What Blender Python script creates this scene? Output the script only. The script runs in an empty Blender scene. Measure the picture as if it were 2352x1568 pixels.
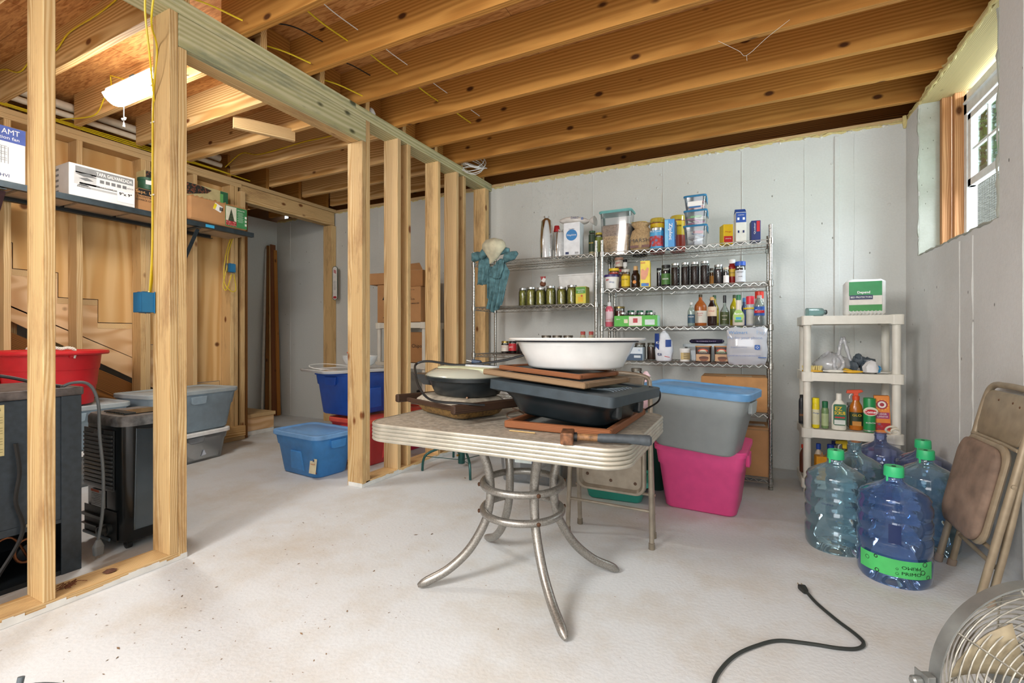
import bpy, bmesh, math, random
from mathutils import Vector, Matrix, Euler, noise
random.seed(7)
PI = math.pi
SC = bpy.context.scene
COL = SC.collection
# ------------------------------------------------------------------ camera
F = 1083.0; CX = 1176.0; CY = 774.0; EYE = 1.065; TH = math.atan(539/1083)
cam_data = bpy.data.cameras.new('camera'); cam = bpy.data.objects.new('camera', cam_data); COL.objects.link(cam)
cam_data.sensor_width = 36.0; cam_data.lens = F/2352*36.0; cam_data.shift_y = -(784-CY)/2352.0
cam_data.clip_start = 0.02; cam_data.clip_end = 200
cam.location = (0, 0, EYE); cam.rotation_euler = (PI/2, 0, TH)
SC.camera = cam
# ------------------------------------------------------------------ light
SC.view_settings.view_transform = 'Standard'; SC.view_settings.look = 'None'
SC.view_settings.gamma = 1.0; SC.view_settings.use_curve_mapping = False
SC.view_settings.exposure = 0.60
world = bpy.data.worlds.new('world'); SC.world = world; world.use_nodes = True
wn = world.node_tree; wn.nodes.clear()
wo = wn.nodes.new('ShaderNodeOutputWorld'); wb = wn.nodes.new('ShaderNodeBackground')
wb.inputs[0].default_value = (0.74, 0.87, 1.0, 1); wb.inputs[1].default_value = 1.0
wn.links.new(wb.outputs[0], wo.inputs[0])
def area(name, loc, rot, sx, sy, power, col):
    d = bpy.data.lights.new(name, 'AREA'); d.shape = 'RECTANGLE'; d.size = sx; d.size_y = sy
    d.energy = power; d.color = col
    o = bpy.data.objects.new(name, d); o.location = loc; o.rotation_euler = rot; COL.objects.link(o); return o
# daylight entering by the window in view, and soft fill lights added behind the photographer
area('window_daylight', (1.62, 3.5, 2.35), (math.radians(0), math.radians(68), 0), 1.0, 1.3, 78, (0.80, 0.90, 1.0))
area('fill_light_near', (-0.8, -1.6, 2.55), (0, 0, 0), 2.4, 1.0, 46, (1.0, 0.98, 0.96))  # added overhead fill, out of view
area('fill_light_rear', (0.2, -2.9, 1.7), (math.radians(90), 0, 0), 2.6, 1.5, 54, (0.90, 0.95, 1.0))  # added fill facing the scene, no window stands there
area('fill_light_side', (-1.7, -1.3, 2.35), (0, math.radians(-60), math.radians(38)), 1.2, 0.8, 85, (1.0, 0.97, 0.94))  # added unseen to brighten the right wall
# ------------------------------------------------------------------ measuring helpers (a sight line met with a real plane)
_c, _s = math.cos(TH), math.sin(TH)
def _ray(px, py):
    l = (px-CX)/F; return (l*_c-_s, l*_s+_c, -(py-CY)/F)
def AX(px, Y):
    d = _ray(px, CY); return d[0]*Y/d[1]
def AZ(px, py, Y):
    d = _ray(px, py); return EYE+d[2]*Y/d[1]
def AYx(px, X):
    d = _ray(px, CY); return d[1]*X/d[0]
def AZx(px, py, X):
    d = _ray(px, py); return EYE+d[2]*X/d[0]
def G(px, py, z=0.0):
    d = _ray(px, py); t = (z-EYE)/d[2]; return (d[0]*t, d[1]*t)
# ------------------------------------------------------------------ node helpers
def _new(name):
    m = bpy.data.materials.new(name); m.use_nodes = True
    nt = m.node_tree; b = nt.nodes['Principled BSDF']; return m, nt, b
def s2l(c):
    return tuple((x/12.92 if x <= .04045 else ((x+.055)/1.055)**2.4) for x in c)
def H(h):
    h = h.lstrip('#'); return s2l(tuple(int(h[i:i+2], 16)/255 for i in (0, 2, 4)))
MC = {}
def M(col, rough=.5, metal=0., var=0.06, scale=18., bump=0., spec=.5, coat=0.):
    """plain painted / moulded stuff with slight procedural variation"""
    key = (col, rough, metal, var, scale, bump, spec, coat)
    if key in MC: return MC[key]
    m, nt, b = _new('mat_'+str(len(MC))); c = H(col)
    b.inputs['Roughness'].default_value = rough; b.inputs['Metallic'].default_value = metal
    b.inputs['Specular IOR Level'].default_value = spec; b.inputs['Coat Weight'].default_value = coat
    tc = nt.nodes.new('ShaderNodeTexCoord'); n = nt.nodes.new('ShaderNodeTexNoise')
    n.inputs['Scale'].default_value = scale; n.inputs['Detail'].default_value = 4
    nt.links.new(tc.outputs['Object'], n.inputs['Vector'])
    r = nt.nodes.new('ShaderNodeValToRGB')
    r.color_ramp.elements[0].position = .3; r.color_ramp.elements[1].position = .7
    r.color_ramp.elements[0].color = tuple(x*(1-var*2) for x in c)+(1,)
    r.color_ramp.elements[1].color = tuple(min(1, x*(1+var)) for x in c)+(1,)
    nt.links.new(n.outputs[0], r.inputs[0]); nt.links.new(r.outputs[0], b.inputs['Base Color'])
    if bump:
        bp = nt.nodes.new('ShaderNodeBump'); bp.inputs['Strength'].default_value = bump; bp.inputs['Distance'].default_value = .004
        nt.links.new(n.outputs[0], bp.inputs['Height']); nt.links.new(bp.outputs[0], b.inputs['Normal'])
    MC[key] = m; return m
def speck(name, base, dots, scale=60, thr=.5, rough=.6, base2=None, bump=.0):
    """grains of one colour in another: beans, pickles, rust, granite"""
    m, nt, b = _new(name); b.inputs['Roughness'].default_value = rough
    tc = nt.nodes.new('ShaderNodeTexCoord'); v = nt.nodes.new('ShaderNodeTexVoronoi'); v.inputs['Scale'].default_value = scale
    nt.links.new(tc.outputs['Object'], v.inputs['Vector'])
    r = nt.nodes.new('ShaderNodeValToRGB'); e = r.color_ramp.elements
    e[0].position = 0; e[0].color = H(dots)+(1,); e[1].position = thr; e[1].color = H(base)+(1,)
    nt.links.new(v.outputs['Distance'], r.inputs[0])
    mx = nt.nodes.new('ShaderNodeMixRGB'); mx.blend_type = 'MULTIPLY'; mx.inputs[0].default_value = .45
    sep = nt.nodes.new('ShaderNodeSeparateColor'); nt.links.new(v.outputs['Color'], sep.inputs[0])
    r2 = nt.nodes.new('ShaderNodeValToRGB'); r2.color_ramp.elements[0].color = (.3, .28, .25, 1)
    nt.links.new(sep.outputs[0], r2.inputs[0])
    nt.links.new(r.outputs[0], mx.inputs[1]); nt.links.new(r2.outputs[0], mx.inputs[2])
    nt.links.new(mx.outputs[0], b.inputs['Base Color'])
    if bump:
        bp = nt.nodes.new('ShaderNodeBump'); bp.inputs['Strength'].default_value = bump; bp.inputs['Distance'].default_value = .005; bp.invert = True
        nt.links.new(v.outputs['Distance'], bp.inputs['Height']); nt.links.new(bp.outputs[0], b.inputs['Normal'])
    return m
def thin(name, col, opac=.25, rough=.15, trans=None, k=1.6):
    """thin clear plastic or glass wall: tinted see-through with a gloss and a little body"""
    m = bpy.data.materials.new(name); m.use_nodes = True; nt = m.node_tree; nt.nodes.clear()
    o = nt.nodes.new('ShaderNodeOutputMaterial'); t = nt.nodes.new('ShaderNodeBsdfTransparent')
    t.inputs[0].default_value = (H(trans) if trans else H(col))+(1,)
    p = nt.nodes.new('ShaderNodeBsdfPrincipled'); p.inputs['Base Color'].default_value = H(col)+(1,); p.inputs['Roughness'].default_value = rough
    lw = nt.nodes.new('ShaderNodeLayerWeight'); lw.inputs[0].default_value = .35
    mp = nt.nodes.new('ShaderNodeMapRange'); mp.inputs[1].default_value = 0; mp.inputs[2].default_value = 1
    mp.inputs[3].default_value = opac; mp.inputs[4].default_value = min(1, opac+.40)
    mx = nt.nodes.new('ShaderNodeMixShader')
    nt.links.new(lw.outputs['Facing'], mp.inputs[0]); nt.links.new(mp.outputs[0], mx.inputs[0])
    nt.links.new(t.outputs[0], mx.inputs[1]); nt.links.new(p.outputs[0], mx.inputs[2])
    fr = nt.nodes.new('ShaderNodeFresnel'); fr.inputs[0].default_value = 1.5; g = nt.nodes.new('ShaderNodeBsdfGlossy'); g.inputs['Roughness'].default_value = rough*.6
    ml = nt.nodes.new('ShaderNodeMath'); ml.operation = 'MULTIPLY'; ml.inputs[1].default_value = k; ml.use_clamp = True; nt.links.new(fr.outputs[0], ml.inputs[0])
    m2 = nt.nodes.new('ShaderNodeMixShader'); nt.links.new(ml.outputs[0], m2.inputs[0]); nt.links.new(mx.outputs[0], m2.inputs[1]); nt.links.new(g.outputs[0], m2.inputs[2]); nt.links.new(m2.outputs[0], o.inputs[0])
    return m
def lumber(name, light, dark, knot='#5a3418', stain=0.0, ring=46., stain_col='#4b4a3a', rough=.62):
    """sawn softwood; grain runs along the board's own X axis"""
    m, nt, b = _new(name); L = nt.links; N = nt.nodes
    b.inputs['Roughness'].default_value = rough; b.inputs['Specular IOR Level'].default_value = .25
    tc = N.new('ShaderNodeTexCoord'); oi = N.new('ShaderNodeObjectInfo')
    cmb = N.new('ShaderNodeVectorMath'); cmb.operation = 'SCALE'; cmb.inputs[0].default_value = (7.3, .09, .05)
    L.new(oi.outputs['Random'], cmb.inputs['Scale'])
    add = N.new('ShaderNodeVectorMath'); add.operation = 'ADD'; L.new(tc.outputs['Object'], add.inputs[0]); L.new(cmb.outputs[0], add.inputs[1])
    off = N.new('ShaderNodeVectorMath'); off.operation = 'ADD'; L.new(add.outputs[0], off.inputs[0]); off.inputs[1].default_value = (0, .05, .035)
    mp = N.new('ShaderNodeMapping'); mp.inputs['Scale'].default_value = (.13, 1, 1); L.new(off.outputs[0], mp.inputs[0])
    nz = N.new('ShaderNodeTexNoise'); nz.inputs['Scale'].default_value = 6.5; nz.inputs['Detail'].default_value = 2; L.new(mp.outputs[0], nz.inputs['Vector'])
    sub = N.new('ShaderNodeVectorMath'); sub.operation = 'SCALE'; sub.inputs['Scale'].default_value = .055
    L.new(nz.outputs['Color'], sub.inputs[0])
    ad2 = N.new('ShaderNodeVectorMath'); ad2.operation = 'ADD'; L.new(mp.outputs[0], ad2.inputs[0]); L.new(sub.outputs[0], ad2.inputs[1])
    # knots bend the rings
    mk = N.new('ShaderNodeMapping'); mk.inputs['Scale'].default_value = (.55, 1, 1); L.new(add.outputs[0], mk.inputs[0])
    vo = N.new('ShaderNodeTexVoronoi'); vo.inputs['Scale'].default_value = 6.0; L.new(mk.outputs[0], vo.inputs['Vector'])
    wv = N.new('ShaderNodeTexWave'); wv.wave_type = 'RINGS'; wv.rings_direction = 'X'; wv.inputs['Scale'].default_value = ring
    wv.inputs['Distortion'].default_value = 1.2; wv.inputs['Detail'].default_value = 1; wv.inputs['Detail Scale'].default_value = .6
    L.new(ad2.outputs[0], wv.inputs['Vector'])
    r = N.new('ShaderNodeValToRGB'); e = r.color_ramp.elements
    e[0].position = .05; e[0].color = H(light)+(1,); e[1].position = .95; e[1].color = H(dark)+(1,)
    L.new(wv.outputs[0], r.inputs[0])
    # fine fibre + broad tone
    mf = N.new('ShaderNodeMapping'); mf.inputs['Scale'].default_value = (4, 160, 160); L.new(add.outputs[0], mf.inputs[0])
    nf = N.new('ShaderNodeTexNoise'); nf.inputs['Scale'].default_value = 1; nf.inputs['Detail'].default_value = 2; L.new(mf.outputs[0], nf.inputs['Vector'])
    rf = N.new('ShaderNodeMapRange'); rf.inputs[3].default_value = .86; rf.inputs[4].default_value = 1.1; L.new(nf.outputs[0], rf.inputs[0])
    rr = N.new('ShaderNodeMapRange'); rr.inputs[3].default_value = .84; rr.inputs[4].default_value = 1.1; L.new(oi.outputs['Random'], rr.inputs[0])
    mul = N.new('ShaderNodeMath'); mul.operation = 'MULTIPLY'; L.new(rf.outputs[0], mul.inputs[0]); L.new(rr.outputs[0], mul.inputs[1])
    vm = N.new('ShaderNodeVectorMath'); vm.operation = 'SCALE'; L.new(r.outputs[0], vm.inputs[0]); L.new(mul.outputs[0], vm.inputs['Scale'])
    kr = N.new('ShaderNodeValToRGB'); ke = kr.color_ramp.elements
    ke[0].position = .07; ke[0].color = (1, 1, 1, 1); ke[1].position = .13; ke[1].color = (0, 0, 0, 1); L.new(vo.outputs['Distance'], kr.inputs[0])
    mx = N.new('ShaderNodeMixRGB'); L.new(kr.outputs[0], mx.inputs[0]); L.new(vm.outputs[0], mx.inputs[1]); mx.inputs[2].default_value = H(knot)+(1,)
    out = mx
    if stain > 0:
        ms = N.new('ShaderNodeMapping'); ms.inputs['Scale'].default_value = (2.2, 9, 9); L.new(add.outputs[0], ms.inputs[0])
        ns = N.new('ShaderNodeTexNoise'); ns.inputs['Scale'].default_value = 1; ns.inputs['Detail'].default_value = 6; ns.inputs['Roughness'].default_value = .7; L.new(ms.outputs[0], ns.inputs['Vector'])
        rs = N.new('ShaderNodeValToRGB'); rs.color_ramp.elements[0].position = .5; rs.color_ramp.elements[0].color = (0, 0, 0, 1)
        rs.color_ramp.elements[1].position = .72; rs.color_ramp.elements[1].color = (stain,)*3+(1,); L.new(ns.outputs[0], rs.inputs[0])
        m2 = N.new('ShaderNodeMixRGB'); L.new(rs.outputs[0], m2.inputs[0]); L.new(mx.outputs[0], m2.inputs[1]); m2.inputs[2].default_value = H(stain_col)+(1,); out = m2
    L.new(out.outputs[0], b.inputs['Base Color'])
    bp = N.new('ShaderNodeBump'); bp.inputs['Strength'].default_value = .25; bp.inputs['Distance'].default_value = .001
    L.new(nf.outputs[0], bp.inputs['Height']); L.new(bp.outputs[0], b.inputs['Normal'])
    return m
def concrete(name, base, pit, dirt, dirt_amt=.3, spk=.02, scale=1.0, seams=False):
    m, nt, b = _new(name); L = nt.links; N = nt.nodes
    b.inputs['Roughness'].default_value = .8; b.inputs['Specular IOR Level'].default_value = .25
    tc = N.new('ShaderNodeTexCoord')
    n1 = N.new('ShaderNodeTexNoise'); n1.inputs['Scale'].default_value = 1.3*scale; n1.inputs['Detail'].default_value = 8; n1.inputs['Roughness'].default_value = .65
    L.new(tc.outputs['Object'], n1.inputs['Vector'])
    r1 = N.new('ShaderNodeValToRGB'); r1.color_ramp.elements[0].position = .45; r1.color_ramp.elements[0].color = (0, 0, 0, 1)
    r1.color_ramp.elements[1].position = .75; r1.color_ramp.elements[1].color = (dirt_amt,)*3+(1,); L.new(n1.outputs[0], r1.inputs[0])
    mx = N.new('ShaderNodeMixRGB'); L.new(r1.outputs[0], mx.inputs[0]); mx.inputs[1].default_value = H(base)+(1,); mx.inputs[2].default_value = H(dirt)+(1,)
    v = N.new('ShaderNodeTexVoronoi'); v.inputs['Scale'].default_value = 9*scale; v.inputs['Randomness'].default_value = 1
    md = N.new('ShaderNodeMapping'); md.inputs['Scale'].default_value = (1, 1, .6)
    L.new(tc.outputs['Object'], md.inputs[0]); L.new(md.outputs[0], v.inputs['Vector'])
    r2 = N.new('ShaderNodeValToRGB'); r2.color_ramp.elements[0].position = spk; r2.color_ramp.elements[0].color = (1, 1, 1, 1)
    r2.color_ramp.elements[1].position = spk*1.9; r2.color_ramp.elements[1].color = (0, 0, 0, 1); L.new(v.outputs['Distance'], r2.inputs[0])
    n3 = N.new('ShaderNodeTexNoise'); n3.inputs['Scale'].default_value = 70; n3.inputs['Detail'].default_value = 3; L.new(tc.outputs['Object'], n3.inputs['Vector'])
    mp = N.new('ShaderNodeMapRange'); mp.inputs[3].default_value = .93; mp.inputs[4].default_value = 1.05; L.new(n3.outputs[0], mp.inputs[0])
    sc = N.new('ShaderNodeVectorMath'); sc.operation = 'SCALE'; L.new(mx.outputs[0], sc.inputs[0]); L.new(mp.outputs[0], sc.inputs['Scale'])
    m2 = N.new('ShaderNodeMixRGB'); L.new(r2.outputs[0], m2.inputs[0]); L.new(sc.outputs[0], m2.inputs[1]); m2.inputs[2].default_value = H(pit)+(1,)
    L.new(m2.outputs[0], b.inputs['Base Color'])
    bp = N.new('ShaderNodeBump'); bp.inputs['Strength'].default_value = .35; bp.inputs['Distance'].default_value = .004
    L.new(n3.outputs[0], bp.inputs['Height'])
    bp2 = N.new('ShaderNodeBump'); bp2.inputs['Strength'].default_value = .6; bp2.inputs['Distance'].default_value = .006; bp2.invert = True
    L.new(r2.outputs[0], bp2.inputs['Height']); L.new(bp.outputs[0], bp2.inputs['Normal']); L.new(bp2.outputs[0], b.inputs['Normal'])
    return m
def plywood(name, light, dark, stretch=(3, 3, .35), scale=5, knot='#6b4220'):
    m, nt, b = _new(name); L = nt.links; N = nt.nodes; b.inputs['Roughness'].default_value = .65; b.inputs['Specular IOR Level'].default_value = .25
    tc = N.new('ShaderNodeTexCoord'); mp = N.new('ShaderNodeMapping'); mp.inputs['Scale'].default_value = stretch; L.new(tc.outputs['Object'], mp.inputs[0])
    nz = N.new('ShaderNodeTexNoise'); nz.inputs['Scale'].default_value = 1.1; nz.inputs['Detail'].default_value = 1.5; L.new(mp.outputs[0], nz.inputs['Vector'])
    w = N.new('ShaderNodeMath'); w.operation = 'MULTIPLY'; w.inputs[1].default_value = 46; L.new(nz.outputs[0], w.inputs[0])
    sn = N.new('ShaderNodeMath'); sn.operation = 'SINE'; L.new(w.outputs[0], sn.inputs[0])
    r = N.new('ShaderNodeValToRGB'); r.color_ramp.elements[0].position = .2; r.color_ramp.elements[0].color = H(light)+(1,)
    r.color_ramp.elements[1].position = .98; r.color_ramp.elements[1].color = H(dark)+(1,)
    mr = N.new('ShaderNodeMapRange'); mr.inputs[1].default_value = -1; mr.inputs[2].default_value = 1; L.new(sn.outputs[0], mr.inputs[0]); L.new(mr.outputs[0], r.inputs[0])
    v = N.new('ShaderNodeTexVoronoi'); v.inputs['Scale'].default_value = 3.2; L.new(tc.outputs['Object'], v.inputs['Vector'])
    kr = N.new('ShaderNodeValToRGB'); kr.color_ramp.elements[0].position = .055; kr.color_ramp.elements[0].color = (1, 1, 1, 1); kr.color_ramp.elements[1].position = .1; kr.color_ramp.elements[1].color = (0, 0, 0, 1)
    L.new(v.outputs['Distance'], kr.inputs[0])
    mx = N.new('ShaderNodeMixRGB'); L.new(kr.outputs[0], mx.inputs[0]); L.new(r.outputs[0], mx.inputs[1]); mx.inputs[2].default_value = H(knot)+(1,)
    L.new(mx.outputs[0], b.inputs['Base Color']); return m
def strands(name, a, c, stretch=(5, 40, 1)):
    """oriented-strand board"""
    m, nt, b = _new(name); L = nt.links; N = nt.nodes; b.inputs['Roughness'].default_value = .7
    tc = N.new('ShaderNodeTexCoord'); mp = N.new('ShaderNodeMapping'); mp.inputs['Scale'].default_value = stretch; L.new(tc.outputs['Object'], mp.inputs[0])
    n = N.new('ShaderNodeTexNoise'); n.inputs['Scale'].default_value = 1.6; n.inputs['Detail'].default_value = 5; n.inputs['Distortion'].default_value = 1.2; L.new(mp.outputs[0], n.inputs['Vector'])
    r = N.new('ShaderNodeValToRGB'); r.color_ramp.elements[0].position = .35; r.color_ramp.elements[0].color = H(c)+(1,); r.color_ramp.elements[1].position = .6; r.color_ramp.elements[1].color = H(a)+(1,)
    L.new(n.outputs[0], r.inputs[0]); L.new(r.outputs[0], b.inputs['Base Color']); return m
def emit(name, col, st):
    m = bpy.data.materials.new(name); m.use_nodes = True; nt = m.node_tree; nt.nodes.clear()
    o = nt.nodes.new('ShaderNodeOutputMaterial'); e = nt.nodes.new('ShaderNodeEmission'); e.inputs[0].default_value = col+(1,); e.inputs[1].default_value = st
    nt.links.new(e.outputs[0], o.inputs[0]); return m
# ------------------------------------------------------------------ mesh helpers
class MB:
    def __init__(s): s.v = []; s.f = []; s.mi = []
    def add(s, vs, fs, m=0):
        o = len(s.v); s.v += [tuple(v) for v in vs]; s.f += [tuple(i+o for i in f) for f in fs]; s.mi += [m]*len(fs); return s
    def box(s, c, d, m=0, R=None):
        x, y, z = d[0]/2, d[1]/2, d[2]/2
        vs = [Vector((a*x, b*y, e*z)) for a in (-1, 1) for b in (-1, 1) for e in (-1, 1)]
        if R: vs = [R @ v for v in vs]
        vs = [v+Vector(c) for v in vs]
        return s.add(vs, [(0, 1, 3, 2), (4, 6, 7, 5), (0, 4, 5, 1), (2, 3, 7, 6), (0, 2, 6, 4), (1, 5, 7, 3)], m)
    def bb(s, a, b, m=0):
        return s.box([(p+q)/2 for p, q in zip(a, b)], [abs(q-p) for p, q in zip(a, b)], m)
    def tube(s, pts, r, n=8, m=0, closed=False, caps=True):
        P = [Vector(p) for p in pts]; k = len(P); vs = []
        rs = r if isinstance(r, (list, tuple)) else [r]*k
        up = None
        for i in range(k):
            if closed: t = P[(i+1) % k]-P[i-1]
            else: t = P[min(i+1, k-1)]-P[max(i-1, 0)]
            if t.length < 1e-9: t = Vector((0, 0, 1))
            t.normalize()
            if up is None: up = t.orthogonal().normalized()
            else:
                up = up-t*up.dot(t)
                up = up.normalized() if up.length > 1e-6 else t.orthogonal().normalized()
            w = t.cross(up)
            for j in range(n):
                a = 2*PI*j/n; vs.append(P[i]+(up*math.cos(a)+w*math.sin(a))*rs[i])
        fs = []
        for i in range(k if closed else k-1):
            for j in range(n):
                a = i*n+j; b = i*n+(j+1) % n; i2 = (i+1) % k
                fs.append((a, b, i2*n+(j+1) % n, i2*n+j))
        if caps and not closed: fs += [tuple(range(n-1, -1, -1)), tuple((k-1)*n+j for j in range(n))]
        return s.add(vs, fs, m)
    def rings(s, rs, m=0, cap0=True, cap1=True):
        n = len(rs[0]); vs = [p for r in rs for p in r]; fs = []
        for i in range(len(rs)-1):
            for j in range(n): fs.append((i*n+j, i*n+(j+1) % n, (i+1)*n+(j+1) % n, (i+1)*n+j))
        if cap0: fs.append(tuple(range(n-1, -1, -1)))
        if cap1: fs.append(tuple((len(rs)-1)*n+j for j in range(n)))
        return s.add(vs, fs, m)
    def loft(s, prof, n=6, m=0, c=(0, 0), cap0=True, cap1=True):
        """rounded rectangles (z, w, d, r) stacked"""
        return s.rings([rrect(w, d, r, n, z, c) for z, w, d, r in prof], m, cap0, cap1)
    def lathe(s, prof, n=20, m=0, c=(0, 0, 0), sx=1, sy=1, cap0=True, cap1=True, e=2.0):
        R = []
        for r, z in prof:
            ring = []
            for j in range(n):
                a = 2*PI*j/n; ca, sa = math.cos(a), math.sin(a)
                k = (abs(ca)**e+abs(sa)**e)**(-1/e)
                ring.append((c[0]+r*k*ca*sx, c[1]+r*k*sa*sy, c[2]+z))
            R.append(ring)
        return s.rings(R, m, cap0, cap1)
    def prism(s, poly, a, b, axis='x', m=0):
        def P(p, t): return {'x': (t, p[0], p[1]), 'y': (p[0], t, p[1]), 'z': (p[0], p[1], t)}[axis]
        n = len(poly); vs = [P(p, a) for p in poly]+[P(p, b) for p in poly]
        fs = [tuple(range(n)), tuple(range(2*n-1, n-1, -1))]+[(i, n+i, n+(i+1) % n, (i+1) % n) for i in range(n)]
        return s.add(vs, fs, m)
    def build(s, name, mats, parent=None, loc=(0, 0, 0), rot=(0, 0, 0), smooth=False, bevel=0, seg=2, fix=True):
        me = bpy.data.meshes.new(name); me.from_pydata(s.v, [], s.f)
        if not isinstance(mats, (list, tuple)): mats = [mats]
        for q in mats: me.materials.append(q)
        if len(mats) > 1: me.polygons.foreach_set('material_index', s.mi)
        if fix:
            bm = bmesh.new(); bm.from_mesh(me); bmesh.ops.recalc_face_normals(bm, faces=bm.faces); bm.to_mesh(me); bm.free()
        if smooth:
            me.polygons.foreach_set('use_smooth', [True]*len(me.polygons))
            me.set_sharp_from_angle(angle=math.radians(38 if smooth is True else smooth))
        me.update()
        o = bpy.data.objects.new(name, me); COL.objects.link(o); o.location = loc; o.rotation_euler = rot
        if parent: o.parent = parent
        if bevel:
            b = o.modifiers.new('b', 'BEVEL'); b.width = bevel; b.segments = seg; b.limit_method = 'ANGLE'; b.angle_limit = math.radians(40)
        return o
def rrect(w, d, r, n, z, c=(0, 0)):
    r = min(r, w/2-1e-5, d/2-1e-5); out = []
    for cx, cy, a0 in ((w/2-r, d/2-r, 0), (-w/2+r, d/2-r, PI/2), (-w/2+r, -d/2+r, PI), (w/2-r, -d/2+r, 1.5*PI)):
        for i in range(n+1):
            a = a0+PI/2*i/n; out.append((c[0]+cx+r*math.cos(a), c[1]+cy+r*math.sin(a), z))
    return out
def tag(o, label=None, cat=None, group=None, kind=None):
    if label: o['label'] = label
    if cat: o['category'] = cat
    if group: o['group'] = group
    if kind: o['kind'] = kind
    return o
def empty(name, loc=(0, 0, 0), rot=0., kind=None):
    o = bpy.data.objects.new(name, None); o.empty_display_size = .05; COL.objects.link(o); o.location = loc
    o.rotation_euler = (0, 0, rot) if not isinstance(rot, (tuple, list)) else rot
    if kind: o['kind'] = kind
    return o
def thing(name, label, cat, loc=(0, 0, 0), rot=0., group=None):
    return tag(empty(name, loc, rot), label, cat, group)
def copy_tree(o, parent=None):
    c = o.copy(); COL.objects.link(c)
    if parent: c.parent = parent
    for ch in list(o.children): copy_tree(ch, c)
    return c
FRONT = (PI/2, 0, 0); SIDE = (PI/2, 0, PI/2); TOP = (0, 0, 0)
TC = {}
def text(s, h, mat, parent, loc, rot=FRONT, w=None, bold=0., flip=(1, 1), name='lettering'):
    k = (s, bold)
    if k not in TC:
        cu = bpy.data.curves.new('t', 'FONT'); cu.body = s; cu.size = 1; cu.align_x = 'CENTER'; cu.align_y = 'CENTER'; cu.resolution_u = 2
        cu.offset = bold; cu.extrude = .004
        ob = bpy.data.objects.new('t', cu); COL.objects.link(ob)
        dg = bpy.context.evaluated_depsgraph_get(); me = bpy.data.meshes.new_from_object(ob.evaluated_get(dg))
        bpy.data.objects.remove(ob); xs = [v.co.x for v in me.vertices]; TC[k] = (me, (max(xs)-min(xs)) if xs else 1)
    me, tw = TC[k]; me = me.copy(); me.materials.clear(); me.materials.append(mat)
    o = bpy.data.objects.new(name, me); COL.objects.link(o); o.location = loc; o.rotation_euler = rot
    sx = (w/tw) if w else h; o.scale = (sx*flip[0], h*flip[1], .05); o.parent = parent; return o
def patch(w, h, mat, parent, loc, rot=FRONT, name='label', t=.0008, bevel=0):
    """a printed area: a thin sheet lying on a face; local XY then turned by rot"""
    m = MB(); m.box((0, 0, 0), (w, h, t)); return m.build(name, mat, parent, loc, rot)
def board(name, p0, p1, w, t, mat, parent=None, up=(0, 0, 1), kind=None, bevel=.002):
    """timber from p0 to p1, width w measured along `up`, thickness t across"""
    a, b = Vector(p0), Vector(p1); x = (b-a); L = x.length; x.normalize(); z = Vector(up); z = (z-x*z.dot(x)).normalized(); y = z.cross(x)
    R = Matrix((x, y, z)).transposed().to_4x4(); m = MB(); m.box((0, 0, 0), (L, t, w))
    o = m.build(name, mat, parent, fix=False); o.matrix_local = Matrix.Translation((a+b)/2) @ R
    if bevel:
        bv = o.modifiers.new('b', 'BEVEL'); bv.width = bevel; bv.segments = 1
    if kind: o['kind'] = kind
    return o
def wob(pts, amt, f=8., seed=0):
    return [Vector(p)+Vector((noise.noise(Vector((i*.37+seed, seed*3.1, 0))), noise.noise(Vector((i*.37+seed, 9+seed, 4))), noise.noise(Vector((i*.41+seed, 5, 7+seed)))))*amt for i, p in enumerate(pts)]
def curve(ctrl, n=10):
    """Catmull-Rom through the control points"""
    P = [Vector(p) for p in ctrl]; P = [2*P[0]-P[1]]+P+[2*P[-1]-P[-2]]; out = []
    for i in range(1, len(P)-2):
        for k in range(n):
            t = k/n; a, b, c, d = P[i-1], P[i], P[i+1], P[i+2]
            out.append(.5*((2*b)+(c-a)*t+(2*a-5*b+4*c-d)*t*t+(3*b-a-3*c+d)*t**3))
    out.append(P[-2]); return out
# ------------------------------------------------------------------ shared materials
PINE = lumber('pine_stud', '#dfc18f', '#c69f68', '#7a4a26', stain=.6, stain_col='#7a5030')
PINE2 = lumber('pine_clean', '#e2c596', '#cba672', '#84502a')
JOIST = lumber('joist_pine', '#c48d47', '#a97334', '#4f2c12', ring=22., stain=.15, stain_col='#6b5228')
JOISTL = lumber('joist_pale', '#e0bb84', '#b98c52', '#6a3d1c', ring=24.)
GREENW = lumber('treated_pine', '#c6c09a', '#aba67a', '#4b4a30', ring=18., stain=.7, stain_col='#667468')
DARKW = lumber('dark_board', '#94622e', '#5f3a18', '#3a200e')
REDW = lumber('red_frame_wood', '#8f5a38', '#6b4026', '#3a200e', ring=90.)
OSB = strands('osb', '#d29a5c', '#a3672f')
PLY = plywood('plywood', '#e0bb84', '#cda064')
PLY2 = plywood('plywood_pale', '#e2c095', '#cda273', stretch=(3, 1.2, 3))
CONC = concrete('painted_concrete', '#d3d5d1', '#8e8d86', '#bcbcb4', .35, .028)
CONCR = concrete('painted_concrete_right', '#dededc', '#8a8984', '#b5b4ae', .4, .03)
RAWC = concrete('raw_concrete', '#a9aba0', '#77776c', '#8d8f80', .5, .04, 3)
FLOOR = concrete('painted_floor', '#d0d4d6', '#8c7a60', '#b5a68c', .6, .011, 1.6)
CHROME = M('#c9c9c6', .22, 1., .05); STEEL = M('#a5a39c', .38, .9, .25, 60); WHITE = M('#e9e9e6', .5); BLACK = M('#16181a', .45)
INK = M('#1c1c1e', .6, var=0); WINK = M('#f4f4f2', .6, var=0); CARD = M('#b98a5c', .85, var=.05, scale=9); CARD2 = M('#a8794b', .85, var=.05, scale=9)
YCABLE = M('#d8bd1e', .45); WPLAST = M('#e7e2d2', .45); GLASS = thin('jar_glass', '#3a403e', .04, .04, '#f8fbfa')
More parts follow.
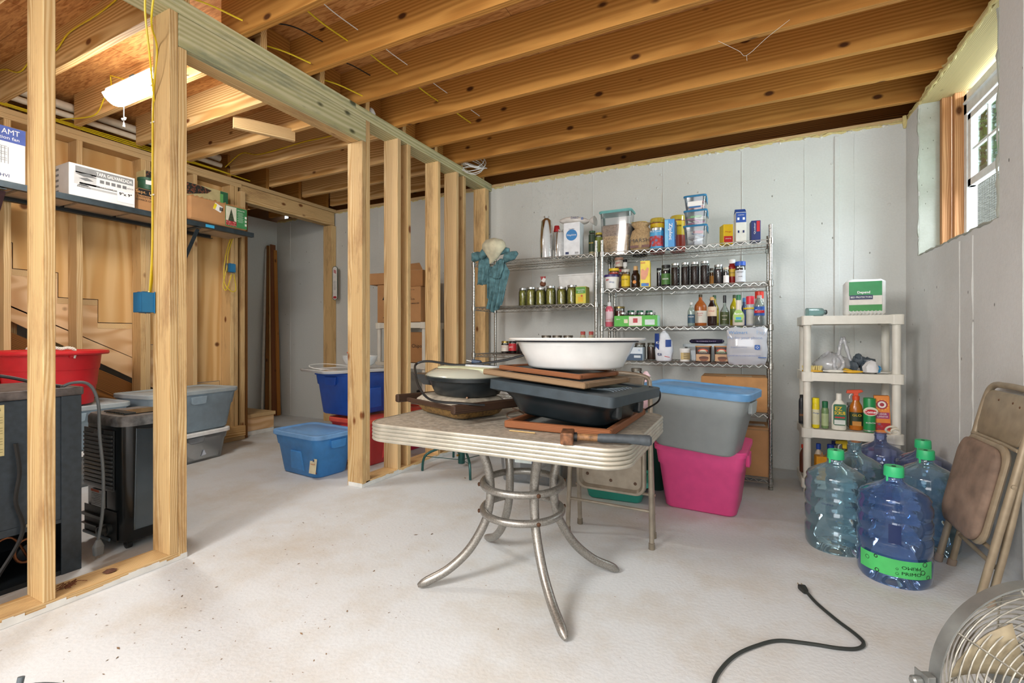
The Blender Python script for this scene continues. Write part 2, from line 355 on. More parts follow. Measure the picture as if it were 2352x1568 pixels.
CLEARP = thin('clear_plastic', '#c9ced2', .10, .15, '#f7f9fb'); FOAMY = M('#d9c98c', .8, bump=.4, scale=60)
# ================================================================== THE SETTING
XP = -2.43; XL = -4.70; YB = 4.40; XR = 1.05; XFAR = -5.83; ZJ = 2.69; ZC = 2.65; YN = -3.6
def S(mb, name, mat, parent=None, kind='structure', **k):
    o = mb.build(name, mat, parent, **k)
    if kind: o['kind'] = kind
    return o
m = MB(); m.bb((XFAR-.3, YN-.3, -.12), (XR+.3, YB+.3, 0)); S(m, 'floor', FLOOR)
wf = S(MB().bb((XFAR-.25, YB, 0), (XR+.25, YB+.25, ZC)), 'wall_back', CONC)
S(MB().bb((XFAR-.25, YN, 0), (XFAR, YB, ZC)), 'wall_left', CONC)
S(MB().bb((XFAR-.25, YN-.2, 0), (XR+.25, YN, 2.93)), 'wall_near', CONC)
S(MB().bb((XFAR-.24, YN, ZC), (XFAR-.1, YB+.2, 2.93)), 'trim_3', DARKW)
# form seams: thin ridges left on the poured walls
def seam(par, p, q, w=.012, t=.006, wavy=.004, n=26, mat=CONC):
    p, q = Vector(p), Vector(q); pts = [p.lerp(q, i/n) for i in range(n+1)]
    m = MB(); m.tube(wob(pts, wavy, seed=p.x*3+p.y), [w*(.25+.4*random.random()) for _ in pts], 5)
    return m.build('form_seam', mat, par, smooth=True)
for px in (1222, 1362, 1523, 1704, 1962, 870, 667, 744, 1848):
    x = AX(px, YB); seam(wf, (x, YB, .02), (x, YB, ZC-.03), w=.010 if px in (1362, 1704, 667, 1523) else .006)
x = AX(1922, YB)
m = MB(); m.box((x, YB-.001, ZC/2), (.035, .014, ZC-.05)); m.build('form_seam', CONC, wf, bevel=.005)
m = MB()
for i in range(46):      # broken-off form ties, blobs and pits standing proud of the wall
    xx = random.uniform(-2.3, 1.0); zz = random.uniform(.2, 2.55)
    m.lathe([(.001, 0), (random.uniform(.006, .014), .001), (.004, .006)], 7, c=(0, 0, 0)); k = 21
    for i2 in range(len(m.v)-k, len(m.v)):
        v = m.v[i2]; m.v[i2] = (xx+v[0], YB-v[2], zz+v[1])
tg = m.build('tie_mark', CONC, wf, smooth=True); tg['kind'] = 'stuff'
# trowelled plaster smear near the ceiling
m = MB()
for i in range(130):
    a = random.random(); xx = -2.02+.75*random.random()*(1-.5*a)-.0; zz = 2.60-a*.36
    l = random.uniform(.012, .04); an = random.uniform(.6, 2.2); m.tube([(xx, YB, zz), (xx+l*math.cos(an), YB-.002, zz-l*math.sin(an))], [.003, .0025], 4)
ts = m.build('plaster_smear', CONC, wf); ts['kind'] = 'stuff'
# right wall with the window opening (Y 2.97..4.10, sill 1.62)
YW0, YW1, ZS = 2.97, 4.115, 1.622
m = MB(); T = .27
m.bb((XR, YN, 0), (XR+T, YW0, ZC)); m.bb((XR, YW1, 0), (XR+T, YB+.02, ZC)); m.bb((XR, YW0, 0), (XR+T, YW1, ZS))
wr = S(m, 'wall_right', CONCR)
m = MB(); m.bb((XR+.004, YW1-.003, ZS), (XR+T-.004, YW1+.01, ZC)); m.build('jamb_face', RAWC, wr)
m = MB(); m.bb((XR+.002, YW0+.004, ZS-.01), (XR+T-.004, YW1-.004, ZS+.004)); m.build('sill_face', RAWC, wr)
for yy in (2.75, 3.25, 3.42, 2.2): seam(wr, (XR, yy, .02), (XR, yy, (ZS if yy > 2.97 else ZC)-.03), w=.01)
m = MB()                # rough broken edge round the opening
pts = [(XR-.001, YW1+.004, ZC-.04+0*i) for i in range(1)]
edge = [(XR, YW1, ZC-.03-i*(ZC-.03-ZS)/26) for i in range(27)]+[(XR, YW1-(YW1-YW0)*i/30, ZS) for i in range(31)]+[(XR, YW0, ZS+i*(ZC-.05-ZS)/26) for i in range(27)]
m.tube(wob(edge, .012, seed=4), [random.uniform(.002, .010) for _ in edge], 5); m.build('chipped_edge', RAWC, wr)
# ---- ceiling: subfloor sheets and joists
ceil = empty('ceiling', (0, 0, 0), kind='structure')
ys = [YN, -2.4, -1.2, 0.0, 1.22, 2.44, 3.66, YB+.25]
xs = [XFAR-.2, -3.66, -1.22, XR+.25]
for i in range(len(ys)-1):
    for j in range(len(xs)-1):
        m = MB(); m.bb((xs[j]+.0015, ys[i]+.0015, 2.925), (xs[j+1]-.0015, ys[i+1]-.0015, 2.945)); m.build('subfloor_panel', OSB, ceil)
JYR = [.40, .81, 1.22, 1.635, 2.05, 2.46, 2.87, 3.30, 3.72, 4.15]
for y in JYR: board('joist', (-2.60, y, ZJ+.1175), (XR+.22, y, ZJ+.1175), .235, .038, JOIST, ceil)
JYL = [.49, .93, 1.345, 1.76, 2.17, 2.575, 2.98, 3.41, 3.83, 4.24]
for y in JYL: board('joist', (-4.62, y, ZJ+.1175), (-2.44, y, ZJ+.1175), .235, .038, JOISTL, ceil)
for y in JYL[2:]: board('joist', (XFAR, y+.05, ZJ+.1175), (-4.735, y+.05, ZJ+.1175), .235, .038, JOIST, ceil)
for y in (-.4, -.9, -1.6): board('joist', (XFAR, y, ZJ+.1175), (XR+.2, y, ZJ+.1175), .235, .038, JOIST, ceil)
for i, y in enumerate(JYR[3:]):    # blocking above the partition
    y0 = y+.019+ .0; y1 = JYR[3:][i+1]-.019 if i+1 < len(JYR[3:]) else YB
    if y1-y0 > .1: board('blocking', (-2.585, y0, ZJ+.1175), (-2.585, y1, ZJ+.1175), .235, .036, JOIST, ceil)
board('cross_brace', (-3.42, 2.215, 2.665), (-3.22, 2.59, 2.665), .09, .038, PINE2, ceil)   # stubby board nailed under two joists
# trims: mud plates, rim boards and foam beads on the concrete
tr = empty('trim_1', (0, 0, 0), kind='structure')
board('mud_plate', (XFAR, YB+.085, 2.67), (XR+.2, YB+.085, 2.67), .04, .15, PINE2, tr)
board('rim_board', (XFAR, YB+.2, ZJ+.1175), (XR+.25, YB+.2, ZJ+.1175), .235, .038, DARKW, tr)
def bead(par, p, q, n, r0, r1, amp, seed):
    p, q = Vector(p), Vector(q); pts = wob([p.lerp(q, i/n) for i in range(n+1)], amp, seed=seed)
    m = MB(); m.tube(pts, [random.uniform(r0, r1) for _ in pts], 6); return m.build('foam_bead', FOAMY, par, smooth=True)
bead(tr, (XFAR, YB+.004, 2.648), (XR, YB+.004, 2.648), 260, .005, .014, .016, 1)
bead(tr, (-1.9, YB+.01, 2.662), (XR, YB+.01, 2.662), 150, .003, .009, .02, 5)
m = MB()
for i in range(40): xx = random.uniform(-2.3, 1.); m.lathe([(.002, -.012), (random.uniform(.008, .02), 0), (.002, .012)], 7, c=(xx, YB+.002, 2.638+random.uniform(-.006, .01)))
m.build('foam_blob', M('#e9e7dc', .9), tr, smooth=True)['kind'] = 'stuff'
tr2 = empty('trim_2', (0, 0, 0), kind='structure')
board('mud_plate', (XR+.145, YN, 2.67), (XR+.145, YB, 2.67), .04, .27, lumber('plate_pale', '#e2d3a0', '#c9b47a'), tr2)
board('rim_board', (XR+.25, YN, ZJ+.1175), (XR+.25, YB+.2, ZJ+.1175), .235, .038, DARKW, tr2)
bead(tr2, (XR+.006, 1.2, 2.655), (XR+.006, YB, 2.655), 120, .005, .012, .014, 2)
bead(tr2, (XR+.012, 1.2, 2.692), (XR+.012, YB, 2.692), 120, .004, .008, .012, 3)
m = MB(); m.tube([(XR-.01, YB-.01, 2.60), (XR-.008, YB-.012, 2.64), (XR-.012, YB-.012, 2.69)], [.008, .017, .012], 7); m.build('foam_bead', FOAMY, tr2, smooth=True)
# ---- the stud partition
pw = empty('wall_partition', (0, 0, 0), kind='structure')
X0 = XP-.14
def stud(y1, z0=.038, z1=2.613, mat=PINE, par=pw, x0=X0, x1=XP, t=.038, name='stud'):
    return board(name, ((x0+x1)/2, y1-t/2, z0), ((x0+x1)/2, y1-t/2, z1), x1-x0, t, mat, par, up=(1, 0, 0))
GP = PINE
for y1 in (.445, .86, 1.305): stud(y1, mat=GP)
stud(1.345, .0, 2.455, GP, name='jack_stud')
stud(2.547, .0, 2.455, GP, name='jack_stud'); stud(2.587, .0, mat=GP)
for y1 in (2.925, 3.46, 3.755, 4.295, 4.335): stud(y1, mat=PINE2 if y1 in (2.925, 3.755) else GP)
for y1 in (3.05, 3.885): stud(y1, mat=DARKW if 0 else PINE, x0=X0+.03, x1=XP-.002)
board('bottom_plate', ((X0+XP)/2, -1.2, .019), ((X0+XP)/2, 1.307, .019), .14, .038, GP, pw, up=(1, 0, 0))
board('bottom_plate', ((X0+XP)/2, 2.549, .019), ((X0+XP)/2, YB, .019), .14, .038, GP, pw, up=(1, 0, 0))
for a, b in ((-1.2, 2.45), (2.452, YB)): board('top_plate', ((X0+XP)/2, a, 2.6705), ((X0+XP)/2, b, 2.6705), .14, .038, GREENW, pw, up=(1, 0, 0))
for a, b in ((-1.2, .9), (.902, YB)): board('top_plate', ((X0+XP)/2, a, 2.632), ((X0+XP)/2, b, 2.632), .14, .038, GREENW, pw, up=(1, 0, 0))
board('header', (XP-.019, 1.307, 2.534), (XP-.019, 2.547, 2.534), .155, .038, GREENW, pw)
board('header', (XP-.119, 1.307, 2.534), (XP-.119, 2.547, 2.534), .155, .038, PINE, pw)
board('header', (XP-.069, 1.307, 2.475), (XP-.069, 2.547, 2.475), .06, .038, PINE, pw, up=(1, 0, 0))
# white paint that ran onto the foot of the plates
m = MB()
for a, b in ((-.5, 1.345), (2.509, 4.38)):
    n = int((b-a)/.03)
    for i in range(n):
        hgt = .016+.018*noise.noise(Vector((i*.4, a, 0)))+.008
        m.bb((XP+.0005, a+i*(b-a)/n, .001), (XP+.0022, a+(i+1)*(b-a)/n, max(.01, hgt)))
m.bb((X0+.01, 2.5065, .001), (XP, 2.5088, .03))
m.build('paint_splash', M('#d9d9d4', .7), pw)['kind'] = 'stuff'
# ---- stair side wall on the left
wl = empty('wall_stair', (0, 0, 0), kind='structure')
XA = XL-.14
def lst(y1, **k): return stud(y1, mat=k.pop('mat', PINE), par=wl, x0=XA, x1=XL, **k)
for y1 in (1.02, 1.42, 1.826, 2.300, 2.695): lst(y1, z1=2.613, mat=PINE2)
for y1 in (3.055, 3.097, 3.172): lst(y1, z1=2.613 if y1 < 3.15 else 2.47, mat=PINE)
lst(2.262, z1=2.613); 
board('top_plate', ((XA+XL)/2, -.6, 2.6705), ((XA+XL)/2, YB, 2.6705), .14, .038, PINE2, wl, up=(1, 0, 0))
board('top_plate', ((XA+XL)/2, -.6, 2.632), ((XA+XL)/2, 3.135, 2.632), .14, .038, PINE2, wl, up=(1, 0, 0))
board('bottom_plate', ((XA+XL)/2, -.6, .019), ((XA+XL)/2, 3.172, .019), .14, .038, PINE2, wl, up=(1, 0, 0))
board('header', (XL-.03, 3.135, 2.565), (XL-.03, YB-.02, 2.565), .165, .038, PINE, wl)
board('header', (XA+.03, 3.135, 2.565), (XA+.03, YB-.02, 2.565), .165, .038, PINE, wl)
lst(YB-.005, z0=0, z1=2.48); lst(YB-.045, z0=0, z1=2.48)
board('wall_end_stud', (XA+.05, 3.215, 0.0), (XA+.05, 3.215, 2.48), .09, .038, DARKW, wl, up=(1, 0, 0))
XQ = XA-.006
zig = [(.4, 2.34), (.4, 2.15)] 
steps = []
y, z = 1.471, 1.569
pts = []
# stepped skirt board: corners of the notches, run .255 rise .19
NY = [1.216, 1.471, 1.728, 1.983, 2.238, 2.492, 2.746, 3.0]; NZ = [1.760, 1.570, 1.377, 1.186, .996, .806, .616, .425]
poly = [(1.0, 2.613)]
up_poly = [(.2, 2.613), (3.135, 2.613), (3.135, NZ[7]+.003)]
for i in range(7, -1, -1):
    up_poly += [(NY[i]+.003, NZ[i]+.003), (NY[i]+.003, (NZ[i-1] if i else 1.95)+.003)]
up_poly += [(.96, 1.953), (.96, 2.14), (.70, 2.14), (.70, 2.33), (.2, 2.33)]
def sheet(poly, name, mat, x=XQ, t=.012):
    m = MB(); m.prism(poly, x-t, x, 'x'); return m.build(name, mat, wl)
sheet(up_poly, 'plywood_panel', PLY)
low = [(3.135, NZ[7]-.003)]
for i in range(7, -1, -1): low += [(NY[i]-.003, NZ[i]-.003), (NY[i]-.003, (NZ[i-1] if i else 1.95)-.003)]
low += [(.96, 1.947), (.2, 1.947), (.2, 2.27-.3), (3.135, .14)]
sheet(low, 'stair_stringer', PLY2)
for i in range(8):   # tread ends let into the stringer
    m = MB(); m.bb((XQ+.0, NY[i]-.004, NZ[i]-.048), (XQ+.002, NY[i]+(.25 if i < 7 else .135), NZ[i]-.006)); m.build('tread_end', PINE2, wl)
board('stair_carriage', (XQ-.03, .2, 1.97-.14-.12), (XQ-.03, 3.2, -.03), .22, .038, DARKW, wl)
board('stair_carriage', (XQ-.2, .2, 1.62), (XQ-.2, 3.2, -.09), .2, .038, DARKW, wl)
board('nailer', (XQ-.12, 1.50, 0.04), (XQ-.12, 1.50, 1.25), .09, .038, PINE, wl, up=(1, 0, 0))
board('nailer', (XQ-.3, 1.2, .95), (XQ-.3, 2.2, .95), .14, .038, PINE, wl)
board('floor_block', (XL+.0, 2.93, .10), (XL+.0, 3.15, .10), .10, .09, JOISTL, wl)
S(MB().bb((-5.78, -1, .0), (-5.74, 3.0, 2.4)), 'stair_back', M('#8e8b86', .8), wl, kind=None)
# bottom step box beyond the wall end
st = empty('stairs', (-5.2, 3.4, 0), kind='structure')
def sb(n, a, b, mat=PINE2): 
    m = MB(); m.bb(tuple(p-q for p, q in zip(a, (-5.2, 3.4, 0))), tuple(p-q for p, q in zip(b, (-5.2, 3.4, 0)))); return m.build(n, mat, st, bevel=.002, seg=1)
sb('riser', (XA-.02, 3.25, .045), (XA+.018, 3.60, .185), PLY2); sb('tread', (-5.75, 3.22, .187), (XA+.022, 3.62, .225)); sb('riser', (-5.74, 3.585, .0), (XA-.022, 3.62, .185), PLY2)
sb('painted_foot', (XA-.02, 3.25, 0), (XA+.019, 3.60, .043), M('#dcdbd6', .8))
# ---- window
win = empty('window_1', (XR+.16, YW0, ZS), kind='structure')
WV = M('#eef0f0', .35)
WW, WH = YW1-YW0, ZC-ZS
def wb_(n, a, b, mat=WV, bev=.003): m = MB(); m.bb(a, b); return m.build(n, mat, win, bevel=bev)
BUCK = lumber('buck_wood', '#c9976a', '#ad7a4e')
board('buck', (-.025, WW-.024, 0), (-.025, WW-.024, WH), .05, .042, BUCK, win, up=(1, 0, 0)); board('buck', (.03, WW-.0675, 0), (.03, WW-.0675, WH), .06, .045, BUCK, win, up=(1, 0, 0))
board('buck', (.03, .046, 0), (.03, .046, WH), .06, .086, BUCK, win, up=(1, 0, 0))
y0, y1 = .09, WW-.09
wb_('frame_side', (.045, y1-.045, 0), (.098, y1, WH-.03)); wb_('frame_side', (.045, y0, 0), (.098, y0+.045, WH-.03))
wb_('frame_sill', (.045, y0, 0), (.14, y1, .03)); wb_('frame_head', (.045, y0, WH-.16), (.13, y1, WH-.03)); wb_('frame_head', (.03, y0+.03, WH-.10), (.05, y1-.03, WH-.085))
SB, ST = .395, WH-.17   # the lower sash is pushed up
wb_('sash_rail', (.05, y0+.045, SB), (.085, y1-.045, SB+.05)); wb_('sash_rail', (.05, y0+.045, ST-.04), (.085, y1-.045, ST))
wb_('sash_stile', (.05, y1-.09, SB), (.085, y1-.045, ST)); wb_('sash_stile', (.05, y0+.045, SB), (.085, y0+.09, ST))
for k in (1, 2, 3): wb_('muntin', (.062, y0+.09+(y1-y0-.18)*k/4-.009, SB+.05), (.075, y0+.09+(y1-y0-.18)*k/4+.009, ST-.04))
wb_('muntin', (.060, y0+.09, (SB+ST)/2-.009), (.077, y1-.09, (SB+ST)/2+.009))
wg = thin('window_glass', '#202422', .02, .03, '#f2faf4', .45); wb_('pane', (.067, y0+.09, SB+.05), (.070, y1-.09, ST-.04), wg, 0)
m = MB()                # insect screen wires
for i in range(40): yy = y0+.05+(y1-y0-.1)*i/39; m.box((.094, yy, .03+(SB-.03)/2), (.0012, .0012, SB-.03))
for i in range(26): m.box((.094, (y0+y1)/2, .035+(SB-.04)*i/25), (.0012, y1-y0-.1, .0012))
m.build('insect_screen', M('#5b5b55', .6), win)['kind'] = 'stuff'
# ---- outside: gravel bank, lawn, trees
GRAV = speck('gravel', '#a39c88', '#6c6655', 26, .6, .9, bump=.5)
m = MB(); N1 = 26
vs = []; fs = []
for i in range(N1+1):
    for j in range(N1+1):
        u = XR+.45+i*.2; v = -1.0+j*.60; zz = 1.25+ .40*min(1, max(0, (i-1)/6))+ .42*max(0, min(v-4.3, 4.2))+.05*noise.noise(Vector((u*2, v*2, 0))); vs.append((u, v, zz))
for i in range(N1):
    for j in range(N1): a = i*(N1+1)+j; fs.append((a, a+1, a+N1+2, a+N1+1))
m.add(vs, fs); og = m.build('ground_outside', GRAV, smooth=True); og['kind'] = 'structure'
m = MB(); m.bb((5.2, -30, 1.5), (60, 60, 1.95)); S(m, 'lawn', M('#5d8a3a', .9, var=.2, scale=3))
BARK = M('#5a4a38', .9, bump=.5, scale=30)
LEAFM = [M('#5f8f3a', .6, var=.25, scale=2), M('#7fae4c', .6, var=.25, scale=2)]
def tree(x, y, h, r, seed, label):
    random.seed(seed); t = thing('tree', label, 'tree', (x, y, 1.8))
    m = MB(); tp = wob([(0, 0, -.3+h*.9*i/8) for i in range(9)], .15, seed=seed); m.tube(tp, [.14*(1-i/10) for i in range(9)], 8)
    m.build('trunk', BARK, t, smooth=True)
    for i in range(6):
        a = i*2.4; p = tp[3+i//2]; m = MB(); m.tube(curve([p, p+Vector((math.cos(a)*r*.4, math.sin(a)*r*.4, .4)), p+Vector((math.cos(a)*r*.8, math.sin(a)*r*.8, .6))], 4), .03, 5); m.build('branch', BARK, t)
    m = MB()
    for i in range(3200):
        v = Vector((random.gauss(0, 1), random.gauss(0, 1), random.gauss(0, 1))).normalized()*(random.random()**.45); c = Vector((v.x*r, v.y*r, h*.55+v.z*h*.5))
        a = Vector((random.gauss(0, 1), random.gauss(0, 1), random.gauss(0, 1))).normalized(); b = a.orthogonal().normalized(); s = random.uniform(.05, .1)
        m.add([c+a*s, c+b*s*.45, c-a*s, c-b*s*.45], [(0, 1, 2, 3)])
    m.build('foliage', LEAFM[seed % 2], t, fix=False)['kind'] = 'stuff'
tree(3.45, 8.9, 4.4, 1.75, 11, 'leafy green tree seen through the upper window panes'); tree(5.9, 17.6, 6.5, 2.8, 12, 'larger tree further off beyond the window')
tree(4.9, 12.3, 5.6, 2.0, 14, 'tree between the near one and the far one outside the window')
random.seed(7)
# ================================================================== LAMP, CABLES, PIPES
def cable(name, label, pts, r, mat, n=8, cat='cable', group=None, sides=6):
    P = curve(pts, n); c = P[0].copy(); m = MB(); m.tube([p-c for p in P], r, sides)
    return tag(m.build(name, mat, None, c, smooth=True), label, cat, group)
LX0, LX1, LY, LZ = -3.68, AX(375, 1.6), 1.60, 2.605
t = thing('strip_light', 'lit white strip light hung below the joists behind the doorway post', 'light', ((LX0+LX1)/2, LY, LZ))
L_ = (LX1-LX0); m = MB(); m.bb((-L_/2, -.06, .02), (L_/2, .06, .055)); m.build('housing', WHITE, t, bevel=.006)
m = MB(); prof = [(-.075+.15*i/10, -.055*math.sin(PI*i/10)**.7+.02) for i in range(11)]
m.prism([(y, z) for y, z in prof], -L_/2, L_/2, 'x'); m.build('diffuser', emit('lamp_glow', (1, .96, .90), 62), t, smooth=True)
m = MB(); m.tube([(-L_/2+.10, 0, -.03), (-L_/2+.10, 0, -.17)], .0018, 5); m.tube([(-L_/2+.08, 0, -.135), (-L_/2+.09, -.0, -.145), (-L_/2+.11, 0, -.145), (-L_/2+.12, 0, -.135)], .006, 6)
m.tube([(-L_/2+.10, 0, -.165), (-L_/2+.10, 0, -.19)], [.004, .007], 6); m.build('pull_chain', WHITE, t)
for x in (-.35, .35): m = MB(); m.tube([(x*.8, 0, .05), (x*.8, .148, .10)], .003, 5); m.build('hanger', STEEL, t)
BLUEBOX = M('#1f6f9e', .45)
def jbox(label, loc, rot, d=(.055, .06, .09)):
    t = thing('junction_box', label, 'electrical box', loc, rot)
    m = MB(); x, y, z = d[0]/2, d[1]/2, d[2]/2; w = .003
    m.bb((-x, -y, -z), (x, -y+w, z)); m.bb((-x, -y, -z), (-x+w, y, z)); m.bb((x-w, -y, -z), (x, y, z)); m.bb((-x, -y, -z), (x, y, -z+w)); m.bb((-x, -y, z-w), (x, y, z))
    m.bb((-x-.006, y-.004, -z-.004), (-x, y, z+.004)); m.bb((x, y-.004, -z-.004), (x+.006, y, z+.004))
    m.build('box_shell', BLUEBOX, t, bevel=.002)
    for a in (-1, 1):
        m = MB(); m.bb((a*x*.5-.008, -y*.2-.01, z), (a*x*.5+.008, -y*.2+.01, z+.004)); m.build('clamp', BLUEBOX, t)
    m = MB(); m.bb((-x-.004, y-.03, -z*1.05), (-x-.002, y+.02, z*1.05)); m.build('bracket', STEEL, t); return t
jb = jbox('blue plastic switch box nailed to the doorway post', (-2.59, 1.262, AZ(338, 695, 1.25)), 0, (.075, .055, .095)); jb.location = (X0-.014, 1.236, AZ(338, 695, 1.25))
jb2 = jbox('small blue switch box on the stair wall under the steel shelf', (XL+.028, AYx(527, XL), AZx(527, 616, XL)), PI/2, (.06, .055, .085))
jb3 = jbox('blue box on the joist above the lamp', (AX(312, 1.72), 1.715, AZ(312, 190, 1.72)), 0, (.055, .045, .08))
patch(.026, .03, M('#d9d9d5', .7), jb3, (0, -.024, .005))
cable('yellow_cable', 'yellow cable from the ceiling down the doorway post, nearer of the pair', [(AX(325, 1.1), 1.14, 2.72), (AX(327, 1.14), 1.15, 2.55), (AX(345, 1.2), 1.2, AZ(345, 140, 1.2)), (X0-.008, 1.28, AZ(352, 260, 1.28)), (X0-.006, 1.285, 1.9), (X0-.01, 1.28, 1.5), (X0-.02, 1.262, 1.25), (X0-.03, 1.25, AZ(340, 668, 1.25))], .0045, YCABLE)
cable('yellow_cable', 'yellow cable down the doorway post, crossing above the blue box', [(AX(337, 1.1), 1.15, 2.72), (AX(342, 1.17), 1.18, 2.5), (AX(356, 1.25), 1.258, AZ(356, 110, 1.25)), (X0+.012, 1.262, 2.2), (X0+.006, 1.262, 1.9), (X0+.004, 1.262, 1.5), (X0-.012, 1.258, 1.27), (X0+.0, 1.25, AZ(358, 668, 1.25))], .0045, YCABLE)
m = MB()
for zz in (2.28, 1.75, 2.1): m.box((X0+.006, 1.262, zz), (.03, .004, .006))
pw_st = m.build('staple', WPLAST, pw)
cable('yellow_cable', 'yellow cable stapled along the nearest left joist', [(-4.6, 1.30, 2.87), (-4.45, 1.318, 2.86), (-4.22, 1.32, 2.79), (-3.95, 1.32, 2.86), (-3.75, 1.32, 2.79), (-3.55, 1.318, 2.85), (-3.2, 1.32, 2.86), (-2.8, 1.318, 2.9)], .0045, YCABLE)
cable('yellow_cable', 'yellow cable looping to the blue box above the lamp', [(AYx(0, XL) and -4.62, 1.66, 2.70), (-4.3, 1.735, AZ(215, 265, 1.735)), (AX(240, 1.735), 1.735, AZ(240, 225, 1.735)), (AX(255, 1.735), 1.735, AZ(255, 205, 1.735)), (AX(256, 1.735), 1.73, AZ(256, 175, 1.73)), (AX(272, 1.735), 1.70, AZ(272, 168, 1.7)), (AX(300, 1.73), 1.71, AZ(300, 180, 1.71))], .0045, YCABLE)
for i in range(3):
    cable('yellow_cable', ['yellow cable on the stair wall top plate, lowest of the bunch by the pipes', 'yellow cable on the stair wall top plate, middle one of the bunch of three', 'yellow cable on the stair wall top plate, uppermost of the bunch and nearest the room'][i], [(-4.75+.012*i, -.3, 2.70), (-4.72, .9, 2.705+.01*i), (-4.68+.02*i, 1.5, 2.70), (-4.70, 2.2, 2.70+.015*i), (-4.67+.015*i, 2.75, 2.705), (-4.66, 3.2, 2.70)], .0045, YCABLE, group='cables along the stair wall top plate')
cable('yellow_cable', 'yellow cable stapled in waves along the joist past the short brace', [(-4.60, 2.90, 2.74), (AX(555, 2.955), 2.955, AZ(555, 352, 2.955)), (AX(590, 2.955), 2.955, AZ(590, 355, 2.955)), (AX(640, 2.955), 2.955, AZ(640, 343, 2.955)), (AX(700, 2.955), 2.955, AZ(700, 325, 2.955)), (AX(760, 2.955), 2.955, AZ(760, 312, 2.955)), (-2.9, 2.955, 2.83)], .0045, YCABLE)
cable('yellow_cable', 'yellow cable hanging in a loop below the stair wall switch box', [(XL+.01, AYx(537, XL), AZx(537, 535, XL)), (XL+.012, AYx(523, XL), AZx(523, 580, XL)), (XL+.012, AYx(520, XL), AZx(520, 610, XL)), (XL+.012, AYx(511, XL), AZx(511, 655, XL)), (XL+.03, AYx(516, XL), AZx(516, 665, XL)), (XL+.03, AYx(528, XL), AZx(528, 630, XL))], .0045, YCABLE)
cable('yellow_cable', 'second yellow loop below the stair wall switch box', [(XL+.01, AYx(532, XL), AZx(532, 535, XL)), (XL+.012, AYx(516, XL), AZx(516, 590, XL)), (XL+.012, AYx(513, XL), AZx(513, 645, XL)), (XL+.04, AYx(524, XL), AZx(524, 668, XL)), (XL+.04, AYx(536, XL), AZx(536, 665, XL)), (XL+.03, AYx(533, XL), AZx(533, 630, XL))], .0045, YCABLE)
for i, (y0, y1) in enumerate(((1.22, 1.55), (1.66, 1.98), (2.06, 2.42))):   # short wires between joists above the partition
    cable('black_wire', ['black wire crossing the first joist bay right of the doorway', 'black wire crossing the second joist bay right of the doorway', 'black wire crossing the third joist bay right of the doorway'][i], [(-2.54, y0+.05, 2.84), (-2.36, y0+.2, 2.86), (-2.28, y1+.06, 2.84)], .004, BLACK)
    cable('yellow_cable', ['yellow cable crossing the first joist bay right of the doorway', 'yellow cable crossing the second joist bay right of the doorway', 'yellow cable crossing the third joist bay right of the doorway'][i], [(-2.52, y0+.1, 2.75), (-2.43, y0+.22, 2.74), (-2.36, y1+.03, 2.72)], .0045, YCABLE)
for i, y in enumerate((1.66, 2.06, 2.47, 2.88)):
    cable('yellow_cable', ['yellow cable entering a drilled hole, joist nearest the camera', 'yellow cable entering a drilled hole, second joist from the camera', 'yellow cable entering a drilled hole, third joist from the camera', 'yellow cable entering a drilled hole, fourth joist from the camera'][i], [(-2.08+.03*i, y, 2.80), (-2.10+.03*i, y+.2, 2.80), (-2.08+.03*i, y+.375, 2.79)], .0045, YCABLE)
    cable('white_wire', ['white wire entering a hole, joist nearest the camera', 'white wire entering a hole, second joist from the camera', 'white wire entering a hole, third joist from the camera', 'white wire entering a hole, fourth joist from the camera'][i], [(-2.00+.03*i, y, 2.84), (-2.02+.03*i, y+.2, 2.84), (-2.0+.03*i, y+.375, 2.83)], .003, WHITE)
# coil of white cable on the far end of the top plate
m = MB(); cx, cy = -2.47, 3.95
for k in range(7):
    r = .10+.012*(k % 3); pts = [(math.cos(a)*r+.01*math.sin(k), math.sin(a)*r*1.1, .012*k+.02*math.sin(a*2+k)) for a in [2*PI*i/24 for i in range(24)]]
    m.tube(pts, .004, 5, closed=True)
tag(m.build('cable_coil', WHITE, None, (AX(1086, 3.93), 3.93, 2.70), (.5, .45, 0), smooth=True), 'coil of white cable resting on the end of the partition top plate', 'cable')
m = MB(); m.lathe([(.006, 0), (.03, .004), (.034, .02), (.02, .05), (.008, .06)], 12); tag(m.build('lamp_socket', WHITE, None, (AX(852, 2.66), 2.66, 2.70), smooth=True), 'small white porcelain lamp socket on the partition plate by the header end', 'socket')
PIPE = M('#ddd3c0', .45)
for i, (x, z, r) in enumerate(((-4.69, 2.84, .032), (-4.665, 2.765, .022))):
    m = MB(); m.tube([(0, -.5, 0), (0, 2.9, 0)], r, 14); m.tube([(0, 1.15, 0), (0, 1.22, 0)], r*1.18, 14)
    tag(m.build('water_pipe', PIPE, None, (x, 0, z), smooth=True), ['thicker upper white plastic pipe above the stair wall', 'thinner lower white plastic pipe above the stair wall'][i], 'pipe')
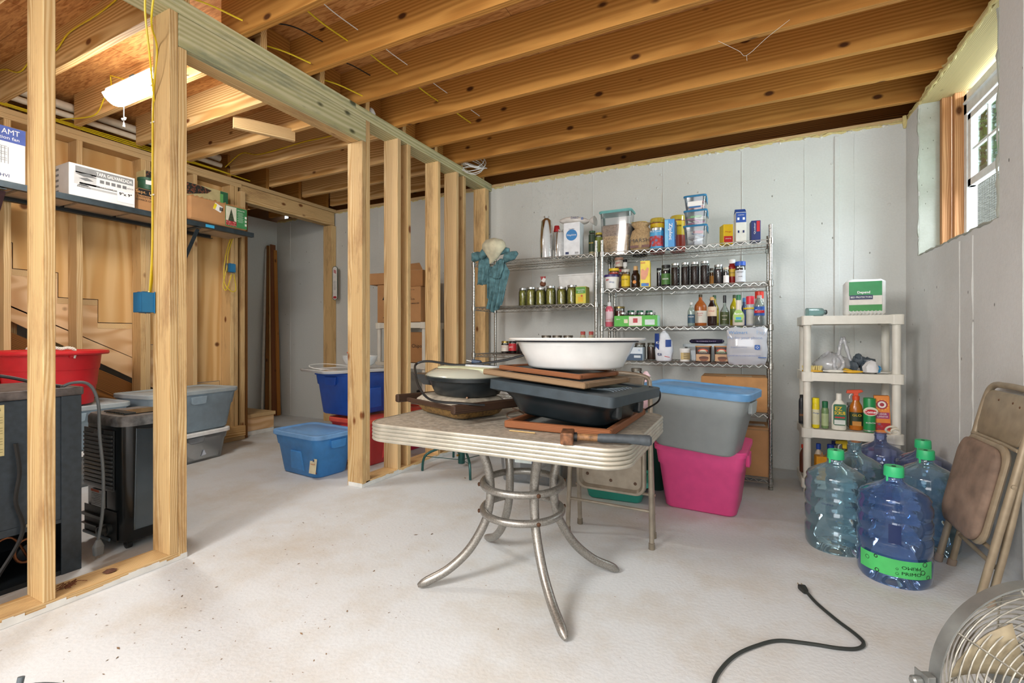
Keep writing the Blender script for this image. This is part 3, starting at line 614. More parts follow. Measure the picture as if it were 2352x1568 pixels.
# ================================================================== STORAGE PIECES
def tote(label, w, d, h, body, lid, loc, rot=0, rb=.055, group=None, band=.7, lidh=.026, name='storage_tote', clear=False, taper=.86, ribs=True, lidless=False):
    t = thing(name, label, 'storage box', loc, rot, group)
    wb2, db2 = w*taper, d*taper
    def at(k, ex=0, z=None): return (h*k if z is None else z, wb2+(w-wb2)*k+ex, db2+(d-db2)*k+ex, rb)
    pr = [(0, wb2-.03, db2-.03, rb*.8), (.012, wb2, db2, rb), at(band), at(band, .014, h*band+.006), at(.93, .014), at(.93, .03, h*.935), (h-.004, w+.03, d+.03, rb)]
    inner = [(h-.004, w+.02, d+.02, rb), (h*.9, w-.006, d-.006, rb), (.02, wb2-.01, db2-.01, rb)]
    m = MB(); m.rings([rrect(a[1], a[2], a[3], 5, a[0]) for a in pr+inner]); m.build('body', body, t, smooth=50)
    if not lidless:
        m = MB(); W, D = w+.045, d+.045; z = h-lidh*.5
        m.loft([(z, W, D, rb+.01), (z+lidh, W, D, rb+.01), (z+lidh+.006, W-.012, D-.012, rb), (z+lidh+.006, W-.05, D-.05, rb), (z+lidh-.004, W-.07, D-.07, rb), (z+lidh-.004, W-.15, D-.15, rb*.8), (z+lidh+.003, W-.17, D-.17, rb*.7)], 6)
        m.build('lid', lid, t, smooth=35)
    for s in (-1, 1):
        m = MB(); x = s*(w*.5*(taper+(1-taper)*.8)+.014)
        m.prism([(-.07, h*.90), (.07, h*.90), (.06, h*.72), (.045, h*.70), (-.045, h*.70), (-.06, h*.72)], x-s*.01, x+s*.012, 'x'); m.build('handle', body, t, bevel=.004)
    if ribs:
        for s in (-1, 1):
            m = MB(); yb = s*(d*.5*(taper+(1-taper)*.3)); 
            m.rings([[(-.09, s*(db2/2-.001), .03), (.09, s*(db2/2-.001), .03), (.075, s*(db2/2+.010), .05), (-.075, s*(db2/2+.010), .05)], [(-.07, s*(d/2*(taper+(1-taper)*.62)-.001), h*.62), (.07, s*(d/2*(taper+(1-taper)*.62)-.001), h*.62), (.055, s*(d/2*(taper+(1-taper)*.6)+.008), h*.6), (-.055, s*(d/2*(taper+(1-taper)*.6)+.008), h*.6)]])
            m.build('rib', body, t, bevel=.006)
    return t
def carton(label, w, d, h, loc, rot=0, mat=CARD, cat='box', name='cardboard_box', flaps=True, tape=True, group=None, bev=.004):
    t = thing(name, label, cat, loc, rot, group)
    m = MB(); m.bb((-w/2, -d/2, 0), (w/2, d/2, h)); m.build('carton', mat, t, bevel=bev)
    if flaps:
        m = MB(); m.bb((-w/2+.003, -d/2+.003, h), (w/2-.003, -.002, h+.003)); m.bb((-w/2+.003, .002, h), (w/2-.003, d/2-.003, h+.004)); m.build('flap', mat, t)
    if tape:
        m = MB(); m.bb((-w/2-.001, -.025, h+.003), (w/2+.001, .025, h+.0055)); m.bb((-w/2-.0015, -.025, h*.7), (-w/2-.0003, .025, h+.005)); m.bb((w/2+.0003, -.025, h*.7), (w/2+.0015, .025, h+.005)); m.build('tape', M('#b9986a', .25), t)
    return t
SLATE = M('#8fa1ad', .5); SLATEL = M('#a3adb0', .5); RED = M('#d02028', .42, var=.03); ROPE = M('#e4e0d2', .85, bump=.5, scale=150)
def X4(px, X=-4.35): return AYx(px, X)
# clear bins and grey totes along the stair wall
def clutter(t, w, d, h, seed, cols):
    random.seed(seed)
    for i in range(7):
        m = MB(); e = Euler((random.uniform(-.6, .6), random.uniform(-.6, .6), random.uniform(0, 3)))
        a = random.uniform(.04, .09); m.box((0, 0, 0), (a*1.4, a, a*.5), R=e.to_matrix()); zz = .05+random.random()*(h-.12)
        m.build('content', M(random.choice(cols), .7), t, (random.uniform(-w, w)*.34, random.uniform(-d, d)*.30, zz), bevel=.003)
cb = tote('clear bin with white lid and packages inside, under the right grey tote', .42, .62, .24, CLEARP, WHITE, (-4.37, 2.35, 0), .12, name='clear_bin', ribs=False, taper=.9); clutter(cb, .42, .6, .24, 3, ['#e3e0df', '#d9c2bd', '#b9c0cc', '#e8e6e2', '#8c8f94'])
cb2 = tote('clear bin with white lid under the left grey tote and red tub', .42, .62, .24, CLEARP, WHITE, (-4.40, 1.55, 0), 0, name='clear_bin', ribs=False, taper=.9); clutter(cb2, .42, .6, .24, 4, ['#d8d3c9', '#b98a5c'])
tote('grey tote with grey lid stacked at the wall end of the left room', .44, .74, .335, SLATE, SLATEL, (-4.37, 2.36, .262), .12, band=.62)
tb = tote('grey tote with a pen scrawl on its side, carrying the red tub', .44, .66, .30, SLATE, SLATEL, (-4.40, 1.57, .262), 0, band=.62)
m = MB(); m.tube([(.211, .10+.012*i, .20+.012*math.sin(i*1.9)) for i in range(12)], .0015, 4); m.build('pen_scrawl', M('#5a656e', .6), tb)
t = thing('rope_tub', 'red plastic tub with white rope handles on the grey tote', 'tub', (-4.378, 1.52, .588))
m = MB(); pr = [(.21, 0), (.228, .006), (.243, .13), (.247, .132), (.258, .25), (.262, .252), (.272, .352), (.312, .356), (.318, .366), (.314, .382), (.285, .386), (.270, .375), (.255, .25), (.22, .02), (.2, .014)]
m.lathe(pr, 48); m.build('body', RED, t, smooth=30)
for s, a0 in ((1, -.15), (-1, PI-.15)):
    for q in (-.22, .22): m = MB(); m.box((0, 0, 0), (.03, .035, .03)); m.build('rope_lug', RED, t, (.272*math.cos(a0+q), .272*math.sin(a0+q), .352), (0, 0, a0+q), bevel=.004)
    P = curve([(.285*math.cos(a0-.24), .285*math.sin(a0-.24), .34), (.29*math.cos(a0-.24), .29*math.sin(a0-.24), .39), (.285*math.cos(a0-.12), .285*math.sin(a0-.12), .405), (.285*math.cos(a0), .285*math.sin(a0), .40), (.285*math.cos(a0+.12), .285*math.sin(a0+.12), .405), (.29*math.cos(a0+.24), .29*math.sin(a0+.24), .39), (.285*math.cos(a0+.24), .285*math.sin(a0+.24), .34)], 9)
    m = MB()
    for ph in (0, 2.1, 4.2):
        m.tube([p+Vector((.006*math.cos(i*.8+ph), .006*math.cos(i*.8+ph)*.3, .006*math.sin(i*.8+ph))) for i, p in enumerate(P)], .006, 6)
    m.build('rope_handle', ROPE, t, smooth=True)
patch(.09, .10, M('#e6dcd4', .6), t, (-.02, -.255, .19), (PI/2+.05, 0, -.1), 'sticker')
# steel-edged shelf on the stair wall
DS = M('#39454c', .4, .4, .15); DS2 = M('#4a3436', .5, .3, .2)
t = thing('wall_shelf', 'long black steel-edged shelf on brackets along the stair wall', 'shelf', (-4.5, 1.3, 2.05))
SF = -4.36+4.5; 
for n, y0, y1 in (('edge_rail', -1.3, 1.735),):
    m = MB(); m.bb((SF-.002, y0, -.0), (SF+.002, y1, .042)); m.bb((SF-.04, y0, 0), (SF, y1, .004)); m.build('edge_rail', DS, t)
m = MB(); m.bb((-.17, -1.3, -.0), (-.166, 1.5, .042)); m.bb((-.17, -1.3, -.03), (-.13, 1.5, -.026)); m.bb((-.17, -1.3, -.03), (-.166, 1.5, 0)); m.build('rear_rail', BLACK, t)
for i in range(9):
    y = -1.25+i*.33
    m = MB(); m.bb((-.19, y, .004), (SF-.004, y+.30, .02)); m.build('shelf_board', M('#b9a284', .8), t)
for y, cmat in ((-.02, DS2), (1.22, DS)):
    m = MB(); m.bb((-.195, y-.02, -.40), (-.19, y+.02, 0)); m.build('bracket_upright', DS, t)
    m = MB(); m.bb((-.19, y-.02, -.012), (SF-.01, y+.02, -.006)); m.build('bracket_arm', DS, t)
    board('bracket_brace', (SF-.03, y, -.02), (-.18, y, -.385), .045 if y < 0 else .035, .004, cmat, t, up=(0, 1, 0))
patch(.03, .09, M('#3aa7d8', .5), t, (SF+.003, AYx(482, -4.36)-1.3, .02), SIDE, 'sticker').scale = (2.6, .28, 1)
# boxes on the shelf
WB = M('#e8e8e8', .6, var=.02); GR = M('#8b8e90', .6, var=.1); BLUEP = M('#3c56a8', .6, var=.08)
t = carton('white ventilator carton with blue top band, leftmost on the steel shelf', .30, .78, .38, (-4.52, 1.0, 2.075), 0, WB, flaps=False, tape=False)
FX = .1505
def fp(t, y, z, w, h, mat, fx): return patch(w, h, mat, t, (fx, y, z), SIDE, 'print')
fp(t, 0, .33, .78, .10, BLUEP, FX)
text('OUT  AMT', .05, WINK, t, (FX+.002, .26, .345), SIDE, w=.2); text('ventilation fan', .03, WINK, t, (FX+.002, .27, .305), SIDE, w=.18)
for i in range(10): fp(t, .20+.0, .26-.013*i, .20 if i % 3 else .13, .003, GR, FX)
for i in range(12): fp(t, .13+.016*i, .19, .003, .11, GR, FX)
text('USA', .022, M('#34457e', .6), t, (FX+.001, .13, .075), SIDE); text('UL', .022, M('#34457e', .6), t, (FX+.001, .215, .062), SIDE); text('HVI', .03, M('#34457e', .6), t, (FX+.001, .29, .055), SIDE)
text('ozmoah', .025, GR, t, (FX+.001, .23, .018), SIDE)
m = MB(); m.tube([(FX+.001, .215+.024*math.cos(a), .062+.018*math.sin(a)) for a in [2*PI*i/20 for i in range(20)]], .0015, 4, closed=True); m.build('print', M('#34457e', .6), t)
Y0, Y1 = AYx(158, -4.37), AYx(310, -4.37)
t = carton('white carton printed TAPA GALVANIZADA 9 x 9 on the steel shelf', .30, Y1-Y0, .235, (-4.52, (Y0+Y1)/2, 2.095), .0, WB, flaps=False, tape=False)
wd = Y1-Y0
fp(t, .012, .195, wd-.05, .05, GR, FX); fp(t, 0.02, .10, wd-.08, .012, M('#55585a', .6), FX); fp(t, .02, .076, wd-.08, .014, M('#b5b7b8', .6), FX); fp(t, -.11, .135, .13, .09, M('#c9cbcc', .6), FX)
text('TAPA GALVANIZADA', .036, WINK, t, (FX+.002, .07, .193), SIDE, w=.23, bold=.02)
for i in range(5): fp(t, .01+.036*i-.02, .143, .026, .024, M('#77797b', .6), FX+.0006)
text('5 AÑOS', .016, M('#777777'), t, (FX+.002, .165, .14), SIDE); text('TOTALMENTE ARMADO', .013, WINK, t, (FX+.0022, .04, .101), SIDE, w=.13)
fp(t, .14, .065, .11, .085, WINK, FX+.002); text('9"x 9"', .03, INK, t, (FX+.005, .14, .085), SIDE, w=.085, bold=.02)
m = MB(); m.prism([(-.17, .165), (-.09, .178), (-.04, .158), (-.12, .15)], FX, FX+.0012, 'x'); m.prism([(-.15, .135), (-.10, .147), (-.06, .13), (-.11, .122)], FX, FX+.0012, 'x'); m.build('print', M('#6f7274', .6), t)
m = MB(); m.prism([(-.16, .07), (-.155, .085), (-.12, .10), (-.085, .085), (-.08, .07)], FX, FX+.0013, 'x'); m.build('print', M('#55585a'), t); text('DISCHARGE', .013, WINK, t, (FX+.0022, -.12, .077), SIDE, w=.07)
for i in range(5): patch(.05, .016, GR, t, (-.03+.0*i, -wd/2-.0008, .04+.04*i), FRONT, 'print')
Yb = AYx(345, -4.40)
t = carton('brown carton with black band printed Sept. 17 behind the white carton', .22, .25, .19, (-4.55, AYx(345, -4.42)+.05, 2.095), 0, CARD, flaps=False, tape=True)
patch(.25, .05, INK, t, (.1105, 0, .16), SIDE, 'print'); text('Sept. 17 M', .035, M('#e2b070', .6), t, (.112, -.06, .16), SIDE, w=.17); text('MONTREAL', .02, INK, t, (.112, -.06, .12), SIDE, w=.15); text('BISMARCK GARDENS', .02, INK, t, (.112, -.06, .095), SIDE, w=.17)
m = MB(); m.lathe([(.062, 0), (.065, .005), (.065, .075), (.069, .08), (.069, .1), (.06, .104)], 24); t = thing('green_canister', 'dark green round canister standing on the brown carton', 'canister', (-4.53, AYx(343, -4.5), 2.295)); m.build('can', M('#2e5c44', .5), t, smooth=30)
patch(.04, .035, WINK, t, (.062, -.02, .06), (PI/2, 0, PI/2-.3))
# two artificial-tree cartons
ya, yb = AYx(428, -4.38), AYx(572, -4.32)
t = carton('battered brown artificial tree carton with barcode sticker, sticking past the steel shelf', .20, yb-ya, .215, (-4.44, (ya+yb)/2, 2.095), .0, CARD, flaps=False, tape=False, bev=.02)
fx = .1015; L2 = (yb-ya)/2
pt = fp(t, L2-.115, .105, .21, .19, M('#3f8a55', .6, var=.1), fx); fp(t, L2-.165, .11, .10, .17, M('#dcdcc8', .6), fx+.001)
m = MB(); m.prism([(L2-.195, .06), (L2-.135, .06), (L2-.165, .175)], fx, fx+.003, 'x'); m.build('print', speck('tree_print', '#2f4a35', '#8a6a52', 120, .5), t); fp(t, L2-.165, .04, .10, .045, speck('gift_print', '#b8313a', '#e8d9c8', 90, .5), fx+.002)
for i in range(9): fp(t, L2-.075, .155-.011*i, .06 if i % 2 else .045, .0025, M('#cfe3d2', .6), fx+.001)
text('DOUGLAS FIR', .014, WINK, t, (fx+.002, L2-.07, .175), SIDE, w=.07)
for i in range(3): fp(t, L2-.022, .05+.035*i, .018, .022, M('#dfe5da', .6), fx+.0015)
patch(.075, .06, WINK, t, (fx+.001, -.02, .155), (PI/2-.0, .35, PI/2), 'sticker'); 
p = patch(.022, .05, M('#f0d820', .6), t, (fx+.002, -.047, .162), (PI/2, .35, PI/2), 'sticker')
for i in range(8): fp(t, -.005+.004*i, .148, .0018 if i % 2 else .0026, .032, INK, fx+.0025)
m = MB(); pts = [(-.13+.03*k, y, .215+.012*random.random()) for k in range(1) for y in (0,)]
for i in range(14): m.add([(.07+random.uniform(0, .02), -.25+.04*i, .213), (.095, -.22+.04*i, .214), (.075+random.uniform(0, .02), -.235+.04*i+random.uniform(-.015, .015), .217+random.uniform(0, .012))], [(0, 1, 2)])
m.build('torn_edge', CARD2, t)['kind'] = 'stuff'
t = carton('tree carton with printed fir and garden scene, standing behind the battered one', .13, .72, .37, (-4.628, AYx(540, -4.5)-.36-.03, 2.113), 0, M('#cdbf8c', .7, var=.05), flaps=False, tape=False)
fx = .066; L3 = .36
m = MB(); m.prism([(-.35, .23), (-.10, .235), (.16, .31), (.20, .345), (.10, .365), (-.35, .365)], fx, fx+.0025, 'x'); m.build('print', speck('fir_print', '#2b2f2c', '#b5643e', 70, .55), t)
m = MB(); m.prism([(-.35, .0), (L3-.13, 0), (L3-.13, .12), (L3-.2, .16), (-.35, .22)], fx, fx+.0012, 'x'); m.build('print', M('#dfe0d6', .6), t)
fp(t, L3-.04, .185, .075, .36, M('#2c6b4a', .6), fx+.001); fp(t, L3-.065, .25, .03, .18, M('#6cba6a', .6), fx+.002)
m = MB(); m.prism([(L3-.12, .02), (L3-.085, .02), (L3-.1, .14)], fx+.001, fx+.003, 'x'); m.build('print', speck('fir_print2', '#2f5a35', '#15251a', 120, .5), t)
board('short_block', (XL+.02, 3.12, 2.31), (XL+.02, 3.12, 2.57), .055, .05, PINE2, wl, up=(1, 0, 0))
# ================================================================== APPLIANCES
FB = M('#3a434b', .38, .3, .12, 40, .1); FBK = M('#1d2226', .4, .2, .1)
t = thing('freezer', 'dark grey small freezer turned back outwards with a yellow instruction sheet', 'freezer', (-3.0, .80, 0))
fx = .255
m = MB(); m.bb((-.25, -.30, .235), (.25, .262, .80)); m.build('cabinet', FB, t, bevel=.006)
m = MB(); m.bb((-.26, -.31, .80), (.262, .27, .838)); m.build('top_panel', M('#5d5654', .5, var=.35, scale=25), t, bevel=.008)
m = MB(); m.bb((.25, .19, .0), (.256, .262, .80)); m.build('corner_strip', FB, t, bevel=.002); m = MB(); m.bb((-.25, .256, .0), (.25, .262, .24)); m.bb((-.25, -.30, .0), (-.24, .262, .24)); m.bb((-.25, -.30, .0), (.25, .262, .02)); m.build('base', FBK, t)
m = MB(); m.prism([(-.25, .265), (.15, .265), (.165, .25), (.19, .25), (.19, .235), (-.25, .235)], .25, .254, 'x'); m.build('skirt', FB, t)
fp(t, -.12, .68, .26, .21, M('#cdbf8a', .7, var=.08), .2515)
text('VENTILATION TECHNIQUES', .014, M('#3a3524'), t, (.2535, -.09, .765), SIDE, w=.18)
for i in range(15): fp(t, -.045, .745-.011*i, .10 if i % 4 else .06, .0022, M('#8d8256', .7), .2525)
for i in range(4): fp(t, -.15, .72-.03*i, .05, .02, M('#a89a66', .7), .2525)
fp(t, .10, .262, .05, .012, M('#b9b29a', .6), .2545)
m = MB(); m.lathe([(.04, 0), (.085, .02), (.095, .06), (.092, .12), (.06, .16), (.02, .17)], 24); m.build('compressor', FBK, t, (.12, -.08, .02), smooth=30)
patch(.09, .05, M('#c9bb8c', .7), t, (.217, -.10, .09), (PI/2, 0, PI/2-.25))
m = MB(); m.tube([(.17+.0, .10+.035*math.cos(a), .13+.05*math.sin(a)) for a in [2*PI*i/16 for i in range(15)]], .006, 6); m.tube(curve([(.12, .0, .17), (.16, .06, .2), (.14, .12, .08), (.1, .15, .03)], 5), .005, 6); m.build('refrigerant_coil', M('#8a5a3c', .4, .8, .2), t, smooth=True)
m = MB(); m.lathe([(.03, 0), (.045, .01), (.045, .03), (.02, .04)], 14); m.build('starter', FBK, t, (.10, .13, .10), (0, PI/2, 0), smooth=True)
cable('power_cord', 'grey power cord arching over the freezer corner and hanging down', [(-2.80, .93, .79), (-2.78, .975, .82), (-2.76, 1.03, .855), (-2.735, 1.085, .845), (-2.725, 1.115, .76), (-2.72, 1.12, .6), (-2.715, 1.13, .45), (-2.70, 1.125, .33), (-2.70, 1.12, .22), (-2.71, 1.11, .12)], .0065, M('#5b6266', .5), cat='cord')
t = thing('plug', 'grey plug end hanging by the freezer foot', 'plug', (-2.71, 1.11, .10)); m = MB(); m.loft([(-.05, .03, .035, .008), (-.01, .03, .04, .008), (.02, .014, .018, .006)], 3); m.build('plug_body', M('#6d7275', .5), t, bevel=.002); m = MB(); m.bb((-.006, -.009, -.07), (-.004, -.006, -.05)); m.bb((-.006, .006, -.07), (-.004, .009, -.05)); m.build('prong', STEEL, t)
cable('power_cord', 'black cord lying over the freezer top to the left', [(-3.0, .3, .88), (-2.9, .6, .92), (-2.82, .80, .905), (-2.77, .93, .86), (-2.755, .99, .845)], .007, BLACK, cat='cord')
cable('power_cord', 'black cord hanging down in front of the freezer back', [(-2.735, .84, .62), (-2.73, .85, .5), (-2.735, .84, .38), (-2.73, .86, .25), (-2.725, .80, .12), (-2.715, .72, .02), (-2.7, .55, .012)], .008, BLACK, cat='cord')
# portable air conditioner / heater on castors
AC = M('#15191b', .22, .1, .1); ACS = M('#4f575c', .16, .75, .05)
NX, NY_, FZ = -2.74, 1.215, .70
t = thing('portable_air_conditioner', 'black portable air conditioner with grille and silver side, behind the doorway post', 'appliance', (NX-.19, NY_+.14, 0))
m = MB(); m.loft([(.045, .36, .26, .05), (.06, .38, .28, .06), (.62, .38, .28, .06)], 6); m.build('case', AC, t, smooth=40)
m = MB(); m.loft([(.62, .382, .282, .06), (.655, .382, .282, .06), (.67, .36, .26, .05)], 6); m.build('top_cover', M('#6a6a6a', .5, var=.3, scale=30), t, smooth=40)
m = MB(); m.bb((-.06, -.10, .668), (.12, .12, .674)); m.build('control_recess', AC, t, bevel=.01)
m = MB()
for i in range(12): m.bb((-.10+.018*i, -.09, .673), (-.092+.018*i, -.04, .679))
m.build('outlet_slat', M('#33383a', .4), t)
m = MB(); m.prism([(-.09, .10), (.125, .10), (.125, .60), (-.02, .60), (-.08, .61)], .186, .193, 'x'); m.build('side_panel', ACS, t, bevel=.003)
m = MB(); m.prism([(.0, .60), (.125, .60), (.125, .20)], .192, .196, 'x'); m.build('side_flare', M('#7a8790', .2, .7), t)
m = MB(); m.lathe([(.002, 0), (.008, .003), (.004, .006)], 10); m.build('screw', CHROME, t, (.195, .06, .33), (0, PI/2, 0), smooth=True)
fy = -.142
m = MB(); m.bb((-.17, fy-.004, .30), (.13, fy, .60)); m.build('grille_frame', AC, t, bevel=.003)
for i in range(13):
    m = MB(); m.bb((-.165, fy-.009, .315+.021*i), (.03, fy-.004, .324+.021*i)); m.build('louvre', M('#5a6064', .4, .2), t)
    m = MB(); m.bb((.038, fy-.009, .315+.021*i), (.12, fy-.004, .324+.021*i)); m.build('louvre', M('#3c4245', .4, .2), t)
m = MB(); m.box((-.02, fy-.007, .585), (.06, .012, .018)); m.build('latch', M('#3b4043', .3), t, bevel=.003)
patch(.14, .085, M('#d5d8d8', .6), t, (-.03, fy-.001, .245)); patch(.08, .012, M('#d05a2a', .6), t, (-.06, fy-.0025, .28), name='print')
for i in range(7): patch(.11-.03*(i % 3), .0022, M('#8d9193', .6), t, (-.035, fy-.0025, .265-.009*i), name='print')
m = MB(); m.bb((-.17, fy-.002, .055), (.15, fy, .20)); m.build('drain_recess', M('#0c0e0f', .5), t)
m = MB(); m.bb((-.17, fy-.014, .145), (.03, fy-.002, .16)); m.bb((-.17, fy-.014, .10), (-.02, fy-.002, .108)); m.tube([(.0, fy-.008, .15), (.02, fy-.01, .12), (.05, fy-.01, .115)], .006, 6); m.build('hose_clip', M('#33393c', .35), t)
m = MB(); m.lathe([(.03, 0), (.03, .02), (.02, .022), (.02, .05), (.012, .052)], 18); m.build('drain_cap', M('#202527', .35), t, (.085, fy-.001, .11), (PI/2, 0, 0), smooth=30)
m = MB(); m.bb((-.17, fy-.012, .05), (.10, fy-.002, .066)); m.build('bumper', M('#5d6d78', .4), t, bevel=.005)
for x in (-.13, .13):
    for y in (-.085, .085): m = MB(); m.lathe([(.012, -.012), (.024, -.01), (.024, .01), (.012, .012)], 14); m.build('castor', BLACK, t, (x, y, .024), (PI/2, 0, 0), smooth=30); m = MB(); m.tube([(x, y, .03), (x, y, .06)], .008, 8); m.build('castor_stem', STEEL, t)
# leaning boards in the far corner
for i, (px, pt, col, ln, wd, lab) in enumerate(((601, 612, M('#c9c4bb', .6), 2.25, .03, 'white painted trim board leaning in the far left corner, left of the brown ones'), (611, 616, DARKW, 2.3, .05, 'dark brown board leaning in the far corner beside the white trim'), (618, 619, PINE, 2.3, .035, 'narrow pale board between the dark leaning boards'), (626, 623, REDW, 2.32, .075, 'wide reddish board leaning in the far corner, second from the right'), (635, 627, lumber('orange_board', '#c98a45', '#a56a2c'), 2.25, .05, 'orange-brown board leaning in the far corner, rightmost'))):
    Yq = 4.20-.03*i; o = board('leaning_board', (-5.74+.012*i, AYx(px, -5.74), .004), (-5.805+.012*i, AYx(pt, -5.80), ln), wd, .016, col, None, up=(0, 1, 0)); tag(o, lab, 'board')
# thermometer on the header's end stud
zt = AZx(768, 652, XL)
t = thing('wall_thermometer', 'oblong tin thermometer sign with dark green border on the far stud', 'thermometer', (AX(769, 4.30), 4.305, zt), .35)
m = MB(); hh = .315; 
def stadium(w, h, n=8): return [(w/2*math.cos(a), (h/2-w/2)*(1 if k < 1 else -1)+w/2*math.sin(a)) for k in (0, 1) for a in [PI*k+PI*i/n for i in range(n+1)]]
hh = AZ(769, 612, 4.3)-AZ(769, 690, 4.3)
m.prism(stadium(.068, hh), -.004, 0, 'y'); m.build('backplate', M('#2f4f48', .35), t); m = MB(); m.prism(stadium(.056, hh-.014), -.0055, -.003, 'y'); m.build('face', M('#dcd8d2', .35), t)
m = MB(); m.tube([(0, -.007, -.09), (0, -.007, .03)], .0025, 6); m.build('glass_tube', M('#8c8c8c', .2), t)
for i in range(12): patch(.012 if i % 2 else .018, .0015, INK, t, ((-.014 if i % 2 else -.016), -.006, -.08+.009*i), name='tick'); patch(.01, .0015, INK, t, (.014, -.006, -.08+.009*i), name='tick')
m = MB(); m.prism(stadium(.03, .046), -.0068, -.005, 'y'); o = m.build('oval_mark', M('#a82a34', .4), t, (0, 0, -hh/2+.035), (0, PI/2, 0))
for i in range(3): p = patch(.036, .008, M('#b3202c', .5), t, (0, -.006, hh/2-.055-.014*i), name='print'); p.rotation_euler = (PI/2, .5, 0)
# ================================================================== TABLE AND WHAT LIES ON IT
TOPM = speck('laminate', '#b1aa9c', '#989183', 55, .6, .45); ALU = M('#b9b4a6', .42, .55, .12, 12); TUBE = speck('worn_chrome', '#a4a19b', '#7a624c', 240, .30, .38)
TUBE.node_tree.nodes['Principled BSDF'].inputs['Metallic'].default_value = .75
TX, TY, TZ = -.876, 1.862, .712; TW, TD = 1.09, .80
t = thing('dinette_table', 'vintage dinette table with grey laminate top, ribbed metal edge and curved tube legs', 'table', (TX, TY, 0))
m = MB(); m.loft([(TZ-.03, TW-.012, TD-.012, .10), (TZ, TW-.008, TD-.008, .10)], 10); m.build('tabletop', TOPM, t, smooth=30)
pr = []
for i in range(41):
    u = i/40; z = TZ-.070+.072*u; e = .0045*abs(math.sin(u*PI*5))**.5; pr.append((z, TW-.008+2*e, TD-.008+2*e, .104))
m = MB(); m.rings([rrect(a[1], a[2], a[3], 10, a[0]) for a in pr]+[rrect(TW-.014, TD-.014, .1, 10, TZ+.002), rrect(TW-.014, TD-.014, .1, 10, TZ-.07)], cap0=False, cap1=False); m.build('metal_edge', ALU, t, smooth=25)
feet = [(-.562, 1.55), (-1.245, 1.609), (-.519, 2.119), (-1.233, 2.163)]
for fxx, fyy in feet:
    dx, dy = fxx-TX, fyy-TY; l = math.hypot(dx, dy); dx /= l; dy /= l
    P = curve([(dx*r, dy*r, z) for r, z in ((.205, TZ-.04), (.185, .60), (.150, .50), (.140, .42), (.146, .33), (.172, .25), (.235, .15), (.32, .075), (.40, .035), (l, .014))], 6)
    m = MB(); m.tube(P, [.019]*(len(P)-5)+[.018, .017, .015, .012, .008], 12); m.build('leg', TUBE, t, smooth=60)
for z in (.432, .318):
    m = MB(); m.tube([(.172*math.cos(a), .172*math.sin(a), z) for a in [2*PI*i/48 for i in range(48)]], .0155, 10, closed=True); rg = m.build('ring', TUBE, t, smooth=60)
    for fxx, fyy in feet:
        a = math.atan2(fyy-TY, fxx-TX); m = MB(); m.lathe([(.008, 0), (.009, .006), (.004, .009)], 8); m.build('bolt', M('#5a3d2a', .6, .5), rg, (.186*math.cos(a), .186*math.sin(a), z), (0, PI/2, a), smooth=True)
m = MB(); m.bb((-.22, -.18, TZ-.05), (.22, .18, TZ-.03)); m.build('mounting_plate', STEEL, t)
# framed tray under the black tub
def frame(name, label, loc, w, d, rot, fw=.025, fh=.028, wood=REDW, inner=None, cat='tray'):
    t = thing(name, label, cat, loc, rot)
    for a, b in (((-w/2, -d/2+fw/2, fh/2), (w/2, -d/2+fw/2, fh/2)), ((w/2, d/2-fw/2, fh/2), (-w/2, d/2-fw/2, fh/2)), ((-w/2+fw/2, d/2-fw, fh/2), (-w/2+fw/2, -d/2+fw, fh/2)), ((w/2-fw/2, -d/2+fw, fh/2), (w/2-fw/2, d/2-fw, fh/2))):
        board('frame_rail', a, b, fh, fw, wood, t, bevel=.004)
    m = MB(); m.bb((-w/2+fw-.004, -d/2+fw-.004, .004), (w/2-fw+.004, d/2-fw+.004, .012)); m.build('panel', inner or M('#17262c', .12), t); return t
frame('framed_tray', 'wood-rimmed dark glass tray lying on the table under the black tub', (-.625, 1.90, TZ+.003), .42, .57, -.02)
t = thing('black_tub', 'black plastic tub with flat lid on the wood-rimmed tray, under the frames', 'tub', (-.63, 1.845, .748), (math.radians(-1), math.radians(4.0), math.radians(-9)))
BP = M('#1f2528', .3, var=.1); BP2 = M('#303b42', .4, var=.12, scale=30)
m = MB(); m.loft([(0, .36, .33, .07), (.012, .39, .36, .08), (.06, .43, .40, .07), (.088, .47, .44, .05), (.09, .49, .46, .04), (.10, .49, .46, .04)], 6); m.build('body', BP, t, smooth=45)
m = MB(); m.loft([(.085, .50, .47, .03), (.092, .53, .50, .02), (.128, .53, .50, .02), (.130, .52, .49, .015), (.130, .42, .39, .015), (.124, .41, .38, .012)], 4); m.build('lid', BP2, t, smooth=30)
for k in range(7): m = MB(); m.tube(curve([(.10+.012*k, -.08+.03*k, .1255), (.16, -.05+.03*k, .1255), (.19, -.07+.03*k, .1255)], 4), .0012, 4); m.build('water_mark', M('#8fa0aa', .6), t)
for y in (-.10, .12): m = MB(); m.bb((.20, y-.02, .03), (.236, y+.02, .085)); m.build('clip', BP, t, bevel=.01)
FRW = lumber('frame_wood_grey', '#8d7458', '#6b543c', ring=80.)
a = frame('picture_frame', 'larger wooden picture frame lying on the black tub lid', (-.70, 1.83, .895), .46, .42, (math.radians(-1), math.radians(4), -.16), .03, .022, FRW, M('#c9cacb', .5)); 
a = frame('picture_frame', 'smaller reddish picture frame under the white basin', (-.70, 1.85, .918), .38, .34, (math.radians(-1), math.radians(3.5), -.18), .024, .018, REDW, M('#3f4a50', .3))
m = MB(); m.prism([(-.17, -.012), (.15, -.006), (.17, .0), (.12, .01), (-.17, .006)], -.02, .02, 'z'); 
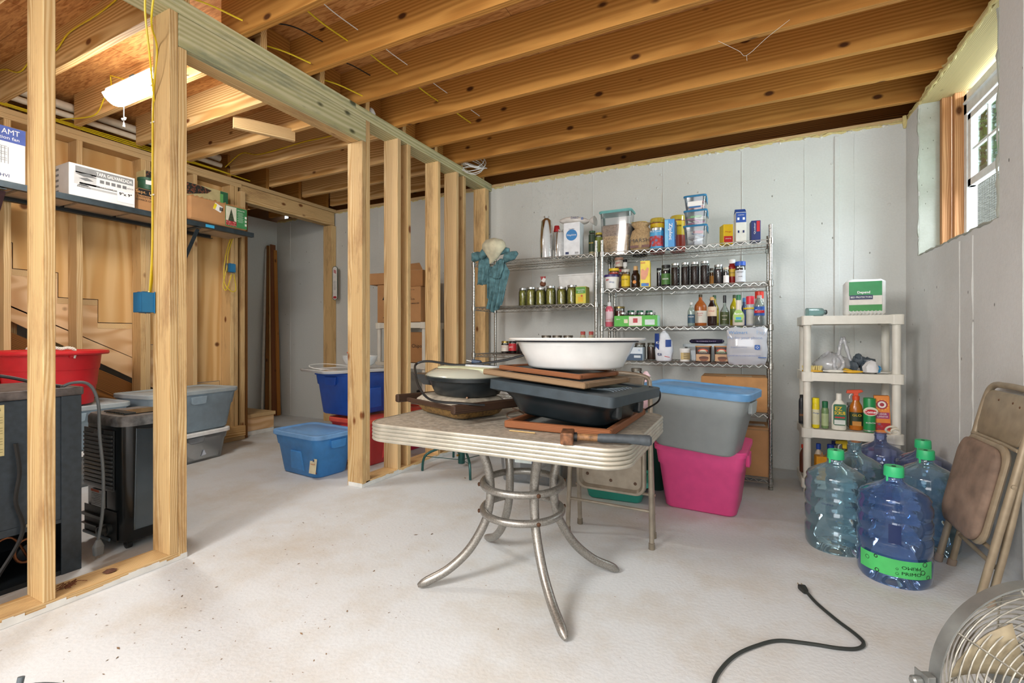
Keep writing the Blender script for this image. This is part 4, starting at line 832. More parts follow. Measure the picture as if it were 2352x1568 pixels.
# enamel basin
t = thing('enamel_basin', 'oval white enamel basin with dark rim line balanced on the frames', 'basin', (-.637, 1.86, .938))
EN = M('#d3d4d2', .22, var=.03, coat=.5); ax = .86
pr = [(.17, 0), (.190, .004), (.200, .012), (.222, .06), (.247, .105), (.252, .112), (.283, .114), (.288, .119), (.283, .124), (.262, .120), (.250, .113), (.225, .06), (.19, .012), (.1, .008)]
m = MB(); m.lathe(pr, 56, sy=.74); m.build('body', EN, t, smooth=40)
m = MB(); m.tube([(.2575*math.cos(a), .2575*.74*math.sin(a), .1095) for a in [2*PI*i/56 for i in range(56)]], .0025, 6, closed=True); m.build('rim_line', M('#1c2230', .4), t, smooth=True)
# warming tray
t = thing('warming_tray', 'old brown warming tray with dark wooden handle rails at the table left end', 'tray', (-1.175, 1.83, TZ+.004), -.40)
HW = lumber('handle_wood', '#4a3526', '#2e2018', ring=70); BR = speck('rusty_brown', '#8a6a38', '#4f381c', 60, .6, .5)
m = MB(); m.loft([(0, .28, .20, .04), (.01, .33, .24, .05), (.045, .37, .28, .04), (.05, .37, .28, .04)], 6); m.build('base_pan', BR, t, smooth=40)
m = MB(); m.loft([(.05, .37, .28, .03), (.066, .36, .27, .03), (.085, .33, .22, .03), (.087, .31, .20, .02)], 5); m.build('heating_plate', M('#9c9484', .5, var=.2, scale=30), t, smooth=40)
for y in (-.15, .15): board('side_rail', (-.22, y, .055), (.22, y, .055), .02, .012, HW, t)
for x in (-.235, .235): board('handle', (x, -.20, .062), (x, .20, .062), .036, .032, HW, t, bevel=.005)
m = MB(); m.tube(curve([(.18, .16, .03), (.25, .17, .01), (.30, .12, .008), (.28, .06, .008), (.24, .08, .02), (.25, .14, .03)], 6), .004, 6); m.build('cord', M('#5a4636', .6), t, smooth=True)
m = MB(); m.tube(curve([(-.02, .02, .092), (.05, -.05, .092), (.12, -.04, .092), (.15, -.07, .091)], 6), .004, 6); m.build('cord', M('#8a6a4e', .6), t, smooth=True)
# electric skillet with clear lid
t = thing('electric_skillet', 'black electric skillet with cloudy clear lid on top of the warming tray', 'cookware', (-1.145, 1.84, TZ+.093), -.30)
m = MB(); m.lathe([(.125, 0), (.135, .006), (.158, .062), (.175, .068), (.178, .082), (.165, .086), (.13, .02)], 40, sx=1.12, sy=.92, e=2.6); m.build('pan', BP, t, smooth=40)
m = MB(); m.loft([(.03, .10, .14, .02), (.075, .17, .20, .02), (.082, .18, .21, .02)], 3, c=(-.235, .02)); m.build('side_grip', BP, t, smooth=40)
LIDM = thin('cloudy_lid', '#c9cdbd', .55, .15, '#eef2e6')
m = MB(); m.lathe([(.172, .084), (.176, .088), (.165, .10), (.135, .118), (.06, .124), (.001, .124)], 40, sx=1.12, sy=.92, e=2.6, cap0=False); m.build('lid', LIDM, t, smooth=45)
m = MB(); m.loft([(.11, .22, .07, .03), (.135, .20, .05, .02)], 4, c=(.07, .03)); m.build('lid_grip', thin('clear_grip', '#dfe6ea', .5, .1), t, smooth=40)
m = MB(); m.loft([(.0, .30, .12, .04), (.03, .32, .14, .04), (.034, .30, .12, .04)], 5); m.build('food_film', M('#c3c9a8', .4), t, (.02, -.0, .093), (0, 0, .15), smooth=40)
cable('power_cord', 'black cord looping from the skillet across the table stack', [(-.80, 1.95, .90), (-.82, 1.98, .975), (-.88, 1.97, .99), (-1.02, 1.93, .955), (-1.2, 1.86, .935), (-1.36, 1.84, .95), (-1.42, 1.82, .935), (-1.36, 1.74, .90), (-1.28, 1.66, .85), (-1.17, 1.60, .805), (-1.02, 1.60, .80), (-.95, 1.66, .79)], .0055, BLACK, cat='cord')
t = thing('plug', 'dark blue plug on the skillet lid', 'plug', (-1.17, 1.96, .945), (0, .2, .4)); m = MB(); m.loft([(-.02, .018, .026, .006), (.02, .024, .032, .006), (.03, .012, .012, .004)], 3)
m.build('plug_body', M('#1c3550', .4), t, rot=(0, PI/2, 0), bevel=.001); 
for y in (-.007, .007): m = MB(); m.bb((-.045, y-.003, -.001), (-.018, y+.003, .001)); m.build('prong', CHROME, t)
cable('hose', 'short black cord curling behind the black tub', [(-.36, 2.0, .86), (-.33, 2.05, .84), (-.34, 2.1, .79), (-.40, 2.12, .745)], .004, BLACK, cat='cord')
# hammer and stick
t = thing('hammer', 'small sledge hammer with brown head and dark rubber grip on the table corner', 'hammer', (-.44, 1.515, TZ+.022), .17+.1)
m = MB(); m.box((-.098, 0, .0), (.042, .085, .040)); m.build('head', M('#7a5236', .55, .4, .3, 60), t, bevel=.005); m = MB(); m.box((-.098, 0, 0), (.030, .05, .034)); 
m.build('neck', M('#5f4a3c', .5, .5), t, bevel=.003)
m = MB(); m.tube([(-.078, 0, 0), (-.066, 0, 0)], .015, 12); m.build('ferrule', BLACK, t, smooth=30)
m = MB(); m.tube([(-.07, 0, 0), (.02, 0, -.001)], [.011, .0125], 12); m.build('shaft', M('#8a6440', .6, .0, .35, 60), t, smooth=30)
m = MB(); m.tube([(.0, 0, -.001), (.01, 0, -.001), (.10, 0, 0), (.165, 0, -.003), (.172, 0, -.003)], [.012, .0155, .015, .018, .012], 14); m.build('grip', M('#3b4247', .6, var=.15, scale=60), t, smooth=40)
m = MB(); m.tube([(-.05, .003, 0), (.055, -.003, 0)], .002, 5); tag(m.build('wooden_skewer', M('#c9a566', .6), None, (-.745, 1.575, TZ+.004), (0, 0, .05), smooth=True), 'thin wooden skewer on the table edge', 'stick')
# ================================================================== BEHIND THE PARTITION
BLU = M('#2f6fc0', .42, var=.04); BLUL = M('#6f9fd2', .45, var=.05); NAVY = M('#1f4fa8', .4); DRED = M('#c23a3c', .45, var=.03)
tb = tote('blue tote with pale blue lid and paper label in front of the end post', .56, .36, .315, M('#3d83c4', .45), BLUL, (-3.09, 2.675, 0), -.10, rb=.07, taper=.82)
pt = patch(.075, .11, M('#d9cfae', .6), tb, (.205, -.1635, .10), (PI/2-.12, 0, .05)); 
text('STORAGE TOTE', .011, M('#c8641e'), tb, (.205, -.1665, .115), (PI/2-.12, 0, .05), w=.05); patch(.07, .012, M('#7a1f2a'), tb, (.206, -.160, .05), (PI/2-.12, 0, .05), 'print'); patch(.016, .016, M('#24406e'), tb, (.22, -.170, .145), (PI/2-.12, 0, .05), 'print')
for i in range(8): patch(.0025, .014, INK, tb, (.215+.0035*i, -.1625, .068), (PI/2-.12, 0, .05), 'print')
tr_ = tote('red tote with red lid under the tall blue tote', .56, .44, .37, DRED, M('#d0503c', .45), (-2.95, 3.18, 0), 1.5, rb=.05)
tn = tote('tall deep blue tote stacked on the red tote', .58, .44, .36, NAVY, WHITE, (-3.08, 3.14, .41), 1.5, rb=.05, lidless=True)
t = thing('lid_tray', 'white shallow plastic lid lying skewed over the tall blue tote', 'lid', (-3.10, 3.10, .772), 1.25)
m = MB(); m.loft([(0, .74, .56, .08), (.018, .76, .58, .08), (.024, .74, .56, .07), (.024, .60, .42, .05), (.016, .58, .40, .05)], 6); m.build('lid_body', thin('milky_lid', '#e6ebec', .75, .3), t, smooth=30)
t = thing('white_bowl', 'white bowl standing on the skewed lid behind the end post', 'bowl', (-3.07, 3.14, .797)); m = MB(); m.lathe([(.05, 0), (.07, .004), (.11, .035), (.135, .10), (.14, .102), (.13, .10), (.09, .03), (.04, .012)], 30, sx=1.25); m.build('bowl', M('#e4e8ea', .25), t, smooth=40)
t = thing('white_cup', 'small white cup with red lid beside the white bowl', 'cup', (-3.30, 3.28, .797)); m = MB(); m.lathe([(.03, 0), (.035, .005), (.045, .12), (.04, .115), (.03, .01)], 20); m.build('cup', WHITE, t, smooth=40); m = MB(); m.lathe([(.047, .118), (.047, .13), (.03, .134)], 20); m.build('cup_lid', RED, t, smooth=30)
m = MB(); m.tube([(.18*math.cos(a), .18*math.sin(a), 0) for a in [2*PI*i/30 for i in range(30)]], .003, 6, closed=True); tag(m.build('wire_hoop', WHITE, None, (-3.22, 2.96, .806), (0, .12, 0), smooth=True), 'white wire hoop lying on the skewed lid', 'hoop')
tote('red tote with bright lid behind the second pair of studs', .36, .42, .36, M('#cc2f4e', .45), M('#d8402e', .45), (-2.99, 3.68, 0), 1.57, rb=.05)
0 and tote('pink-red tote pushed against the far wall behind the partition', .46, .4, .3, M('#e0355c', .45), M('#e0355c', .45), (-2.80, 4.13, 0), .05, rb=.05)
def resin_shelf(label, x0, x1, y0, y1, levels, rpost=.028, col='#dfdcd0'):
    """white resin shelving: levels are shelf-top heights"""
    cx, cy = (x0+x1)/2, (y0+y1)/2; W, D = x1-x0, y1-y0; R = M(col, .42, var=.03)
    t = thing('resin_shelf_unit', label, 'shelf', (cx, cy, 0))
    for z in levels:
        s = MB(); ch = .06
        oct_ = [(-W/2+ch*0, -D/2), (W/2, -D/2), (W/2, D/2), (-W/2, D/2)]
        s.loft([(z-.056, W, D, .03), (z, W, D, .03), (z, W-.02, D-.02, .025), (z-.006, W-.03, D-.03, .02), (z-.006, .02, .02, .005)], 4, cap0=False); 
        sh = s.build('shelf', R, t, smooth=30)
        for a in (-1, 1):
            for b in (-1, 1): q = MB(); q.loft([(z-.062, .072, .072, .02), (z+.003, .072, .072, .02)], 4, c=(a*(W/2-.034), b*(D/2-.034))); q.build('corner_socket', R, sh, bevel=.003)
    prev = 0
    for z in levels:
        for a in (-1, 1):
            for b in (-1, 1):
                if z-.06-prev > .03:
                    q = MB(); q.tube([(a*(W/2-.034), b*(D/2-.034), prev), (a*(W/2-.034), b*(D/2-.034), z-.06)], rpost, 14); q.build('post', R, t, smooth=40)
        prev = z
    return t
resin_shelf('white resin shelf unit with cereal cartons behind the partition studs', -3.56, -2.90, 3.86, 4.20, (.42, .80, 1.215), .024)
PB = []
def printed(label, w, d, h, loc, rot, mat=CARD, lines=()):
    t = carton(label, w, d, h, loc, rot, mat)
    for (s, hh, x, z, ww) in lines: text(s, hh, INK, t, (x, -d/2-.002, z), FRONT, w=ww)
    return t
t = printed('printed raisin bran carton on the top of the far resin shelf', .36, .30, .36, (-3.14, 4.02, 1.22), 0, CARD, [('RAISIN BRAN CER', .02, .08, .19, .16), ('Kelly', .016, .08, .235, .05), ('10-20-25', .012, .05, .33, .1)])
m = MB(); m.prism([(.0, .25), (.06, .25), (.03, .30)], -.1525, -.1505, 'y'); m.build('print', INK, t); m = MB(); m.prism([(.015, .256), (.045, .256), (.03, .281)], -.1535, -.152, 'y'); m.build('print', CARD, t)
t = carton('open small carton on top of the raisin bran carton', .24, .24, .17, (-3.10, 4.02, 1.588), .1, CARD2, flaps=False)
m = MB(); m.add([(-.12, -.12, .17), (.12, -.12, .17), (.12, -.18, .23), (-.12, -.18, .22)], [(0, 1, 2, 3)]); m.add([(-.12, .12, .17), (-.12, -.12, .17), (-.2, -.1, .2), (-.2, .1, .2)], [(0, 1, 2, 3)]); m.build('open_flap', CARD, t)
t = printed('tall carton with triangle mark at the left of the top resin shelf', .18, .26, .40, (-3.47, 4.03, 1.22), 0, CARD, [('4', .035, .0, .05, .02)])
m = MB(); m.prism([(-.02, .24), (.05, .24), (.015, .30)], -.1325, -.1305, 'y'); m.build('print', INK, t)
carton('plain small carton overhanging the tall one at the top left', .30, .24, .12, (-3.53, 4.03, 1.63), .12, CARD)
printed('chips carton on the middle tier of the far resin shelf', .30, .24, .31, (-3.12, 4.03, .803), 0, CARD2, [('Chipos', .05, .09, .17, .15)])
m = MB(); m.lathe([(.05, 0), (.06, .01), (.055, .04), (.02, .055)], 16); t = thing('cable_reel', 'dark coil of cord on the lower tier of the far resin shelf', 'cord', (-3.0, 3.95, .423)); m.build('coil', BLACK, t, smooth=True)
for k in range(3): m = MB(); m.tube([(.055*math.cos(a), .055*math.sin(a), .06+.014*k) for a in [2*PI*i/20 for i in range(20)]], .007, 6, closed=True); m.build('coil', BLACK, t, smooth=True)
# ---- green folding tree stand on the floor by the table
GS = M('#23504c', .35, .3)
t = thing('tree_stand', 'dark green metal tree stand with four bent legs beyond the table', 'stand', (-2.07, 3.24, 0), 0)
m = MB(); m.lathe([(.018, .04), (.028, .045), (.028, .245), (.022, .25), (.022, .06)], 18); m.build('socket', GS, t, smooth=35)
for fx_, fy_ in ((-2.31, 3.04), (-1.84, 3.00), (-1.84, 3.52), (-2.32, 3.50)):
    dx, dy = fx_+2.07, fy_-3.24; m = MB(); m.tube(curve([(dx*.06, dy*.06, .22), (dx*.45, dy*.45, .185), (dx*.85, dy*.85, .14), (dx*.97, dy*.97, .09), (dx, dy, .004)], 5), .010, 8); m.build('leg', GS, t, smooth=True)
    m = MB(); m.tube([(dx*.08, dy*.08, .075), (dx*.9, dy*.9, .115)], .003, 6); m.build('brace_rod', GS, t)
m = MB(); m.lathe([(.004, 0), (.004, .03), (.009, .03), (.009, .035)], 8); m.build('thumb_screw', M('#b08d4a', .3, .9), t, (0, -.028, .12), (PI/2, 0, 0))
# ---- clear bin under the table
t = tote('clear lidded bin with paper label seen between the table legs', .50, .36, .30, CLEARP, thin('clear_lid', '#e4eaee', .5, .3), (-1.42, 3.27, 0), .10, name='clear_bin', ribs=False, taper=.9)
patch(.13, .12, M('#cfdcdc', .6), t, (-.045, -.176, .215), (PI/2-.06, 0, 0)); patch(.11, .022, M('#27477e'), t, (-.045, -.178, .262), (PI/2-.06, 0, 0), 'print'); patch(.10, .02, M('#1b63a8'), t, (-.025, -.174, .165), (PI/2-.06, 0, 0), 'print'); patch(.045, .014, M('#c33b3b'), t, (-.075, -.180, .262), (PI/2-.06, 0, 0), 'print')
m = MB(); m.prism([(-.05, .20), (-.01, .19), (.0, .225), (-.03, .24)], -.1785, -.177, 'y'); m.build('print', M('#8fa0a6'), t)
for i, (x, z, c, s) in enumerate(((-.05, .10, '#2b2d30', .05), (.02, .07, '#b9a06a', .04), (.08, .12, '#c9c6be', .05), (-.12, .06, '#8d98a0', .05), (.14, .07, '#d9a6b8', .045), (.06, .2, '#e3e4e4', .05))):
    m = MB(); m.lathe([(s*.5, 0), (s, .01), (s, s), (s*.3, s*1.3)], 14); m.build('content', M(c, .6), t, (x, -.08+.02*i, z), (.7+i, .3, i), smooth=40)
tote('teal translucent bin pushed under behind the folded chair', .40, .28, .13, M('#2f9a88', .35), M('#45b3a0', .35), (-.78, 3.16, 0), .05, name='storage_bin', ribs=False, rb=.03)
tote('dark green tote standing behind the folded chair', .36, .32, .50, M('#1e463c', .4), M('#1f5548', .4), (-.66, 3.50, 0), 0, ribs=False)
tote('orange-red tote just showing beside the pink tote', .34, .30, .28, M('#cf3f20', .45), M('#d9502c', .45), (-.52, 3.92, .085), 0, ribs=False)
# ---- folded metal chair standing behind the table
CH = M('#9d9384', .38, .35, .12); CHD = M('#8a8070', .45, .3, .12)
t = thing('folding_chair', 'folded taupe metal chair standing upright behind the table, seat underside out', 'chair', (-.65, 2.50, 0), -.03)
xl, xr = -.225, .225
def leg_tube(pts, name='frame_tube', r=.0125): m = MB(); m.tube(curve(pts, 6), r, 10); return m.build(name, CH, t, smooth=60)
leg_tube([(xl+.0, -.06, .012), (xl+.005, -.05, .25), (xl+.012, -.035, .55), (xl+.02, -.01, .80), (xl+.05, .0, .86), (0, .0, .875), (xr-.05, 0, .86), (xr-.02, -.01, .80), (xr-.012, -.035, .55), (xr-.005, -.05, .25), (xr, -.06, .012)], 'front_frame')
leg_tube([(xl+.02, .08, .012), (xl+.022, .05, .3), (xl+.025, .01, .62)], 'rear_leg'); leg_tube([(xr-.02, .08, .012), (xr-.022, .05, .3), (xr-.025, .01, .62)], 'rear_leg')
for y, z in ((-.052, .185), (.055, .235)): m = MB(); m.tube([(xl+.005, y, z), (xr-.005, y, z)], .008, 8); m.build('cross_bar', CH, t, smooth=60)
m = MB(); w_, h_ = .365, .40
def sring(w, h, r, y): return [(p[0], y, p[1]+.245+h_/2) for p in [(q[0], q[1]) for q in rrect(w, h, r, 6, 0)]]
m.rings([sring(w_, h_, .05, -.03), sring(w_+.006, h_+.006, .05, -.024), sring(w_+.006, h_+.006, .05, .0), sring(w_-.03, h_-.03, .04, .0)], cap0=False); m.rings([sring(w_, h_, .05, -.03), sring(w_-.02, h_-.02, .045, -.03), sring(w_-.045, h_-.045, .035, -.008)], cap0=False); m.build('seat_pan', CH, t, smooth=30)
for x, z in ((-.13, .32), (0, .30), (.13, .30)): m = MB(); m.lathe([(.009, 0), (.005, .003), (.002, .0005)], 10); m.build('rivet', M('#6a5446', .5, .5), t, (x, -.0085, z), (PI/2, 0, 0))
patch(.15, .045, M('#d5d3cc', .6), t, (-.075, -.0095, .40)); 
for i in range(6): patch(.055, .002, M('#77736a'), t, (-.115, -.011, .415-.006*i), name='print')
m = MB(); m.loft([(.0, .30, .02, .008), (.18, .36, .02, .008)], 3); m.build('backrest', CH, t, (0, .0, .68), bevel=.004)
for x in (xl+.0, xr): m = MB(); m.lathe([(.015, 0), (.016, .002), (.0155, .03), (.013, .032)], 12); m.build('rubber_foot', CHD, t, (x, -.06, 0), smooth=40)
for x in (xl+.02, xr-.02): m = MB(); m.lathe([(.015, 0), (.016, .002), (.0155, .03), (.013, .032)], 12); m.build('rubber_foot', CHD, t, (x, .08, 0), smooth=40)
m = MB(); m.tube(curve([(-.05, 0, .0), (-.045, 0, .12), (.0, 0, .15), (.045, 0, .12), (.05, 0, 0)], 6), .007, 8); 
t2 = thing('plush_toy', 'pale pink plush lump lying on the dark green tote behind the black tub', 'plush', (AX(1474, 3.5), 3.5, .522)); m = MB(); m.lathe([(.02, 0), (.085, .03), (.10, .10), (.07, .2), (.02, .26)], 20, sx=1, sy=.8); m.build('plush_body', M('#e2b9bf', .9, bump=.5), t2, smooth=60)
m = MB(); m.lathe([(.01, -.03), (.035, 0), (.01, .035)], 12); m.build('ear', M('#e9c7cc', .9, bump=.5), t2, (.03, 0, .26), smooth=60)
# ---- grey tote on pink tote, right of the table
PK = M('#ee5596', .42, var=.03); GY = M('#9aa1a2', .45, var=.03)
tp = tote('bright pink tote on the floor with the grey tote skewed on top', .50, .48, .39, PK, PK, (-.245, 3.27, 0), -.08, lidless=True, taper=.82, ribs=False, rb=.05)
m = MB(); m.loft([(.375, .53, .51, .06), (.398, .53, .51, .06)], 5); m.build('lid', PK, tp, smooth=30)
tg = tote('grey tote with blue lid on top of the pink tote', .56, .38, .345, GY, M('#6397c6', .4), (-.262, 3.05, .405), (0, .05, -.20), taper=.80, ribs=False, rb=.07, band=.68, lidh=.034)
t = None
# ================================================================== WIRE RACKS
WIRE = M('#b9b9b4', .3, .95, .12, 40); POST = M('#b4b4ae', .25, .95, .2, 120)
def wire_rack(label, x0, x1, y0, y1, top, levels):
    t = thing('wire_shelf_rack', label, 'shelf', ((x0+x1)/2, (y0+y1)/2, 0)); W = (x1-x0)/2; D = (y1-y0)/2
    for a in (-1, 1):
        for b in (-1, 1):
            m = MB(); pts = []; rr = []
            n = int(top/.0254)
            for i in range(n):
                z = .02+i*.0254; pts += [(a*W, b*D, z), (a*W, b*D, z+.021), (a*W, b*D, z+.0225), (a*W, b*D, z+.0245)]; rr += [.0127, .0127, .0112, .0112]
            pts.append((a*W, b*D, top)); rr.append(.0127); m.tube(pts, rr, 10); m.lathe([(.016, 0), (.016, .02), (.012, .022)], 10, c=(a*W, b*D, 0)); m.lathe([(.0135, -.004), (.0135, .008), (.008, .011)], 10, c=(a*W, b*D, top))
            m.build('post', POST, t, smooth=40)
    for z in levels:
        m = MB(); w, d = W-.016, D-.016
        for zz in (z-.004, z-.032):
            m.tube([(-w, -D, zz), (w, -D, zz)], .0032, 6); m.tube([(-w, D, zz), (w, D, zz)], .0032, 6); m.tube([(-W, -d, zz), (-W, d, zz)], .0032, 6); m.tube([(W, -d, zz), (W, d, zz)], .0032, 6)
        def zz_(p, q, n):
            p, q = Vector(p), Vector(q); return [p.lerp(q, i/n)+Vector((0, 0, -.006 if i % 2 else -.030)) for i in range(n+1)]
        n = int(2*W/.03)
        for s in (-1, 1): m.tube(zz_((-w, s*D, z), (w, s*D, z), n), .0022, 4); m.tube(zz_((s*W, -d, z), (s*W, d, z), 13), .0022, 4)
        fr = m.build('shelf', WIRE, t, smooth=40)
        m = MB(); k = int(2*W/.0254)
        for i in range(1, k): x = -W+2*W*i/k; m.tube([(x, -D, z-.003), (x, D, z-.003)], .0016, 4)
        for y in (-D*.34, D*.34): m.tube([(-W, y, z-.008), (W, y, z-.008)], .003, 5)
        m.build('wire_deck', WIRE, fr)['kind'] = 'stuff'
        for a in (-1, 1):
            for b in (-1, 1): m = MB(); m.lathe([(.0165, -.038), (.0185, -.036), (.0175, .004), (.0145, .006)], 10, c=(a*W, b*D, z)); m.build('corner_collar', POST, fr, smooth=40)
    return t
R2 = (-1.052, .150); R1 = (-2.262, -1.100); RY = (3.75, 4.17)
L2 = (1.752, 1.458, 1.150, .880, .530, .075); L1 = (1.752, 1.345, .915, .50, .075)
wire_rack('chrome wire rack with six shelves of groceries, right of the two', R2[0], R2[1], RY[0], RY[1], 1.842, L2)
wire_rack('chrome wire rack with green bean jars, left one beside the partition', R1[0], R1[1], RY[0], RY[1], 1.842, L1)
# ------------------------------------------------------------------ goods
def band(t, r, z0, z1, a0, a1, mat, name='label', c=(0, 0), n=14, sx=1, sy=1):
    m = MB(); vs = []; fs = []
    for i in range(n+1):
        a = math.radians(a0+(a1-a0)*i/n)
        for rr, z in ((r, z0), (r, z1)): vs.append((c[0]+rr*math.cos(a)*sx, c[1]+rr*math.sin(a)*sy, z))
    for i in range(n): fs.append((2*i, 2*i+2, 2*i+3, 2*i+1))
    m.add(vs, fs); return m.build(name, mat, t, smooth=60)
def dims(px0, px1, py, Y, zb):
    x0, x1 = AX(px0, Y), AX(px1, Y); return (x0+x1)/2, (x1-x0)/2*.96, AZ((px0+px1)/2, py, Y)-zb
def jar(label, px, py, Y, zb, fill, lid=CHROME, lidh=.016, neck=.86, fillk=.86, lab=None, glass=GLASS, quilt=False, labspan=(.25, .7), words=None, group=None, wcol=INK, cat='jar', name='glass_jar', opaque=False):
    x, r, h = dims(px[0], px[1], py, Y, zb); t = thing(name, label, cat, (x, Y, zb), 0, group)
    z1 = h-lidh
    if quilt:
        m = MB(); rs = []; n = 24
        for k in range(13):
            zz = .004+(z1*.86)*k/12; rs.append([((r*(1-.05*(((j+k) % 2))))*math.cos(2*PI*j/n), (r*(1-.05*(((j+k) % 2))))*math.sin(2*PI*j/n), zz) for j in range(n)])
        rs.append([(r*neck*math.cos(2*PI*j/n), r*neck*math.sin(2*PI*j/n), z1) for j in range(n)]); m.rings(rs, cap1=False); m.build('glass', glass, t)
    else:
        m = MB(); m.lathe([(r*.9, 0), (r, .006), (r, z1*.82), (r*.97, z1*.88), (r*neck, z1*.95), (r*neck, z1)], 24, cap1=False); m.build('glass', fill if opaque else glass, t, smooth=35)
    if not opaque: m = MB(); m.lathe([(r*.85, .004), (r*.93, .01), (r*.93, z1*fillk*.9), (r*.8, z1*fillk)], 20); m.build('content', fill, t, smooth=35)
    m = MB(); m.lathe([(r*(neck+.05), z1-.001), (r*(neck+.05), h-.002), (r*(neck), h)], 24); m.build('lid', lid, t, smooth=30)
    if lab: band(t, r*1.012, h*labspan[0], h*labspan[1], 190, 350, lab)
    if words:
        for i, (s, k, hh) in enumerate(words): text(s, hh, wcol, t, (0, -r*1.02, h*k), FRONT, w=min(r*1.3, hh*.62*len(s)))
    return t
def bottle(label, px, py, Y, zb, liquid, cap, capr=.32, caph=.10, shoulder=.62, neckr=.26, lab=None, labspan=(.15, .5), glass=None, words=None, wcol=INK, waist=None, name='bottle', cat='bottle', capname='cap', fillk=1., sy=1., body=None, extra=None):
    x, r, h = dims(px[0], px[1], py, Y, zb); t = thing(name, label, cat, (x, Y, zb))
    zc = h*(1-caph); pr = [(r*.88, 0), (r, .007)]
    if waist: pr += [(r, h*(waist-.07)), (r*.88, h*waist), (r, h*(waist+.07))]
    pr += [(r, h*shoulder), (r*.93, h*(shoulder+.06)), (r*.62, h*(shoulder+.15)), (r*neckr*1.1, h*(shoulder+.22) if shoulder+.22 < 1-caph else zc-.004), (r*neckr, zc)]
    m = MB(); m.lathe(pr, 22, sy=sy, cap1=False); m.build('body', body or glass or liquid, t, smooth=40)
    if glass and not body:
        m = MB(); m.lathe([(a*.93, b+.002) for a, b in pr if b < h*fillk], 20, sy=sy); m.build('liquid', liquid, t, smooth=40)
    m = MB(); m.lathe([(r*capr, zc-.002), (r*capr*1.02, h-.003), (r*capr*.85, h)], 16); m.build(capname, cap, t, smooth=30)
    if lab: band(t, r*1.012, h*labspan[0], h*labspan[1], 195, 345, lab, sy=sy)
    if words:
        for s, k, hh in words: text(s, hh, wcol, t, (0, -r*1.03*sy, h*k), FRONT, w=min(r*1.45, hh*.62*len(s)))
    return t
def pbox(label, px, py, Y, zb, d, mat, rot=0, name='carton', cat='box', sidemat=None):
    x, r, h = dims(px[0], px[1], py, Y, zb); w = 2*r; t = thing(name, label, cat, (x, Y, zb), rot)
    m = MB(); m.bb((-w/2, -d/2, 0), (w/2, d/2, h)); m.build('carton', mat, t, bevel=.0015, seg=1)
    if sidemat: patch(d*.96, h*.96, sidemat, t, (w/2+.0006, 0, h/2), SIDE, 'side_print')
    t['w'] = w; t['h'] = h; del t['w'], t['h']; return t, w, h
def face(t, w, h, mat, x, y, z, name='print'): return patch(w, h, mat, t, (x, y, z), FRONT, name)
YF, YM, YBK = 3.83, 3.96, 4.08
BROWN = M('#3a1f16', .4); PICK = speck('pickled_beans', '#a3a046', '#5f5c22', 90, .5, .35, None, .4); DBER = speck('jam', '#2a1418', '#12080b', 90, .5, .3)
YEL = M('#e8c51c', .45); BLU2 = M('#1c4f9e', .45); BLU3 = M('#2d7cc4', .45); GRN = M('#2e8b46', .45); REDP = M('#c4202a', .45); PINKB = M('#d9808f', .3); NAVY2 = M('#1b2b5e', .45); CREAM = M('#e4dcc2', .6); TAN = M('#b08a5e', .6); OLIVE = M('#3d4a1c', .3); SILV = M('#c4c6c4', .3, .85)
LG = thin('clear_bottle', '#d6e2dc', .15, .08)
# --- rack 1, top shelf
def cups(label, px, pyt, Y, zb, n, mat=WHITE, bag=True, name='foam_cup_stack'):
    x, r, h = dims(px[0], px[1], pyt, Y, zb); t = thing(name, label, 'cups', (x, Y, zb))
    m0 = MB(); hc = h*.42; m0.lathe([(r*.96, 0), (r, .003), (r*.99, .008), (r*.72, hc), (r*.68, hc), (r*.9, .01)], 22); st = (h-hc)/(n-1)
    for k in range(n):
        if k == 0: o0 = o = m0.build('cup', mat, t, smooth=40)
        else: o = o0.copy(); COL.objects.link(o); o.parent = t
        o.location = (0, 0, st*k)
    if bag: m = MB(); m.lathe([(r*1.15, 0), (r*1.2, h*.5), (r*.95, h*1.0), (r*.4, h*1.07), (r*.5, h*1.13)], 14, cap1=False); m.build('bag', CLEARP, t, smooth=50)
    return t
cups('tall stack of white foam cups in a clear bag on the left rack', (1243, 1268), 508, YF, L1[0], 13)
cups('shorter stack of white cups topped by a red cup, beside the foam cups', (1276, 1300), 535, YF+.02, L1[0], 8)
t = thing('red_cup', 'single red plastic cup upside down on the short cup stack', 'cup', (AX(1279, 3.98), 3.98, AZ(1279, 533, 3.98))); m = MB(); m.lathe([(.03, 0), (.031, .003), (.022, .055), (.02, .055), (.028, .004)], 18); m.build('cup', RED, t, smooth=40)
m = MB(); m.bb((-.03, -.03, -.165), (.03, .03, -.002)); 
m.build('cup_sleeve', WHITE, t, bevel=.01)
t, w, h = pbox('white and blue napkin pack on the left rack', (1299, 1337), 514, YF, L1[0], .11, M('#e6eaee', .5), sidemat=M('#dfe6ea', .5))
m = MB(); m.lathe([(.001, 0), (w*.33, .0), (w*.33, .0012)], 24, sx=1.05); m.build('print', M('#2a7fc0'), t, (-.0, -.0555, h*.62), (PI/2, 0, 0)); m = MB(); m.lathe([(.001, 0), (w*.22, .0), (w*.22, .001)], 24); m.build('print', M('#4fa6d9'), t, (.055+0, .0, h*.7), (PI/2, 0, PI/2))
text('Napkins', .022, WINK, t, (0, -.0575, h*.62), FRONT, w=.08); text('Great Value', .012, NAVY2, t, (0, -.0575, h*.80), FRONT, w=.05); face(t, .03, .02, NAVY2, -.04, -.0555, .022); 
for i in range(8): face(t, .0016, .016, INK, .03+.004*i, -.0556, .02)
t = thing('plastic_bag', 'crinkled clear bag of white plates lying over the napkin pack', 'bag', (AX(1325, 3.95), 3.95, AZ(1325, 513, 3.95)))
m = MB(); 
rs = []
